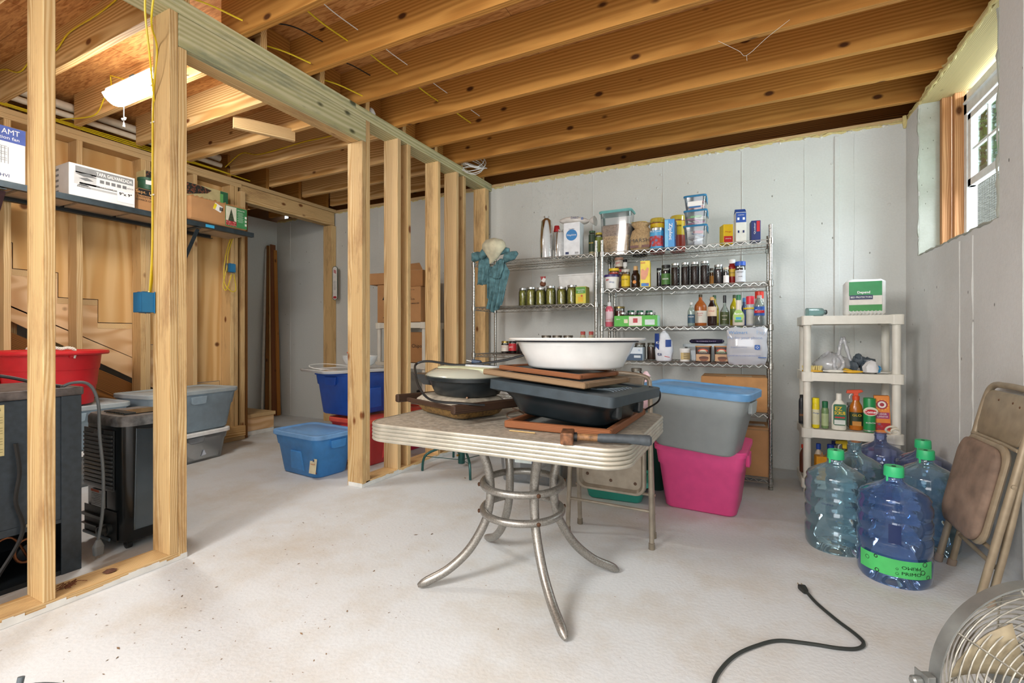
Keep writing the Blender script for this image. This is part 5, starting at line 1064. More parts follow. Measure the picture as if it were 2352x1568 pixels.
for i in range(13):
    u = i/12; r = .045*math.sin(PI*min(1, u*1.12+.05))**.6 if u < .85 else .018+.03*(u-.85)/.15
    rs.append([(-.155+.32*u, (r*1.4)*math.cos(a)+.01*noise.noise(Vector((u*6, a, 1))), .035-.03*u+(r*.85)*math.sin(a)*(1+.2*noise.noise(Vector((u*7, a*2, 3))))) for a in [2*PI*j/16 for j in range(16)]])
m.rings(rs); m.build('bag', M('#dcd8d2', .3, bump=.3), t, smooth=60); text('DART', .028, M('#4a5a86'), t, (.0, -.061, .035), (PI/2, .1, 0), w=.07); face(t, .02, .02, M('#6c7fae'), .065, -.055, .025)
jar('tall jar with dark green label half hidden behind the napkin pack', (1352, 1368), 531, YF+.04, L1[0], M('#c9b98c', .5), M('#2c4a2c', .4), lab=M('#24381f'), labspan=(.15, .85), words=[('OLIVES', .5, .014)], wcol=YEL)
jar('green capped jar at the right end of the left rack top shelf', (1367, 1384), 535, YF+.07, L1[0], OLIVE, M('#b9a22c', .4), lab=M('#6d7a2c'), labspan=(.15, .8))
# --- rack 1, second shelf: bean jars
labs = ['jar of pickled green beans at the left end, a little behind the row', 'jar of pickled green beans, second from the left', 'jar of pickled green beans under the ribboned ornament jar', 'jar of pickled green beans, fourth from the left, silver lid', 'jar of pickled green beans, second from the right of the row', 'rightmost jar of pickled green beans next to the broth carton']
for (px, py, Y), lb in zip((((1192, 1211), 662, YM), ((1209, 1232), 660, YF+.02), ((1231, 1254), 661, YF), ((1254, 1277), 657, YF), ((1279, 1302), 659, YF), ((1302, 1326), 655, YF)), labs):
    jar(lb, px, py, Y, L1[1], PICK, SILV, group='pickled green bean jars', fillk=.95)
t = thing('ornament_jar', 'tiny round jar with red ribbon and paper tag standing on the bean jars', 'jar', (AX(1247, YM), YM, AZ(1247, 658, YM))); m = MB(); m.lathe([(.012, 0), (.026, .012), (.028, .03), (.018, .045), (.015, .05)], 16); m.build('jar_body', speck('seed_mix', '#8c5a40', '#4a2a1a', 90), t, smooth=60)
m = MB(); 
for k in range(5): a = k*1.25; m.tube(curve([(0, 0, .05), (.02*math.cos(a), .01*math.sin(a), .075), (.025*math.cos(a+.5), .0, .09), (0, 0, .055)], 4), .004, 5)
m.build('ribbon', speck('gingham', '#c8323a', '#e9d9d2', 160, .4), t, smooth=True); patch(.03, .036, WINK, t, (.02, -.03, .055), (PI/2, .5, 0), 'paper_tag')
m = MB(); m.tube([(0, 0, -.05), (0, 0, .002)], .012, 8); 
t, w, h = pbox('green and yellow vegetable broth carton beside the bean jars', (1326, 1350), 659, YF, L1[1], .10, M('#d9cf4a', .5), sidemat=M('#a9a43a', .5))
face(t, w*.96, h*.38, M('#5a9a3a'), 0, -.0505, h*.78); text('Vegetable', .016, WINK, t, (0, -.052, h*.8), FRONT, w=w*.8); text('BROTH', .012, WINK, t, (0, -.052, h*.67), FRONT, w=w*.5); face(t, w*.5, h*.3, M('#e6b81e'), 0, -.0505, h*.25)
m = MB(); m.lathe([(.001, 0), (.009, 0), (.009, .001)], 14); m.build('print', M('#d4572a'), t, (.01, -.051, h*.45), (PI/2, 0, 0))
t = thing('foam_box', 'long white foam box behind the bean jars', 'box', (AX(1328, YBK), YBK, L1[1])); m = MB(); m.loft([(0, .30, .13, .02), (AZ(1328, 634, YBK)-L1[1], .34, .14, .02)], 4); m.build('box_body', WHITE, t, bevel=.004); m = MB(); m.loft([(AZ(1328, 634, YBK)-L1[1]-.001, .35, .15, .02), (AZ(1328, 634, YBK)-L1[1]+.012, .35, .15, .02)], 4); m.build('lid', WHITE, t)
# --- rack 1, third shelf
jar('small cherry jam jar at the left end of the lower shelf', (1152, 1169), 783, YM, L1[2], DBER, M('#b9a25a', .3, .8), lab=M('#e2ded2'), labspan=(.15, .66), words=[('Cherry', .52, .012)], wcol=REDP)
jar('small jam jar with red oval label, second on the lower shelf', (1169, 1187), 783, YM, L1[2], DBER, BLACK, lab=M('#d2343c'), labspan=(.2, .8), words=[('JAM', .5, .02)], wcol=WINK)
jar('dark preserve jar just left of the white basin', (1188, 1206), 784, YM-.03, L1[2], DBER, BLACK)
for k, (px, lb) in enumerate(((1255, 'canning jar with wire bail peeking over the left part of the basin'), (1280, 'canning jar with wire bail peeking over the basin, second'), (1305, 'canning jar with wire bail peeking over the basin, rightmost'))): jar(lb, (px-12, px+12), 770, YM, L1[2], DBER, M('#7a7368', .4, .7))
for px, lb in ((1339, 'bottle with red checked lid behind the basin, left of the pair'), (1358, 'bottle with red checked lid behind the basin, right of the pair')):
    bottle(lb, (px-10, px+10), 761, YF+.03, L1[2], M('#b9b29a', .4), speck('check_'+str(px), '#c3342c', '#ecd9cf', 260, .5), capr=.55, caph=.13, neckr=.5)
t = thing('serving_tray', 'brown rectangular tray under the jam jars', 'tray', (-1.93, 3.93, L1[2]-.001)); 
t.location.z = L1[2]-.006
m = MB(); m.loft([(-.0, .44, .26, .02), (.004, .46, .28, .02)], 4); m.build('tray_body', M('#5a3a2c', .5, var=.3, scale=40), t); t.location = (-1.80, 3.93, L1[2]-.004)
# --- teal cloth on the left post
TEAL = M('#5d858c', .9, var=.25, scale=25, bump=.5); CREAMC = M('#cfc9ae', .9, var=.12, bump=.3)
def cloth(label, name, pts_top, pts_bot, mat, fold, seed, mids=6, th=.004, loc=(0, 0, 0)):
    n = 26; m = MB(); g = []
    T = curve(pts_top, 10); B = curve(pts_bot, 10); k = min(len(T), len(B))
    for i in range(k):
        for j in range(mids+1):
            v = j/mids; p = T[i].lerp(B[i], v); p = p+Vector((0, fold*math.sin(i*1.1+seed)*v*1.0+.02*noise.noise(Vector((i*.3, v*3, seed))), .01*noise.noise(Vector((i*.4, v*2, seed+5))))); g.append(p)
    fs = [(i*(mids+1)+j, (i+1)*(mids+1)+j, (i+1)*(mids+1)+j+1, i*(mids+1)+j+1) for i in range(k-1) for j in range(mids)]
    m.add([tuple(q) for q in g], fs); o = m.build(name, mat, label, loc, smooth=75, fix=False); s = o.modifiers.new('s', 'SOLIDIFY'); s.thickness = th; return o
YC = 3.70
def C(px, py, y=YC): return (AX(px, y)-R1[0], y-YC, AZ(px, py, y)-1.6)
t = thing('cloth', 'teal woven cloth draped and knotted over the left post of the left rack', 'cloth', (R1[0], YC, 1.6))
cloth(t, 'cloth_panel', [C(1100, 600), C(1112, 590), C(1128, 592)], [C(1095, 654), C(1110, 654), C(1118, 652)], TEAL, .012, 1)
cloth(t, 'cloth_panel', [C(1118, 615), C(1130, 612), C(1142, 620)], [C(1119, 682), C(1126, 695), C(1131, 700)], TEAL, .014, 2)
cloth(t, 'cloth_panel', [C(1140, 600), C(1155, 595), C(1171, 625)], [C(1118, 706), C(1134, 716), C(1153, 700)], TEAL, .02, 3)
cloth(t, 'cloth_panel', [C(1128, 618, YC-.03), C(1145, 598, YC-.03), C(1160, 596, YC-.03)], [C(1123, 633, YC-.03), C(1138, 640, YC-.03), C(1150, 638, YC-.03)], TEAL, .006, 4)
for a, b, r in (((1088, 598), (1106, 582), .045), ((1158, 600), (1188, 580), .042)):
    m = MB(); p, q = Vector(C(*a)), Vector(C(*b)); m.tube([p, p.lerp(q, .3)+Vector((0, -.02, .01)), p.lerp(q, .7), q], [r*.5, r, r*.9, r*.4], 12); m.build('sleeve', TEAL, t, smooth=70)
m = MB(); P = [Vector(C(1104, 590, YC-.02)), Vector(C(1118, 575, YC-.03)), Vector(C(1140, 575, YC-.03)), Vector(C(1170, 575, YC-.0))]; m.tube(P, [.03, .05, .05, .02], 12); m.build('fold', TEAL, t, smooth=70)
t = thing('hat', 'cream cloth cap resting on the teal cloth at the rack post', 'hat', (AX(1134, YC-.06), YC-.06, AZ(1134, 578, YC))); m = MB()
m.lathe([(.012, -.12), (.045, -.07), (.085, -.02), (.112, .02), (.108, .06), (.075, .092), (.01, .105)], 24, sx=1.0, sy=.6)
for i, v in enumerate(m.v): q = Vector(v); m.v[i] = (q.x+.012*noise.noise(q*18)-(.03 if q.z < -.08 else 0), q.y, q.z+.012*noise.noise(q*14+Vector((4, 0, 0))))
m.build('crown', CREAMC, t, smooth=60)
# --- rack 2, top shelf
x, r, h = dims(1381, 1456, 487, YM, L2[0]); t = thing('cereal_keeper', 'large clear cereal container with aqua lid half full of oat rings', 'container', (x, YM, L2[0]))
m = MB(); w = 2*r; m.loft([(0, w*.86, .13, .03), (h*.95, w*.98, .16, .03)], 5, cap1=False); m.build('body', CLEARP, t, smooth=40); m = MB(); m.loft([(.004, w*.84, .12, .028), (h*.42, w*.9, .14, .028)], 5); m.build('cereal', speck('oat_rings', '#d9b98a', '#a88152', 75, .5, .8, None, .8), t, smooth=40)
m = MB(); m.loft([(h*.42, w*.9, .138, .028), (h*.66, w*.92, .145, .028), (h*.68, w*.85, .13, .028)], 5); m.build('cereal', speck('bran_flakes', '#b39a84', '#8a6f5e', 75, .5, .8, None, .8), t, smooth=40)
m = MB(); m.loft([(h*.945, w*1.0, .17, .03), (h*.97, w*1.05, .19, .03), (h, w*1.03, .18, .03)], 5); m.build('lid', M('#7cc0bf', .4), t, smooth=35)
t = thing('burlap_bag', 'small tan burlap bag with dark lettering between the cereal and the cans', 'bag', (AX(1473, YF), YF, L2[0])); m = MB(); hb = AZ(1473, 512, YF)-L2[0]
m.lathe([(.07, 0), (.085, .02), (.088, hb*.45), (.07, hb*.72), (.05, hb*.82), (.075, hb*.97), (.06, hb*1.0)], 22, sy=.7, e=2.4)
for i, v in enumerate(m.v): q = Vector(v); m.v[i] = (q.x+.008*noise.noise(q*22), q.y+.008*noise.noise(q*20), q.z+(.014*noise.noise(q*24) if q.z > .1 else 0))
m.build('bag_body', M('#b59a72', .9, var=.15, scale=80, bump=.4), t, smooth=60); text('MARSH', .04, M('#3a332c'), t, (0, -.066, hb*.32), FRONT, w=.15); patch(.15, .02, M('#6a4036'), t, (0, -.0625, hb*.12))
m = MB(); m.lathe([(.055, 0), (.055, .12), (.05, .13)], 18); t = thing('can', 'black can with yellow lid hidden behind the burlap bag', 'can', (AX(1470, YBK), YBK, L2[0])); m = MB(); m.lathe([(.062, 0), (.062, AZ(1470, 512, YBK)-L2[0]-.012)], 22); m.build('can_body', INK, t, smooth=30); m = MB(); m.lathe([(.064, AZ(1470, 512, YBK)-L2[0]-.013), (.064, AZ(1470, 512, YBK)-L2[0])], 22); m.build('lid', YEL, t, smooth=30)
def can(label, px, py, Y, zb, mat, lid, words=(), wcol=REDP, lab2=None):
    x, r, h = dims(px[0], px[1], py, Y, zb); t = thing('can', label, 'can', (x, Y, zb)); m = MB(); m.lathe([(r*.97, 0), (r, .004), (r, h*.86)], 26); m.build('can_body', mat, t, smooth=30)
    m = MB(); m.lathe([(r*1.03, h*.86), (r*1.03, h*.98), (r*.97, h)], 26); m.build('lid', lid, t, smooth=30)
    if lab2: band(t, r*1.01, h*lab2[1], h*lab2[2], 200, 340, lab2[0])
    for s, k, hh, ww in words: text(s, hh, wcol, t, (0, -r*1.04, h*k), FRONT, w=r*ww)
    return t
can('yellow coffee can, left of the two on the top rack shelf', (1493, 1528), 503, YM+.05, L2[0], M('#a3341f', .4), thin('yellow_lid', '#d9c24a', .8), [('Always', .87, .018, 1.1), ('Save', .70, .024, 1.2)], INK, (YEL, .45, .84))
can('yellow coffee can, right one behind the blue bag box', (1539, 1575), 497, YM+.05, L2[0], M('#a3341f', .4), thin('yellow_lid2', '#d9c24a', .8), [('Always', .87, .018, 1.1), ('Save', .70, .024, 1.2)], INK, (YEL, .45, .84))
can('blue tin of mixed fruit in front of the left yellow can', (1492, 1526), 525, YF-.02, L2[0], M('#4a9fd0', .4), SILV, [('Fruit Center', .8, .016, 1.5)], WINK, (speck('fruit_print', '#c43a34', '#4a9fd0', 40, .6), .1, .6))
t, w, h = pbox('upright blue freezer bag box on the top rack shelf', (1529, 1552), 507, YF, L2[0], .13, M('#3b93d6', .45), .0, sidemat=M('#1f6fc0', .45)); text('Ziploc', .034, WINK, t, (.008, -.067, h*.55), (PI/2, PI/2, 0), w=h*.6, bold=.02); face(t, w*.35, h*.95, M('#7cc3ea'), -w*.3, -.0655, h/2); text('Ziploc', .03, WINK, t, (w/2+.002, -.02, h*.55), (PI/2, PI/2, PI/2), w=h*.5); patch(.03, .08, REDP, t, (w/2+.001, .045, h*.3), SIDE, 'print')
def stackbox(label, px, pyt, pyb, Y, zb, wet, seed):
    x, r, h = dims(px[0], px[1], pyt, Y, zb); w = 2*r; t = thing('food_container', label, 'container', (x, Y, zb)); m = MB(); m.loft([(0, w*.80, .13, .02), (h-.012, w*.93, .16, .02)], 4, cap1=False); m.build('body', CLEARP, t, smooth=40)
    m = MB(); m.loft([(h-.014, w*.97, .17, .02), (h-.004, w, .18, .02), (h, w*.97, .17, .02)], 4); m.build('lid', M('#2f7fae', .35), t, smooth=35); m = MB(); m.bb((w*.47, -.05, h-.05), (w*.5, .05, h-.004)); m.build('clasp', M('#3f8fb8', .35), t, bevel=.003)
    random.seed(seed)
    for i in range(7): m = MB(); m.box((0, 0, 0), (random.uniform(.05, .10), random.uniform(.04, .09), random.uniform(.006, .02))); m.build('content', M(random.choice(wet), .6), t, (random.uniform(-.2, .2)*w, random.uniform(-.02, .02), .02+i*(h-.05)/7), (random.uniform(-.2, .2), random.uniform(-.25, .25), random.random()), bevel=.002)
    return t, w, h
zb = L2[0]
t, w, h = stackbox('blue-lidded clear container, bottom of the stack of three', (1570, 1628), 521, 0, YF, zb, ['#b0384a', '#d8dadd', '#5b7fae', '#8c8f96'], 3); zb += h
t, w, h = stackbox('blue-lidded clear container, middle of the stack of three', (1571, 1628), 487, 0, YF, zb+.001, ['#6fb86a', '#9a4a7c', '#d6d2c4', '#c7c9cc'], 4); zb += h+.001
t, w, h = stackbox('blue-lidded clear container, topmost of the stack of three', (1571, 1626), 454, 0, YF, zb+.001, ['#d98a8a', '#e6e2dc', '#b9505a', '#9ab4c6'], 5); face(t, w*.62, h*.33, WINK, 0, -.075, h*.42, 'label'); face(t, w*.5, h*.1, M('#2a6fae'), 0, -.073, h*.2)
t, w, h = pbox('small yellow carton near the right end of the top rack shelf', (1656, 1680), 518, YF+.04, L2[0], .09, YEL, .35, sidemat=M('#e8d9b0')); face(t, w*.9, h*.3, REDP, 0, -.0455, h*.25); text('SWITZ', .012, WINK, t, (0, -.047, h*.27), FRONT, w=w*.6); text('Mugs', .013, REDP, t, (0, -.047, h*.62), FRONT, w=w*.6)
t, w, h = pbox('blue and white gable-top style carton, tallest at the right end', (1687, 1712), 490, YF+.0, L2[0], .08, M('#d9d8cf', .5), .2, sidemat=M('#e4e2da')); face(t, w*.98, h*.32, M('#1e4a9c'), 0, -.0405, h*.82); 
m = MB(); m.prism([(-.04, h), (.04, h), (.0, h+.03)], -w/2, w/2, 'x'); m.build('gable', M('#1e4a9c', .5), t); 
for k in (-1, 1): face(t, w*.2, h*.08, WINK, k*w*.26, -.0415, h*.78); face(t, w*.16, h*.08, NAVY2, k*w*.24, -.0415, h*.35)
text('2 CARTONS', .008, WINK, t, (0, -.042, h*.9), FRONT, w=w*.6)
t, w, h = pbox('dark blue carton with red band at the far right of the top rack shelf', (1723, 1745), 509, YF+.02, L2[0], .08, M('#1f2f6a', .45), .15, sidemat=M('#27397a')); face(t, w*.35, h*.5, REDP, w*.25, -.0405, h*.72); text('Quaker', .014, WINK, t, (-w*.14, -.042, h*.62), (PI/2, -PI/2, 0), w=h*.55)
# --- rack 2, second shelf
zb = L2[1]
x, r, h = dims(1387, 1424, 632, YF, zb); t = thing('tub', 'whipped peanut butter tub with blue lid, stack base at the left', 'tub', (x, YF, zb)); m = MB(); m.lathe([(r*.82, 0), (r*.95, h*.85)], 24); m.build('tub_body', WHITE, t, smooth=30); m = MB(); m.lathe([(r, h*.84), (r, h), (r*.94, h+.001)], 24); m.build('lid', M('#3a2a6a', .4), t, smooth=30); text('JIF', .016, REDP, t, (-.02, -r*.97, h*.62), FRONT, w=.026, bold=.03); text('Whips', .018, BLU2, t, (.014, -r*.97, h*.45), FRONT, w=.042)
zt = zb+h+.002
jar('peanut butter jar with yellow lid on the blue-lidded tub', (1399, 1422), 617, YF, zt, M('#a8743c', .5), YEL, .02, 1., lab=M('#b8403a'), labspan=(.1, .3))
jar('squat red-lidded jar under the pink-lidded peanut butter', (1413, 1436), 620, YM+.04, zb, M('#9a4a3a', .5), REDP, .02, 1., fillk=.9)
jar('peanut butter jar with pale pink lid, highest in the left group', (1412, 1432), 592, YM+.04, AZ(1424, 619, YM+.04)+.003, M('#8a5430', .5), M('#d9a890', .5), .02, 1., lab=M('#dcd2c4'), labspan=(.2, .75), words=[('JIF', .5, .02)], wcol=REDP)
jar('black capped spice jar beside the pink-lidded jar', (1431, 1441), 596, YM+.02, AZ(1436, 619, YM+.02)+.003, M('#e2ded4', .5), BLACK, .02, .9, lab=WINK)
bottle('small amber jar holding up the spice jar behind the mustard', (1430, 1442), 620, YM+.02, zb, M('#8a4a2a', .4), BROWN, capr=.8, caph=.15, neckr=.75)
jar('mustard jar with yellow label and dusty lid', (1427, 1448), 619, YF-.01, zb, M('#c9a22a', .5), M('#c7c3b8', .4), .02, .95, lab=M('#e2c21e'), labspan=(.1, .65), words=[('MUSTARD', .45, .013)])
t = bottle('honey bear bottle with tan cap and orange emblem', (1450, 1470), 611, YF, zb, M('#2b1812', .25), M('#d9b27c', .5), capr=.5, caph=.2, shoulder=.55, neckr=.6, waist=.32)
m = MB(); m.lathe([(.001, 0), (.014, 0), (.014, .002)], 16); m.build('label', M('#e08a2a'), t, (0, -.042, .045), (PI/2, 0, 0))
t, w, h = pbox('yellow and blue glove carton printed with a hand in the middle shelf', (1472, 1494), 601, YF, zb, .11, M('#ecd13a', .45), sidemat=M('#e4c832')); t.rotation_euler = (0, 0, .1)
w2 = w; face(t, w*.8, h*.12, M('#3a7fc4'), 0, -.0555, h*.09); text('GLAD', .014, REDP, t, (-w*.22, -.057, h*.92), FRONT, w=w*.5, bold=.02); text('50', .014, REDP, t, (w*.25, -.0575, h*.12), FRONT, w=w*.3)
m = MB(); m.prism([(-.03, h*.3), (.0, h*.28), (.02, h*.45), (.03, h*.7), (.018, h*.75), (.0, h*.62), (-.02, h*.7), (-.032, h*.62)], -.0575, -.0555, 'y'); m.build('print', M('#e09a78'), t); text('GLAD', .02, REDP, t, (w/2+.002, -.02, h*.35), (PI/2, PI/2, PI/2), w=h*.4)
jar('dark jam jar squeezed behind the yellow glove carton', (1508, 1520), 616, YM, zb, M('#2a2030', .3), BLACK, .015, .95)
jar('grape spread jar with dark lid and green and white label', (1519, 1541), 609, YF+.02, zb, M('#1d1226', .25), BLACK, .02, .92, lab=M('#4a7a3a'), labspan=(.1, .6), words=[('GRAPE', .35, .016)], wcol=WINK)
for i, ((a, b), lb) in enumerate((((1541, 1562), 'quilted jelly jar with silver lid, leftmost of the four'), ((1564, 1585), 'quilted jelly jar with silver lid, second of the four'), ((1585, 1607), 'quilted jelly jar with silver lid, third of the four'), ((1608, 1630), 'quilted jelly jar with silver lid, rightmost of the four'))):
    jar(lb, (a, b), (605, 603, 602, 600)[i], YF, zb, DBER, SILV, quilt=True, group='quilted jelly jars', fillk=.9)
jar('small amber spice jar right of the quilted jars', (1629, 1640), 616, YF+.06, zb, M('#8a5a2a', .4), M('#6a655a', .4), lab=M('#c98a3a'), labspan=(.1, .55))
jar('jar of dark syrup with silver lid right of the amber jar', (1639, 1662), 608, YF, zb, M('#3a3036', .25), SILV, quilt=False)
jar('short jar with white label and cream lid before the ketchup', (1661, 1675), 614, YF-.02, zb, M('#2c2c30', .3), M('#d4cdb8', .4), lab=WINK, labspan=(.05, .5))
bottle('red sauce bottle with white cap and yellow label', (1672, 1691), 596, YF+.03, zb, M('#8e1f1a', .3), WHITE, capr=.85, caph=.16, shoulder=.66, neckr=.75, lab=M('#d9b23a'), labspan=(.3, .6), words=[('Tomato', .45, .012)])
jar('dark cocoa spread jar with bright blue lid at the right', (1688, 1713), 601, YF, zb, M('#3a2626', .3), M('#1f57c0', .4), .03, .97, lab=M('#d9dce2'), labspan=(.05, .6), words=[('HONEY', .5, .014), ('nut', .3, .014)])
# --- rack 2, third shelf
zb = L2[2]
bottle('pink drink bottle with clear cap at the left end', (1390, 1409), 694, YF, zb, M('#d8697c', .25), M('#d9dcdc', .3), capr=.5, caph=.15, shoulder=.68, neckr=.42, lab=M('#e3c4cb'), labspan=(.2, .62), words=[('MIXER', .28, .012)], wcol=REDP)
jar('tall sauce jar with gold lid behind the green jar case', (1410, 1436), 704, YM, zb, M('#6a2a1a', .3), M('#8a7a4a', .3, .7), .015, .92)
t, w, h = pbox('green carton tray of canning jars on the third shelf', (1413, 1515), 725, YF-.03, zb, .12, M('#52b53e', .5), .0, name='jar_case', sidemat=M('#b7e2d0'))
h = AZ(1460, 725, YF-.09)-zb
face(t, w*.3, h*.9, M('#e8e2d8'), 0.0, -.0605, h*.5); face(t, .035, .035, M('#b8323c'), 0.0, -.0615, h*.55); face(t, w*.22, h*.5, M('#cfe0dc'), w*.33, -.0612, h*.38); text('Jars', .014, WINK, t, (-w*.40, -.0615, h*.7), FRONT, w=.03); face(t, .03, .03, CREAM, -w*.22, -.0614, h*.5)
for i, lb in enumerate(('silver-lidded canning jar in the green case, leftmost', 'silver-lidded canning jar in the green case, second', 'silver-lidded canning jar in the green case, third', 'silver-lidded canning jar in the green case, rightmost')):
    jar(lb, (1421+22*i, 1441+22*i), 717, YF-.005+.12, zb, M('#4a3038', .3), SILV, group='canning jars in the green case')
for i, lb in enumerate(('green-lidded jar behind the green case, left', 'green-lidded jar behind the green case, middle', 'green-lidded jar behind the green case, right')):
    jar(lb, (1440+21*i, 1458+21*i), 713, YBK, zb, M('#3a4a3a', .3), M('#1f6a4a', .4))
bottle('clear vinegar bottle with white cap, leftmost of the bottle group', (1579, 1597), 694, YF, zb, M('#c9d0cc', .2), M('#d6d6d2', .4), capr=.42, caph=.10, shoulder=.6, neckr=.35, glass=LG, lab=M('#3a5a6e'), labspan=(.12, .48), words=[('VINEGAR', .38, .012)], wcol=WINK)
t = bottle('tall amber apple cider vinegar bottle with dark cap and white label', (1594, 1624), 676, YM-.03, zb, M('#b0612a', .25), M('#3f3a2a', .4), capr=.30, caph=.08, shoulder=.60, neckr=.28, lab=M('#e6e0d2'), labspan=(.1, .48), words=[('Apple', .4, .014), ('CIDER', .33, .01)], wcol=REDP)
bottle('dark chocolate syrup bottle with tan cap and cream label', (1624, 1647), 682, YF-.02, zb, M('#2a1712', .2), M('#d0a468', .4), capr=.42, caph=.1, shoulder=.60, neckr=.40, lab=M('#d9c3a8'), labspan=(.33, .66), words=[('SYRUP', .5, .012)], wcol=REDP)
bottle('green capped olive oil bottle behind the syrup', (1630, 1652), 678, YM+.02, zb, M('#9a8a24', .2), M('#2f5a3c', .4), capr=.38, caph=.11, shoulder=.55, neckr=.38, lab=M('#c9bb32'), labspan=(.1, .5))
bottle('white wine style bottle with dark neck and olive label', (1653, 1676), 678, YF, zb, M('#b9bb8a', .15), M('#202428', .4), capr=.34, caph=.24, shoulder=.42, neckr=.3, glass=LG, lab=M('#3f4a22'), labspan=(.05, .45), words=[('WHITE', .32, .012), ('WINE', .2, .012)], wcol=CREAM, fillk=.4)
bottle('yellow-green olive oil bottle behind the ranch dressing', (1676, 1697), 677, YM, zb, M('#b5a81e', .18), M('#3a4a26', .4), capr=.36, caph=.1, shoulder=.6, neckr=.34, lab=M('#5f7a2c'), labspan=(.2, .55))
t = bottle('ranch dressing bottle with green cap and teardrop label', (1682, 1711), 677, YF-.03, zb, M('#d9cfc0', .3), M('#2e7a52', .4), capr=.40, caph=.16, shoulder=.30, neckr=.42, sy=.6)
m = MB(); m.lathe([(.001, 0), (.034, 0), (.034, .001)], 22, sy=1.25); m.build('label', M('#9cc456', .4), t, (0, -.0305, .07), (PI/2, 0, 0)); text('Ranch', .02, WINK, t, (0, -.033, .083), FRONT, w=.052, bold=.02); face(t, .035, .018, M('#3a9ac8'), 0, -.032, .05); face(t, .05, .014, M('#4f8a3c'), 0, -.0322, .03)
bottle('blue capped bottle hidden behind the ranch dressing', (1703, 1715), 684, YM+.02, zb, M('#1f3a6a', .3), M('#3a7ab8', .4), capr=.6, caph=.14, neckr=.6)
t = bottle('white cooking spray can with bright pink-red cap', (1713, 1733), 680, YF+.01, zb, M('#b9bcc2', .3), M('#e0344a', .35), capr=.98, caph=.27, shoulder=.68, neckr=.9, lab=M('#c4c4bc'), labspan=(.05, .6)); band(t, .0455, .118, .128, 0, 360, YEL)
bottle('bottle with flat orange-red cap behind the corn syrup', (1733, 1755), 669, YM+.03, zb, M('#c9c4ba', .4), M('#e03a28', .35), capr=.98, caph=.2, shoulder=.7, neckr=.9)
t = bottle('dark corn syrup bottle with blue label and grey cap', (1731, 1757), 678, YF-.03, zb, M('#1c2440', .18), M('#a9aaa6', .4), capr=.46, caph=.09, shoulder=.66, neckr=.46, waist=.28, glass=LG, fillk=.62, lab=M('#2a57a8'), labspan=(.32, .62), words=[('Karo', .48, .026)], wcol=WINK); band(t, .051*.96, .086, .104, 230, 310, REDP)
# --- rack 2, fourth shelf
zb = L2[3]
t, w, h = pbox('blue and white box of a dozen jar lids, beside the basin', (1440, 1479), 797, YF, zb, .10, M('#d3dfe8', .5), 0, sidemat=M('#c3d6e2')); face(t, w, h*.5, M('#35506c'), 0, -.0505, h*.26); face(t, w*.4, h*.18, M('#c9d6de'), w*.2, -.0515, h*.3); text('12', .018, M('#2a7fb8'), t, (w*.3, -.052, h*.78), FRONT)
jar('tall brown-filled jar behind the lid box, left', (1456, 1484), 787, YM+.03, zb, M('#5e4a40', .3), M('#6a6358', .4, .5)); jar('tall brown-filled jar behind the lid box, right by the sugar bag', (1486, 1506), 787, YM+.03, zb, M('#6a4f42', .3), M('#5a554c', .4, .5))
t = thing('hanging_bag', 'blue and white paper bag of sugar tied at the top', 'bag', (AX(1525, YF+.0), YF, zb)); hb = AZ(1525, 757, YF)-zb; m = MB(); m.lathe([(.055, 0), (.062, .01), (.068, hb*.35), (.060, hb*.62), (.035, hb*.86), (.012, hb*.95), (.018, hb)], 20, sy=.7, e=2.6)
for i, v in enumerate(m.v): q = Vector(v); m.v[i] = (q.x+.006*noise.noise(q*25), q.y+.006*noise.noise(q*21+Vector((3, 0, 0))), q.z)
m.build('bag_body', M('#dfe3ea', .5), t, smooth=50)
band(t, .0705, hb*.36, hb*.88, 195, 245, M('#1f3f8a', .5), sy=.7).scale = (1, 1, 1); band(t, .071, hb*.45, hb*.68, 285, 325, M('#24468c', .5), sy=.7); text('ts', .035, NAVY2, t, (-.025, -.048, hb*.22), FRONT, w=.035, bold=.02); text('Kit', .028, WINK, t, (-.035, -.047, hb*.58), FRONT, w=.035); patch(.04, .004, REDP, t, (.03, -.045, hb*.14), (PI/2, .2, .3), 'print')
x, r, h = dims(1560, 1587, 800, YF, zb); t = thing('tub', 'small white plastic tub with cream label', 'tub', (x, YF, zb)); m = MB(); m.lathe([(r*.86, 0), (r*.95, h*.85)], 24); m.build('tub_body', WHITE, t, smooth=30); m = MB(); m.lathe([(r*1.0, h*.84), (r, h), (r*.95, h+.001)], 24); m.build('lid', WHITE, t, smooth=30); band(t, r*.965, h*.15, h*.68, 225, 340, M('#d4bd84')); 
for i in range(4): patch(r*.9, .006, M('#6f5f3c'), t, (.012, -r*.975, h*.25+.013*i), FRONT, 'print')
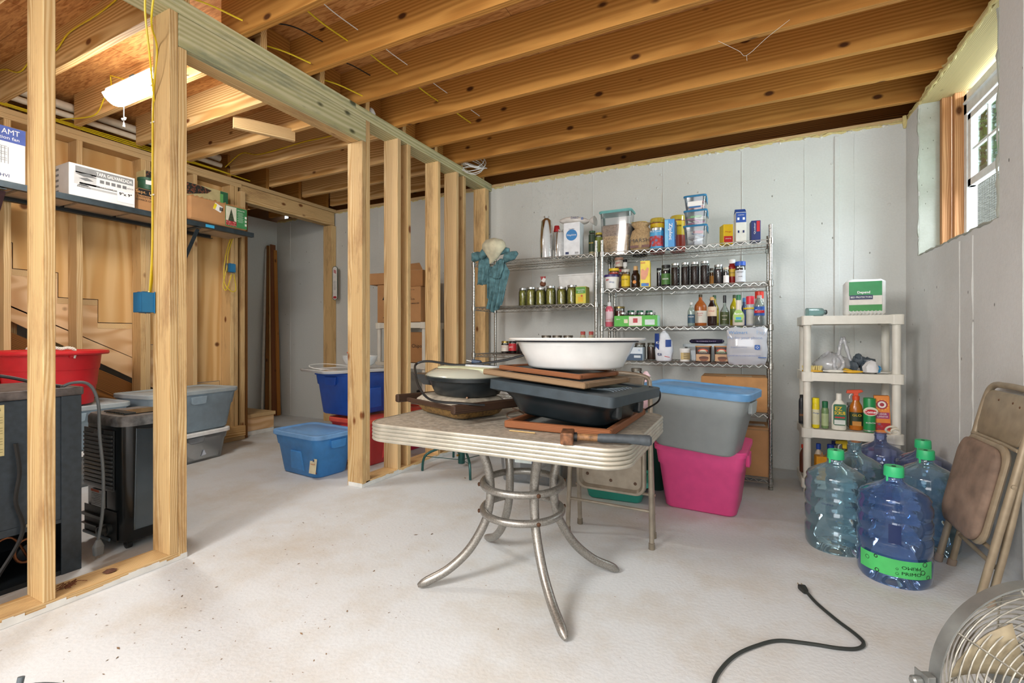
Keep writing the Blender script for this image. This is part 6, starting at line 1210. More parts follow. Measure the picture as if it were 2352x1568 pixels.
for px, lb in (((1597, 1635), 'brown cocoa tub printed with a mug and red arch, left'), ((1640, 1676), 'brown cocoa tub with green band beside the shopping bag')):
    x, r, h = dims(px[0], px[1], 794, YF-.02, zb); w = 2*r; t = thing('cocoa_tub', lb, 'tub', (x, YF-.02, zb)); m = MB(); m.loft([(0, w*.92, .09, .015), (h*.93, w*.98, .095, .015)], 4); m.build('tub_body', M('#3a2219', .4), t, smooth=35); m = MB(); m.loft([(h*.93, w, .10, .015), (h, w, .10, .015)], 4); m.build('lid', M('#b07a3c', .4), t, smooth=35)
    face(t, w*.86, h*.42, M('#c9a076'), 0, -.0485, h*.28); m = MB(); m.prism([(w*.32*math.cos(a), h*.66+h*.17*math.sin(a)) for a in [PI*i/10 for i in range(11)]], -.051, -.049, 'y'); m.build('print', M('#c8512e'), t); m = MB(); m.prism([(w*.22*math.cos(a), h*.66+h*.10*math.sin(a)) for a in [PI*i/10 for i in range(11)]], -.0525, -.051, 'y'); m.build('print', CREAM, t)
    face(t, w*.7, h*.10, M('#2a1a10') if 'left' in lb else M('#2f5a30'), 0, -.0495, h*.60); text('COCOA', .012, CREAM, t, (0, -.051, h*.60), FRONT, w=w*.5)
    m = MB(); m.prism([(w*.05+w*.3*math.cos(a), h*.27+h*.22*math.sin(a)) for a in [PI+PI*i/10 for i in range(11)]], -.052, -.049, 'y'); m.build('print', M('#8a4f2a'), t); m = MB(); m.lathe([(.001, 0), (w*.3, 0), (w*.3, .001)], 18, sy=.3); m.build('print', M('#5f3420'), t, (w*.05, -.0525, h*.28), (PI/2, 0, 0))
t = thing('lidded_container', 'long clear container with pale lid behind the cocoa tubs', 'container', (AX(1625, YM+.04), YM+.04, zb)); hh = AZ(1625, 790, YM)-zb; m = MB(); m.loft([(0, .30, .15, .03), (hh*.85, .33, .17, .03)], 4, cap1=False); m.build('body', CLEARP, t, smooth=40); m = MB(); m.loft([(hh*.84, .35, .19, .03), (hh, .35, .19, .03)], 4); m.build('lid', thin('pale_lid', '#c9d6dc', .6, .3), t, smooth=30)
t = thing('sausage_pack', 'dark purple plastic pack lying on the pale container lid', 'package', (AX(1623, YM), YM, zb+hh+.001)); m = MB(); m.lathe([(.01, -.125), (.022, -.11), (.027, 0), (.022, .11), (.01, .125)], 14, sx=.75); 
m.build('pack', M('#2a2440', .25, var=.3, scale=40), t, (0, 0, .021), (0, PI/2, 0), smooth=60); text('BLOODEN TWIST', .012, M('#9a8ac0'), t, (0, -.0275, .02), FRONT, w=.14)
# shopping bag hanging from the third shelf
def bagmesh(w, h, d, seed, n=20, mth=16):
    rs = []
    for k in range(mth):
        v = k/(mth-1); ww = w*(.97+.05*noise.noise(Vector((v*4, seed, 0))))*(.80 if v > .95 else 1)*(.88+.12*min(1, v*6)); dd = d*(math.sin(PI*min(.98, max(.03, v*.93+.06)))**.5)
        rs.append([(ww/2*math.cos(a)*abs(math.cos(a))**-.35 if abs(math.cos(a)) > .05 else 0, dd/2*math.sin(a)+.012*noise.noise(Vector((a*2, v*5, seed))), h*v+.014*noise.noise(Vector((a*2.5, v*3, seed+3)))*(1 if k in (0, mth-1) else .5)) for a in [2*PI*(j+.25)/n for j in range(n)]])
    return rs
x0, x1 = AX(1668, YF-.08), AX(1764, YF-.08); zt, zb_ = AZ(1715, 752, YF-.08), AZ(1715, 836, YF-.08)
t = thing('shopping_bag', 'white store shopping bag with blue print hanging at the rack right end', 'bag', ((x0+x1)/2, RY[0]-.045, zb_)); w, h = x1-x0, zt-zb_
m = MB(); m.rings(bagmesh(w, h, .10, 2)); m.build('bag_body', thin('bag_film', '#dfe3ea', .62, .3), t, smooth=60)
m = MB(); m.lathe([(.05, .0), (.09, .03), (.10, .12), (.06, .2)], 16, sy=.35); m.build('content', M('#c9a9a4', .7, var=.3), t, (.0, .01, .02), smooth=50)
BT = M('#4a86c2', .5)
text('Walmart', .030, BT, t, (-.055, -.058, h*.86), FRONT, w=.12); text('Pay', .034, M('#9ab0cc'), t, (.085, -.058, h*.86), FRONT, w=.05); text('Pay for your phone.', .024, M('#7f97c0'), t, (-.01, -.060, h*.72), FRONT, w=.22); text('Straight to you online at', .012, M('#6f88b6'), t, (-.05, -.062, h*.47), FRONT, w=.10); text('PLEASE RETURN TO A PARTICIPATING STORE', .014, M('#6a7fb4'), t, (-.02, -.060, h*.24), FRONT, w=.21); face(t, .05, .006, M('#2a5a9c'), .095, -.058, h*.20)
m = MB(); m.loft([(0, .034, .034, .007), (.001, .034, .034, .007)], 3); m.build('print', M('#2f62ac'), t, (.065, -.063, h*.47), (PI/2, 0, 0)); 
for a in range(4): m = MB(); m.box((.065+.007*math.cos(a*PI/2), -.065, h*.47+.007*math.sin(a*PI/2)), (.004, .001, .004)); m.build('print', WINK, t)
# --- rack 2, lower shelves
zb = L2[4]
x, r, h = dims(1441, 1483, 845, YF, zb); t = thing('bean_jar', 'big round glass jar of red beans behind the basin and grey tote', 'jar', (x, YF, zb)); m = MB(); m.lathe([(r*.8, 0), (r, .02), (r, h*.68), (r*.85, h*.82), (r*.55, h*.9), (r*.55, h*.93)], 26, cap1=False); m.build('glass', GLASS, t, smooth=45); m = MB(); m.lathe([(r*.75, .004), (r*.94, .02), (r*.94, h*.62), (r*.9, h*.64)], 24); m.build('beans', speck('red_beans', '#8a4a44', '#d8a89c', 110, .45, .5, None, .6), t, smooth=45); m = MB(); m.lathe([(r*.6, h*.92), (r*.6, h*.99), (r*.55, h)], 24); m.build('lid', M('#8f8b80', .35, .8), t, smooth=30)
x0, x1 = AX(1612, YF+.02), AX(1762, YF+.02)
t = carton('wide cardboard carton on the fifth rack shelf behind the grey tote', x1-x0, .30, AZ(1690, 868, YF-.1)-zb, ((x0+x1)/2, YF+.10, zb), 0, M('#b98a58', .85), tape=False); m = MB(); m.bb((-.05, -.14, AZ(1690, 868, YF-.1)-zb+.004), (.12, -.02, AZ(1690, 868, YF-.1)-zb+.007)); m.build('tape', M('#a88250', .3), t); 
m = MB(); m.add([(.03, -.01, .335), (.06, .0, .336), (.045, .0, .36)], [(0, 1, 2)])
x0, x1 = AX(1697, YF), AX(1765, YF)
t = carton('tall cardboard carton with shipping label on the rack bottom shelf', x1-x0+.06, .28, AZ(1730, 985, YF-.1)-L2[5], ((x0+x1)/2-.03, YF+.09, L2[5]), 0, CARD, tape=False); hh = AZ(1730, 985, YF-.1)-L2[5]
patch(.13, .08, M('#d5d2ca'), t, (.04, -.02, hh+.0045), (0, 0, .1)); text('LIMITED', .016, M('#5a452e'), t, (-.06, -.142, hh*.55), FRONT, w=.06); face(t, .03, hh*.9, M('#a07a4c', .3), -.09, -.1405, hh*.5, 'tape'); face(t, .26, .012, M('#9c7446', .4), .0, -.141, hh*.97, 'tape')
carton('flat carton on the left rack bottom shelf', .4, .3, .2, (-1.6, 3.95, L1[4]), 0, CARD2, tape=False)
# ================================================================== RIGHT SIDE: RESIN SHELF AND CLEANERS
SX0, SX1, SY0, SY1 = .339, .896, 3.78, 4.12
SL = (.095, .44, .824, 1.208)
resin_shelf('white resin shelf unit of cleaners in the right corner behind the water jugs', SX0, SX1, SY0, SY1, SL, .0235)
YS = 3.86
t = thing('pad_package', 'white and green pack of bed protectors on top of the corner resin shelf', 'package', (AX(1985, YS), YS+.02, SL[3]-.004), -.06); w = AX(2033, YS)-AX(1938, YS); h = AZ(1985, 640, YS)-SL[3]
m = MB(); m.loft([(0, w*.9, .12, .02), (.02, w, .15, .03), (h*.9, w*.98, .15, .03), (h, w*.8, .10, .03)], 6)
for i, v in enumerate(m.v): q = Vector(v); m.v[i] = (q.x+.006*noise.noise(q*25), q.y+.004*noise.noise(q*30+Vector((2, 0, 0))), q.z+(.012*noise.noise(q*22) if q.z > h*.8 else 0))
m.build('pack_body', M('#e3e3df', .4, bump=.2), t, smooth=50)
face(t, w*.78, h*.40, M('#2c8a4e', .4), .0, -.079, h*.72); face(t, w*.78, h*.24, M('#d9d4c9', .4), .0, -.0795, h*.42); face(t, w*.78, h*.18, M('#2f8a3c', .4), .0, -.079, h*.22); face(t, w*.55, h*.12, M('#232a52', .4), -w*.10, -.081, h*.50)
text('BED PROTECTORS', .016, WINK, t, (-w*.10, -.083, h*.50), FRONT, w=w*.5); text('Depend', .022, WINK, t, (-w*.04, -.0815, h*.63), FRONT, w=w*.3, bold=.02)
m = MB()
for k in range(10): a = -w*.4+w*.8*k/9; m.tube([(a, -.07, .005), (a+.01, -.082, .02), (a+.004, -.08, .034)], .004, 5)
m.build('crimped_edge', M('#d5d3cb', .25), t, smooth=True)
t = thing('glass_bottle', 'clear blue-green glass bottle lying on its side on the resin shelf top', 'bottle', (AX(1852, YS), YS, SL[3]+.030)); lb = AX(1903, YS)-AX(1852, YS)
m = MB(); m.lathe([(.022, 0), (.030, .004), (.030, lb*.72), (.026, lb*.8), (.013, lb*.88), (.013, lb*.93)], 20, e=3.2); m.build('glass', thin('aqua_glass', '#a9cdca', .3, .05), t, rot=(0, PI/2, .35), smooth=45)
m = MB(); m.lathe([(.014, lb*.93), (.016, lb*.93), (.016, lb), (.010, lb)], 16); m.build('cap', M('#33363a', .4), t, rot=(0, PI/2, .35), smooth=30)
zb = SL[2]
t = thing('scrub_brush', 'oval scrub brush with yellow bristles at the left of the second tier', 'brush', (AX(1866, 3.84), 3.84, zb)); m = MB(); m.lathe([(.03, 0), (.062, .004), (.062, .012), (.05, .016)], 24, sy=.55); m.build('block', M('#d9a62e', .5), t, smooth=30)
m = MB()
for i in range(160): a = random.random()*2*PI; q = random.random()**.5*.055; x, y = q*math.cos(a), q*math.sin(a)*.55; m.tube([(x, y, .014), (x*1.15, y*1.15, .042+random.uniform(-.004, .004))], [.0025, .003], 4)
m.build('bristles', M('#e0cf8c', .8), t)['kind'] = 'stuff'
BF = thin('thin_bag_film', '#e9ebee', .42, .3)
t = thing('plastic_bag', 'crumpled clear plastic bag with tall handle loop on the second tier', 'bag', (AX(1912, 3.92), 3.92, zb)); m = MB(); rs = []
for k in range(12):
    v = k/11; r = .115*math.sin(PI*min(.97, v*.8+.2))**.7; rs.append([(r*1.0*math.cos(a)*(1+.15*noise.noise(Vector((a*2, v*4, 8)))), r*.75*math.sin(a), .13*v+.03*noise.noise(Vector((a*3, v*5, 2)))*v) for a in [2*PI*j/20 for j in range(20)]])
m.rings(rs); m.build('bag_body', BF, t, smooth=60)
for pts in ([(.03, -.02, .10), (.045, 0, .19), (.06, 0, .235), (.075, 0, .19), (.115, 0, .02)], [(-.0, -.07, .10), (.0, -.09, .03), (.02, -.10, .012), (.05, -.09, .06), (.03, -.06, .12)]): m = MB(); P = curve(pts, 7); m.tube(P, [.008+.006*abs(math.sin(i*.9)) for i in range(len(P))], 8); m.build('handle_loop', BF, t, smooth=60)
t = thing('loofah', 'tan sponge showing behind the clear bag', 'sponge', (AX(1942, 4.02), 4.02, zb)); m = MB(); m.lathe([(.01, 0), (.05, .01), (.055, .05), (.03, .075)], 14); m.build('sponge_body', M('#c9a36a', .9, bump=.6), t, smooth=60)
t = thing('grey_bag', 'wad of crumpled dark grey plastic bags on the second tier', 'bag', (AX(1975, 3.93), 3.93, zb)); 
for k, (dx, dy, dz, r) in enumerate(((-.045, -.03, .045, .036), (.0, .01, .075, .045), (.045, .01, .05, .05), (.02, -.03, .03, .035), (-.01, -.01, .11, .022), (.08, .0, .02, .03))):
    m = MB(); m.lathe([(r*.1, -r*.95), (r*.7, -r*.7), (r, 0), (r*.7, r*.7), (r*.1, r*.95)], 14)
    for i, v in enumerate(m.v): q = Vector(v); m.v[i] = tuple(q*(1+.5*noise.noise(q*45+Vector((k, 0, 0)))))
    m.build('bag_wad', M('#4f5a63', .3, bump=.6, scale=40), t, (dx, dy, max(dz, r*.75)), smooth=50)
t = thing('tissue_wad', 'crumpled white tissue at the front of the second tier', 'tissue', (AX(2000, 3.83), 3.83, zb)); m = MB(); m.lathe([(.01, 0), (.04, .01), (.042, .04), (.03, .07), (.005, .08)], 14)
for i, v in enumerate(m.v): q = Vector(v); m.v[i] = tuple(q*(1+.3*noise.noise(q*60)))
m.build('tissue_body', M('#e6e6e6', .8, bump=.5), t, smooth=40)
t = thing('bottle_brush', 'small bright blue bristle brush beside the white tissue', 'brush', (AX(2014, 3.84), 3.84, zb+.03)); m = MB()
for i in range(60): a = random.random()*2*PI; b = random.uniform(-1, 1); c = Vector((math.cos(a)*.5, math.sin(a)*.5, b)).normalized()*.027; m.tube([(0, 0, 0), tuple(c)], .003, 4)
m.build('bristles', M('#2a9ad4', .5), t)['kind'] = 'stuff'; m = MB(); m.tube([(0, 0, -.025), (.06, .03, -.024)], .004, 6); m.build('handle', WHITE, t)
for lb, p, q, r, c in (('yellow handled tool lying across the front lip of the second tier', (1937, 3.79, .012), (1982, 3.79, .014), .010, '#e3b02a'), ('yellow wand lying behind the clear bag handles', (1925, 3.86, .03), (1962, 3.84, .012), .010, '#e0b31e'), ('white plastic wand lying at the front of the second tier', (1890, 3.81, .012), (1950, 3.80, .012), .010, '#e2e0d6'), ('thin white stick lying at the right of the second tier', (1950, 3.85, .010), (2040, 3.83, .010), .004, '#e6e3da')):
    a = Vector((AX(p[0], p[1]), p[1], zb+p[2])); b = Vector((AX(q[0], q[1]), q[1], zb+q[2])); m = MB(); d = b-a; m.tube([(0, 0, 0), d*.15, d*.25, d*.6, d*.9, d], [r*.4, r*.5, r, r, r*.6, r*.4], 10); tag(m.build('wand', M(c, .4), None, a, smooth=True), lb, 'wand')
zb = SL[1]; YS = 3.85
bottle('dark bottle with orange label at the left edge of the cleaner tier', (1834, 1848), 906, 4.0, zb, M('#2a2d33', .4), BLACK, capr=.6, caph=.1, neckr=.6, shoulder=.75, lab=M('#3a3a3a'), labspan=(.1, .5), words=[('OIL', .3, .02)], wcol=M('#d8842a'))
t = bottle('yellow aerosol can of cleaner left of the green bottle', (1864, 1883), 913, YS, zb, M('#e6cf1e', .4), M('#ecd922', .4), capr=.96, caph=.18, shoulder=.74, neckr=.9, lab=M('#d9d4b0'), labspan=(.12, .62), words=[('Pledge', .5, .014)], wcol=BLU2)
t = bottle('dark green capped pump bottle right of the yellow can', (1886, 1904), 921, YS+.01, zb, M('#6f8a5c', .35), M('#1f6a44', .4), capr=.8, caph=.25, shoulder=.66, neckr=.75, lab=M('#a9b98a'), labspan=(.1, .55))
t = bottle('white scrub cleanser bottle with green and yellow label', (1909, 1945), 903, YS-.01, zb, M('#e6e3d6', .35), M('#e9e7dc', .4), capr=.38, caph=.17, shoulder=.62, neckr=.36, sy=.6)
m = MB(); m.loft([(0, .072, .14, .01), (.001, .072, .14, .01)], 3); m.build('label', M('#2c6a4a', .4), t, (0, -.0335, .105), (PI/2, 0, 0)); text('EZ', .035, YEL, t, (-.008, -.036, .145), FRONT, w=.04, bold=.02); text('SCRUB', .030, YEL, t, (.0, -.036, .115), FRONT, w=.062, bold=.02); face(t, .062, .03, M('#d9ded6'), 0, -.0352, .055); face(t, .055, .008, REDP, 0, -.0352, .087)
bottle('dusty clear glass jar behind the white cleanser', (1943, 1968), 924, 4.0, zb, LG, thin('dusty_glass', '#b9b9ae', .5, .4), capr=.9, caph=.1, neckr=.85, shoulder=.72)
def trigger(t, h, col, r):
    m = MB(); m.prism([(-.055, h-.02), (-.05, h+.002), (.03, h+.008), (.04, h-.005), (.012, h-.018), (.012, h-.05), (-.014, h-.05), (-.014, h-.02)], -.012, .012, 'y'); m.build('spray_head', col, t, bevel=.003); m = MB(); m.tube(curve([(-.02, 0, h-.018), (-.034, 0, h-.035), (-.036, 0, h-.055)], 4), .004, 6); m.build('trigger', WHITE, t)
x = AX(1966, YS+.04); t = thing('spray_bottle', 'amber spray bottle with bright orange trigger head', 'bottle', (x, YS+.04, zb)); hh = AZ(1966, 898, YS)-zb
m = MB(); m.lathe([(.036, 0), (.040, .01), (.040, hh*.5), (.034, hh*.62), (.02, hh*.72), (.018, hh*.78)], 18, sy=.7); m.build('body', M('#b86a1e', .2), t, smooth=45); trigger(t, hh, M('#e0502a', .4), .04); band(t, .0405, .03, .12, 200, 340, M('#2a3a24'), sy=.7); text('GLO', .022, YEL, t, (0, -.030, .10), FRONT, w=.05); face(t, .05, .03, M('#c98a3a'), 0, -.0295, .045)
m = MB(); m.lathe([(.021, hh*.76), (.021, hh*.86), (.012, hh*.88)], 14); m.build('collar', M('#e0502a', .4), t, smooth=30)
x, r, h = dims(1982, 2012, 914, YS, zb); t = thing('powder_can', 'green cleanser powder can with red and white oval label', 'can', (x, YS, zb)); m = MB(); m.lathe([(r, 0), (r, h-.004), (r*.97, h), (r*.9, h-.003)], 28); m.build('can_body', M('#1f8f4e', .35), t, smooth=30); band(t, r*1.01, h*.02, h*.06, 180, 360, SILV); m = MB(); m.lathe([(.001, 0), (.036, 0), (.036, .001)], 24, sx=1.1, sy=.8); m.build('label', M('#dfe0c8', .4), t, (0, -r*1.02, h*.62), (PI/2, 0, 0)); m = MB(); m.lathe([(.001, 0), (.033, 0), (.033, .001)], 24, sx=1.1, sy=.55); m.build('label', REDP, t, (0, -r*1.04, h*.6), (PI/2, 0, 0)); text('Comet', .026, WINK, t, (0, -r*1.08, h*.6), FRONT, w=.07, bold=.02); text('BLEACH', .012, WINK, t, (0, -r*1.03, h*.28), FRONT, w=.05)
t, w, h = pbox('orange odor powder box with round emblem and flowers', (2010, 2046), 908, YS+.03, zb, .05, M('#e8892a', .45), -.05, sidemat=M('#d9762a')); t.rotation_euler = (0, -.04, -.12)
m = MB()
for i in range(12): a = 2*PI*i/12; m.add([(.02*math.cos(a), -.0258, h*.75+.02*math.sin(a)), (w*.47*math.cos(a-.1), -.0258, h*.75+w*.47*math.sin(a-.1)), (w*.47*math.cos(a+.1), -.0258, h*.75+w*.47*math.sin(a+.1))], [(0, 1, 2)])
m.build('print', M('#f0b64a'), t)['kind'] = 'stuff'
for rr, c, yy in ((.030, '#a82838', .0262), (.022, '#e9e6de', .0270), (.012, '#a82838', .0278)): m = MB(); m.lathe([(.001, 0), (rr, 0), (rr, .0006)], 22); m.build('emblem', M(c), t, (0, -yy, h*.76), (PI/2, 0, 0))
text('ODOR', .016, WINK, t, (.0, -.028, h*.50), FRONT, w=w*.55); text('ELIMINATOR', .014, WINK, t, (.0, -.028, h*.43), FRONT, w=w*.7); face(t, w*.9, h*.17, M('#a83a6a'), 0, -.0256, h*.46); face(t, w*.95, h*.2, speck('flower_print', '#b8202a', '#5a8aa8', 40, .5), 0, -.0258, h*.16)
zb = SL[0]
for lb, px, py, Y, c, cc, kw in (('rust-brown spray bottle with red head at the left of the lowest tier', (1836, 1852), 1020, 3.98, '#6a3a2a', '#d8402a', dict(capr=.5, caph=.12)), ('cream bottle with blue cap leaning at the left of the lowest tier', (1870, 1890), 1018, 3.9, '#c9b9a4', '#24459a', dict(capr=.6, caph=.16)), ('bottle with large dark blue cap on the lowest tier', (1897, 1919), 1020, 3.88, '#b9c4c4', '#1f3a8a', dict(capr=.8, caph=.3, shoulder=.5)), ('tall white bottle with navy cap at the back of the lowest tier', (1905, 1925), 1012, 4.02, '#d6d2c4', '#1f2f6a', dict(capr=.55, caph=.12)), ('small red capped bottle behind the rear jugs', (1990, 2012), 1015, 3.95, '#c9c2ba', '#a8242e', dict(capr=.7, caph=.2)), ('white bottle with black pump behind the clear jug', (1972, 1990), 1022, 3.92, '#dedad2', '#1c1c20', dict(capr=.35, caph=.12))):
    bottle(lb, px, py, Y, zb, M(c, .4), M(cc, .4), **kw)
x = AX(1940, 3.95); t = thing('spray_bottle', 'spray bottle with bright yellow trigger on the lowest tier', 'bottle', (x, 3.95, zb)); hh = AZ(1940, 1013, 3.95)-zb; m = MB(); m.lathe([(.038, 0), (.04, .01), (.04, hh*.5), (.016, hh*.75), (.015, hh*.85)], 18, sy=.7); m.build('body', M('#4a4a2c', .3), t, smooth=45); trigger(t, hh, YEL, .04)
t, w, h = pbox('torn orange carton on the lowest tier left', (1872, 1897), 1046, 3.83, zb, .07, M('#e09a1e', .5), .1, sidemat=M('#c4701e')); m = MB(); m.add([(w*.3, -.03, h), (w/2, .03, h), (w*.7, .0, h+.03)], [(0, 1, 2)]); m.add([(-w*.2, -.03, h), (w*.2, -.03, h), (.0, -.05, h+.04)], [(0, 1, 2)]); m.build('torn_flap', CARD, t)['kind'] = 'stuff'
# ================================================================== WATER JUGS
def bandcap(t): pass
JD = thin('jug_blue', '#6a9ce4', .09, .08, '#c6dbfa'); JL = thin('jug_pale', '#a4cfe0', .10, .08, '#dceff6'); JV = thin('jug_violet', '#8499d4', .11, .1, '#ced7f4')
JCAP = M('#35c07a', .45, var=.04)
def jug(label, x, y, mat, cap=True, h=.49, r=.135, neck=None, blue_neck=False):
    t = thing('water_jug', label, 'jug', (x, y, 0)); s = h/.49
    pr = [(r*.55, .022), (r*.72, .006), (r*.90, .0), (r*.985, .02), (r*1.0, .05), (r*1.0, .105), (r*.955, .115), (r*.955, .13), (r*1.0, .14), (r*1.0, .195), (r*.96, .203), (r*.96, .215), (r*1.0, .225), (r*1.0, .265), (r*.96, .275), (r*.96, .287), (r*1.0, .297), (r*1.0, .325), (r*.93, .345), (r*.96, .36), (r*.88, .378), (r*.60, .402), (r*.36, .418), (r*.245, .430), (r*.225, .445), (r*.225, .462), (r*.245, .464), (r*.245, .469), (r*.225, .471), (r*.225, .485)]
    m = MB(); m.lathe([(a, b*s) for a, b in pr], 56, cap1=False); m.build('body', mat, t, smooth=50)
    if cap: m = MB(); m.lathe([(r*.27, .447*s), (r*.275, .450*s), (r*.265, .487*s), (r*.25, .492*s), (r*.05, .490*s), (r*.045, .486*s)], 28); m.build('cap', JCAP, t, smooth=30); m = MB(); m.lathe([(.001, 0), (r*.06, 0), (r*.06, .0015)], 12); m.build('cap_hole', INK, t, (0, 0, .4905*s)); m = MB(); m.bb((-.004, -.001, 0), (.004, .001, .03)); m.build('tear_tab', JCAP, t, (-r*.26*.8, -r*.26*.6, .425*s), bevel=.001)
    else: m = MB(); m.lathe([(r*.20, .480*s), (r*.245, .480*s), (r*.245, .487*s), (r*.20, .487*s)], 24); m.build('lip', mat, t, smooth=30)
    return t
ja = jug('dark blue water jug with green printed band, nearest the camera', .587, 2.640, JD)
jug_b = jug('pale blue green-capped jug, leftmost of the six', .406, 2.885, JL)
jug('pale blue green-capped jug behind the leaning chair', .815, 3.085, JL)
jug('clear pale jug with open neck behind the leftmost one', .535, 3.185, JL, cap=False)
jug('violet-blue jug with open deep blue neck in front of the resin shelf', .735, 3.60, JV, cap=False, h=.485)
jug('violet-blue green-capped jug at the back by the right wall', .880, 3.375, JV)
# printed wrap on the nearest jug, as in the photo: words upright and upside down
def arcband(t, r, z0, z1, a0, a1, mat, slope=0, n=22, name='label'):
    m = MB(); vs = []; fs = []
    for i in range(n+1):
        a = math.radians(a0+(a1-a0)*i/n); dz = slope*(i/n)
        for z in (z0, z1): vs.append((r*math.cos(a), r*math.sin(a), z+dz))
    for i in range(n): fs.append((2*i, 2*i+2, 2*i+3, 2*i+1))
    m.add(vs, fs); return m.build(name, mat, t, smooth=60)
arcband(ja, .1368, .052, .125, 200, 322, M('#4fc26a', .5), name='label')
def wraptext(t, s, h, mat, r, a, z, w, flip=(1, 1)):
    o = text(s, h, mat, t, (0, 0, 0), FRONT, w=w, flip=flip); me = o.data; xs = o.scale[0]; ys = o.scale[1]
    A = math.radians(a)
    for v in me.vertices:
        x = v.co.x*xs; y = v.co.y*ys; b = A+x/r; v.co = (r*math.cos(b), r*math.sin(b), z+y)
    o.scale = (1, 1, 1); o.rotation_euler = (0, 0, 0); return o
wraptext(ja, 'PRIMO', .019, INK, .1375, 283, .072, .070); wraptext(ja, 'PRIMO', .019, INK, .1375, 283, .098, .070, (-1, -1))
def ringmark(t, r, a, z, q, th): m = MB(); m.tube([(r*math.cos(math.radians(a)+q*math.cos(k)/r), r*math.sin(math.radians(a)+q*math.cos(k)/r), z+q*math.sin(k)) for k in [2*PI*i/22 for i in range(22)]], th, 4, closed=True); m.build('ring_print', INK, t)
for a, z, q, th in ((216, .100, .008, .0009), (231, .118, .018, .0016), (233, .060, .016, .0016), (301, .082, .009, .0013), (262, .088, .004, .0007), (262, .068, .005, .0007), (305, .115, .010, .0012), (312, .06, .008, .0010)):
    ringmark(ja, .1372, a, z, q if z+q < .125 and z-q > .05 else min(.124-z, z-.053, q), th)
arcband(ja, .1366, .19, .27, 250, 268, M('#1f2f5a', .3), name='label')  # dark patch painted on for the shape seen through the jug, not a label
wraptext(jug_b, 'PRIMO', .013, M('#5a6a8a'), .1365, 288, .245, .05, (-1, 1)); wraptext(jug_b, 'PRIMO', .013, M('#5a6a8a'), .1365, 247, .245, .05, (-1, -1))
m = MB(); P = [(.030*math.cos(a)+.004*a/3, .0, .024*math.sin(a)) for a in [2*PI*i/20 for i in range(16)]]
m.tube(P, .006, 8); P2 = [(.018+.020*math.cos(a), -.012, .002+.014*math.sin(a)) for a in [2*PI*i/20 for i in range(18)]]; m.tube(P2, .006, 8)
tag(m.build('cap_ring', M('#d9d2bf', .5), None, (AX(2046, 3.58), 3.58, .505), (.5, 0, .2), smooth=True), 'cream twisted ring handle perched on the open violet jug neck', 'handle')
# ================================================================== LEANING CHAIR
t = thing('folding_chair', 'folded beige metal chair with worn suede seat leaning on the right wall', 'chair', (.815, 2.700, 0), (math.radians(12), 0, PI/2))
CB = M('#a3937b', .40, .25, .1)
W2 = .215
def ct(pts, name, r=.0135, n=6): m = MB(); m.tube(curve(pts, n), r, 12); return m.build(name, CB, t, smooth=60)
ct([(-W2, .0, .01), (-W2+.002, .0, .3), (-W2+.004, .0, .6), (-W2+.012, .0, .80), (-W2+.05, .0, .865), (-.06, .0, .875), (.06, .0, .875), (W2-.05, .0, .865), (W2-.012, .0, .80), (W2-.004, .0, .6), (W2-.002, .0, .3), (W2, .0, .01)], 'front_frame')
for s in (-1, 1): ct([(s*(W2-.022), -.042, .012), (s*(W2-.022), -.036, .3), (s*(W2-.022), -.02, .62)], 'rear_leg', .0125)
m = MB(); m.tube([(-W2+.02, -.04, .16), (W2-.02, -.04, .16)], .009, 8); m.build('cross_bar', CB, t, smooth=60)
m = MB(); m.tube([(-W2, .002, .235), (W2, .002, .235)], .009, 8); m.build('cross_bar', CB, t, smooth=60)
def vring(w, h, r, y, zc): return [(q[0], y, q[1]+zc) for q in rrect(w, h, r, 7, 0)]
m = MB(); m.rings([vring(.37, .40, .06, .012, .43), vring(.385, .415, .065, .020, .43), vring(.385, .415, .065, .030, .43), vring(.37, .40, .06, .034, .43)]); m.build('seat_pan', CB, t, smooth=35)
m = MB(); m.rings([vring(.355, .385, .07, .034, .425), vring(.365, .395, .075, .042, .425), vring(.360, .390, .07, .054, .425), vring(.325, .355, .06, .062, .425), vring(.2, .23, .05, .066, .425), vring(.04, .05, .02, .067, .425)]); m.build('seat_cushion', M('#8f7868', .9, var=.22, scale=9, bump=.4), t, smooth=60)
m = MB(); m.rings([vring(.39, .20, .05, -.006, .745), vring(.395, .205, .05, .002, .745), vring(.385, .19, .045, .008, .745)]); m.build('backrest', CB, t, smooth=40)
m = MB(); m.tube(curve([(-W2+.01, .01, .635), (-.1, .014, .64), (.1, .014, .64), (W2-.01, .01, .635)], 5), .008, 8); m.build('back_rail', CB, t, smooth=60)
for s, y, z in ((-1, 0, 0), (1, 0, 0), (-.9, -.042, .0), (.9, -.042, .0)): m = MB(); m.lathe([(.014, 0), (.017, .002), (.0165, .035), (.014, .038)], 14); m.build('rubber_foot', M('#9c8a78', .6), t, (s*W2, y, z), smooth=35)
for x, z in ((-.06, .81), (.06, .81), (-.12, .80)): m = MB(); m.lathe([(.005, 0), (.004, .002), (.001, .003)], 8); m.build('rivet', M('#6a4a34', .5, .5), t, (x, .008, z), (-PI/2, 0, 0))
for s in (-1, 1): m = MB(); m.lathe([(.009, 0), (.008, .004), (.002, .005)], 10); m.build('rivet', CB, t, (s*(W2+.010), .002, .50), (0, s*PI/2, 0))
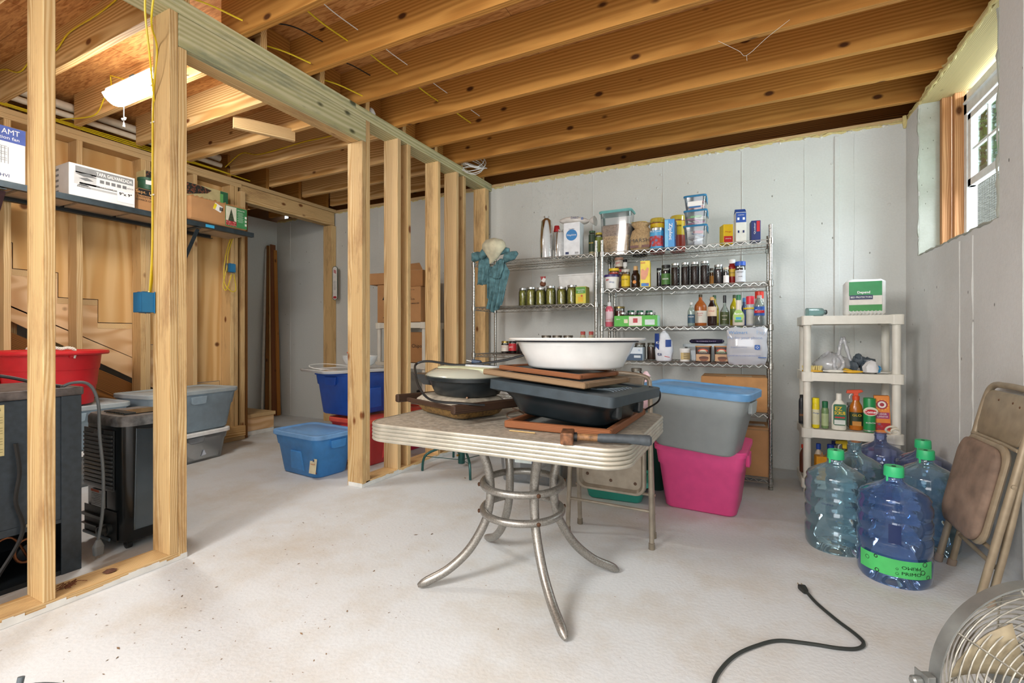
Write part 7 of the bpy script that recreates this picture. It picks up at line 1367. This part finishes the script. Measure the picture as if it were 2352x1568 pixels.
# ================================================================== FLOOR FAN
FANM = M('#c2bfb4', .3, .85, .2, 40); FANR = M('#8f9290', .35, .6, .1)
fl, fd = (2372-CX)/F*1.12, 1.12
t = thing('floor_fan', 'round metal floor fan with wire guard in the near right corner', 'fan', (fl*_c-fd*_s, fl*_s+fd*_c, .245), TH)
R_ = .232
m = MB(); rs = []
for r, y in ((R_, -.016), (R_+.004, -.016), (R_+.004, .014), (R_, .014)): rs.append([(r*math.cos(a), y, r*math.sin(a)) for a in [2*PI*i/72 for i in range(72)]])
m.rings(rs+[rs[0]], cap0=False, cap1=False); m.build('rim_band', FANR, t, smooth=40)
def guard(sgn, name, y0):
    g = MB()
    for k in range(15):
        r = R_*(1-k/16.5); y = y0+sgn*.055*(1-(r/R_)**2.2); g.tube([(r*math.cos(a), y, r*math.sin(a)) for a in [2*PI*i/48 for i in range(48)]], .0019, 5, closed=True)
    for k in range(8):
        a = 2*PI*k/8+.2; g.tube([(r*math.cos(a), y0+sgn*(.055*(1-(r/R_)**2.2)+.003), r*math.sin(a)) for r in (R_, R_*.8, R_*.6, R_*.4, R_*.15)], .0022, 5)
    return g.build(name, FANM, t, smooth=60)
fg = guard(-1, 'front_guard', -.014); fg['kind'] = 'stuff'; bg = guard(1, 'rear_guard', .012); bg['kind'] = 'stuff'
m = MB(); m.lathe([(.001, 0), (.032, .002), (.034, .006)], 20); m.build('badge', FANR, t, (0, -.074, 0), (PI/2, 0, 0), smooth=30)
m = MB(); m.lathe([(.02, -.05), (.05, -.045), (.055, .02), (.03, .04)], 20); m.build('motor', FANR, t, (0, .03, 0), (PI/2, 0, 0), smooth=30)
for k in range(3):
    a = 2*PI*k/3+.5; m = MB(); vs = []
    for i in range(6):
        r = .03+.165*i/5; wv = .35+.42*i/5
        for j in range(5): b = a+wv*(j/4-.5)*1.3; vs.append((r*math.cos(b), -.02+.05*(j/4-.5), r*math.sin(b)))
    m.add(vs, [(i*5+j, i*5+j+1, (i+1)*5+j+1, (i+1)*5+j) for i in range(5) for j in range(4)]); o = m.build('blade', M('#a2957a', .7, .0, .2, 20), t, smooth=60, fix=False); s = o.modifiers.new('s', 'SOLIDIFY'); s.thickness = .002
for s in (-1, 1):
    m = MB(); m.bb((s*(R_+.006), -.012, -.02), (s*(R_+.030), .012, .02)); m.build('pivot_bracket', FANR, t, bevel=.003); m = MB(); m.lathe([(.010, 0), (.012, .004), (.012, .018), (.008, .022)], 12); m.build('knob', FANR, t, (s*(R_+.034), 0, .004), (0, s*PI/2, 0), smooth=30)
    m = MB(); m.bb((s*(R_+.030), -.02, -.235), (s*(R_+.033), .02, .025)); m.build('yoke_arm', FANR, t, bevel=.002)
m = MB(); m.tube(curve([(-R_-.03, -.12, -.236), (-R_-.03, .12, -.236), (-R_+.04, .15, -.236), (R_-.04, .15, -.236), (R_+.03, .12, -.236), (R_+.03, -.12, -.236)], 5), .009, 8); m.build('base_tube', FANM, t, smooth=60)
# ================================================================== CORD, BRUSH, DEBRIS
cord = [(.222, 2.285, .012), (.250, 2.215, .008), (.30, 2.12, .008), (.345, 2.05, .008), (.362, 2.00, .008), (.335, 1.955, .008), (.28, 1.93, .008), (.20, 1.915, .008), (.10, 1.885, .008), (.03, 1.82, .008), (-.03, 1.74, .008), (-.07, 1.65, .008), (-.09, 1.56, .008), (-.08, 1.45, .008), (-.02, 1.3, .008)]
cable('power_cord', 'dark cord with a plug snaking over the floor in the foreground', cord, .0062, M('#2b302e', .55), cat='cord')
t = thing('plug', 'black three-prong plug at the end of the floor cord', 'plug', (.214, 2.305, .012), .30)
m = MB(); m.loft([(-.022, .016, .014, .005), (-.015, .022, .020, .006), (.010, .028, .024, .006), (.022, .030, .020, .005)], 4); m.build('plug_body', M('#222523', .5), t, rot=(-PI/2, 0, 0), smooth=30)
for x, z in ((-.007, .003), (.007, .003), (0, -.006)): m = MB(); m.bb((x-.0012, .02, z-.003), (x+.0012, .044, z+.003)); m.build('prong', M('#b7a98c', .35, .9), t)
bx, by = G(40, 1585, .085)
t = thing('scrub_brush', 'dark blue-grey brush head with yellow bristles cut off at the bottom left corner', 'brush', (bx, by, 0), 1.0)
m = MB(); rs = []
for i in range(11):
    u = i/10; x = -.02+.20*u-.09; z = .060+.018*math.sin(PI*u)**1; w = .032*(math.sin(PI*min(.98, max(.04, u)))**.4); rs.append([(x, w*math.cos(a), z+.010*math.sin(a)) for a in [2*PI*j/12 for j in range(12)]])
m.rings(rs); m.build('block', M('#4a565f', .5), t, smooth=50); m = MB(); m.tube([(.0, .0, .075), (.005, .01, .115)], .008, 10); m.build('peg', M('#5a646a', .5), t, smooth=40)
m = MB()
for i in range(220): x = random.uniform(-.09, .075); y = random.uniform(-.022, .022); m.tube([(x, y, .060), (x+random.uniform(-.02, .02), y+random.uniform(-.02, .02), .002)], .0014, 3)
m.build('bristles', M('#d9b41e', .7), t)['kind'] = 'stuff'
m = MB(); random.seed(21)
for i in range(520):
    k = random.random()
    if k < .55: x, y = random.uniform(-2.38, -1.2), random.uniform(.5, 2.2)
    else: x, y = random.uniform(-2.3, .9), random.uniform(.6, 4.2)
    s = random.uniform(.0008, .0028) if random.random() < .94 else random.uniform(.003, .006); a = random.random()*PI; e = random.uniform(.8, 3)
    p = [(s*e*math.cos(a+b)*(1 if j % 2 else .35), s*e*math.sin(a+b)*(1 if j % 2 else .35)) for j, b in enumerate((0, 1.4, PI, 4.4))]
    m.add([(x+q[0], y+q[1], .001+random.random()*s*.6) for q in p]+[(x, y, .0005)], [(0, 1, 2, 3)])
tag(m.build('floor_debris', M('#8a6c4c', .8, var=.3, scale=3), None), 'small wood chips and dirt scattered over the floor', 'debris', kind='stuff')
m = MB()
for i in range(14):
    a = Vector((-2.50+random.uniform(-.02, .02), .91+random.uniform(-.02, .03), .040)); m.tube(curve([a, a+Vector((random.uniform(-.02, .02), .02, .008)), a+Vector((random.uniform(-.03, .03), random.uniform(-.02, .05), .003))], 3), .0014, 4)
tag(m.build('bark_wad', M('#6f3f26', .8), None), 'reddish wad of bark shreds on the bottom plate beside the first stud', 'debris', kind='stuff')
m = MB(); m.lathe([(.015, 0), (.022, .005), (.012, .012), (.003, .015)], 9)
for i, v in enumerate(m.v): q = Vector(v); m.v[i] = tuple(q*(1+.5*noise.noise(q*60)))
tag(m.build('mud_clod', M('#5a3a2a', .9, bump=.6), None, (-2.49, 1.06, .038), smooth=30), 'dried leaf clod on the bottom plate between the two near posts', 'debris')
m = MB(); WEB = M('#dcdcd0', .6)
m.tube(curve([(-.14, 2.84, 2.70), (-.04, 2.86, 2.63), (.0, 2.87, 2.60), (.10, 2.85, 2.66), (.2, 2.83, 2.71)], 6), .0009, 4); m.tube([(-.0, 2.87, 2.60), (.002, 2.87, 2.57)], .001, 4)
tag(m.build('cobweb', WEB, None), 'thin cobweb strand sagging below the joists near the window', 'cobweb', kind='stuff')
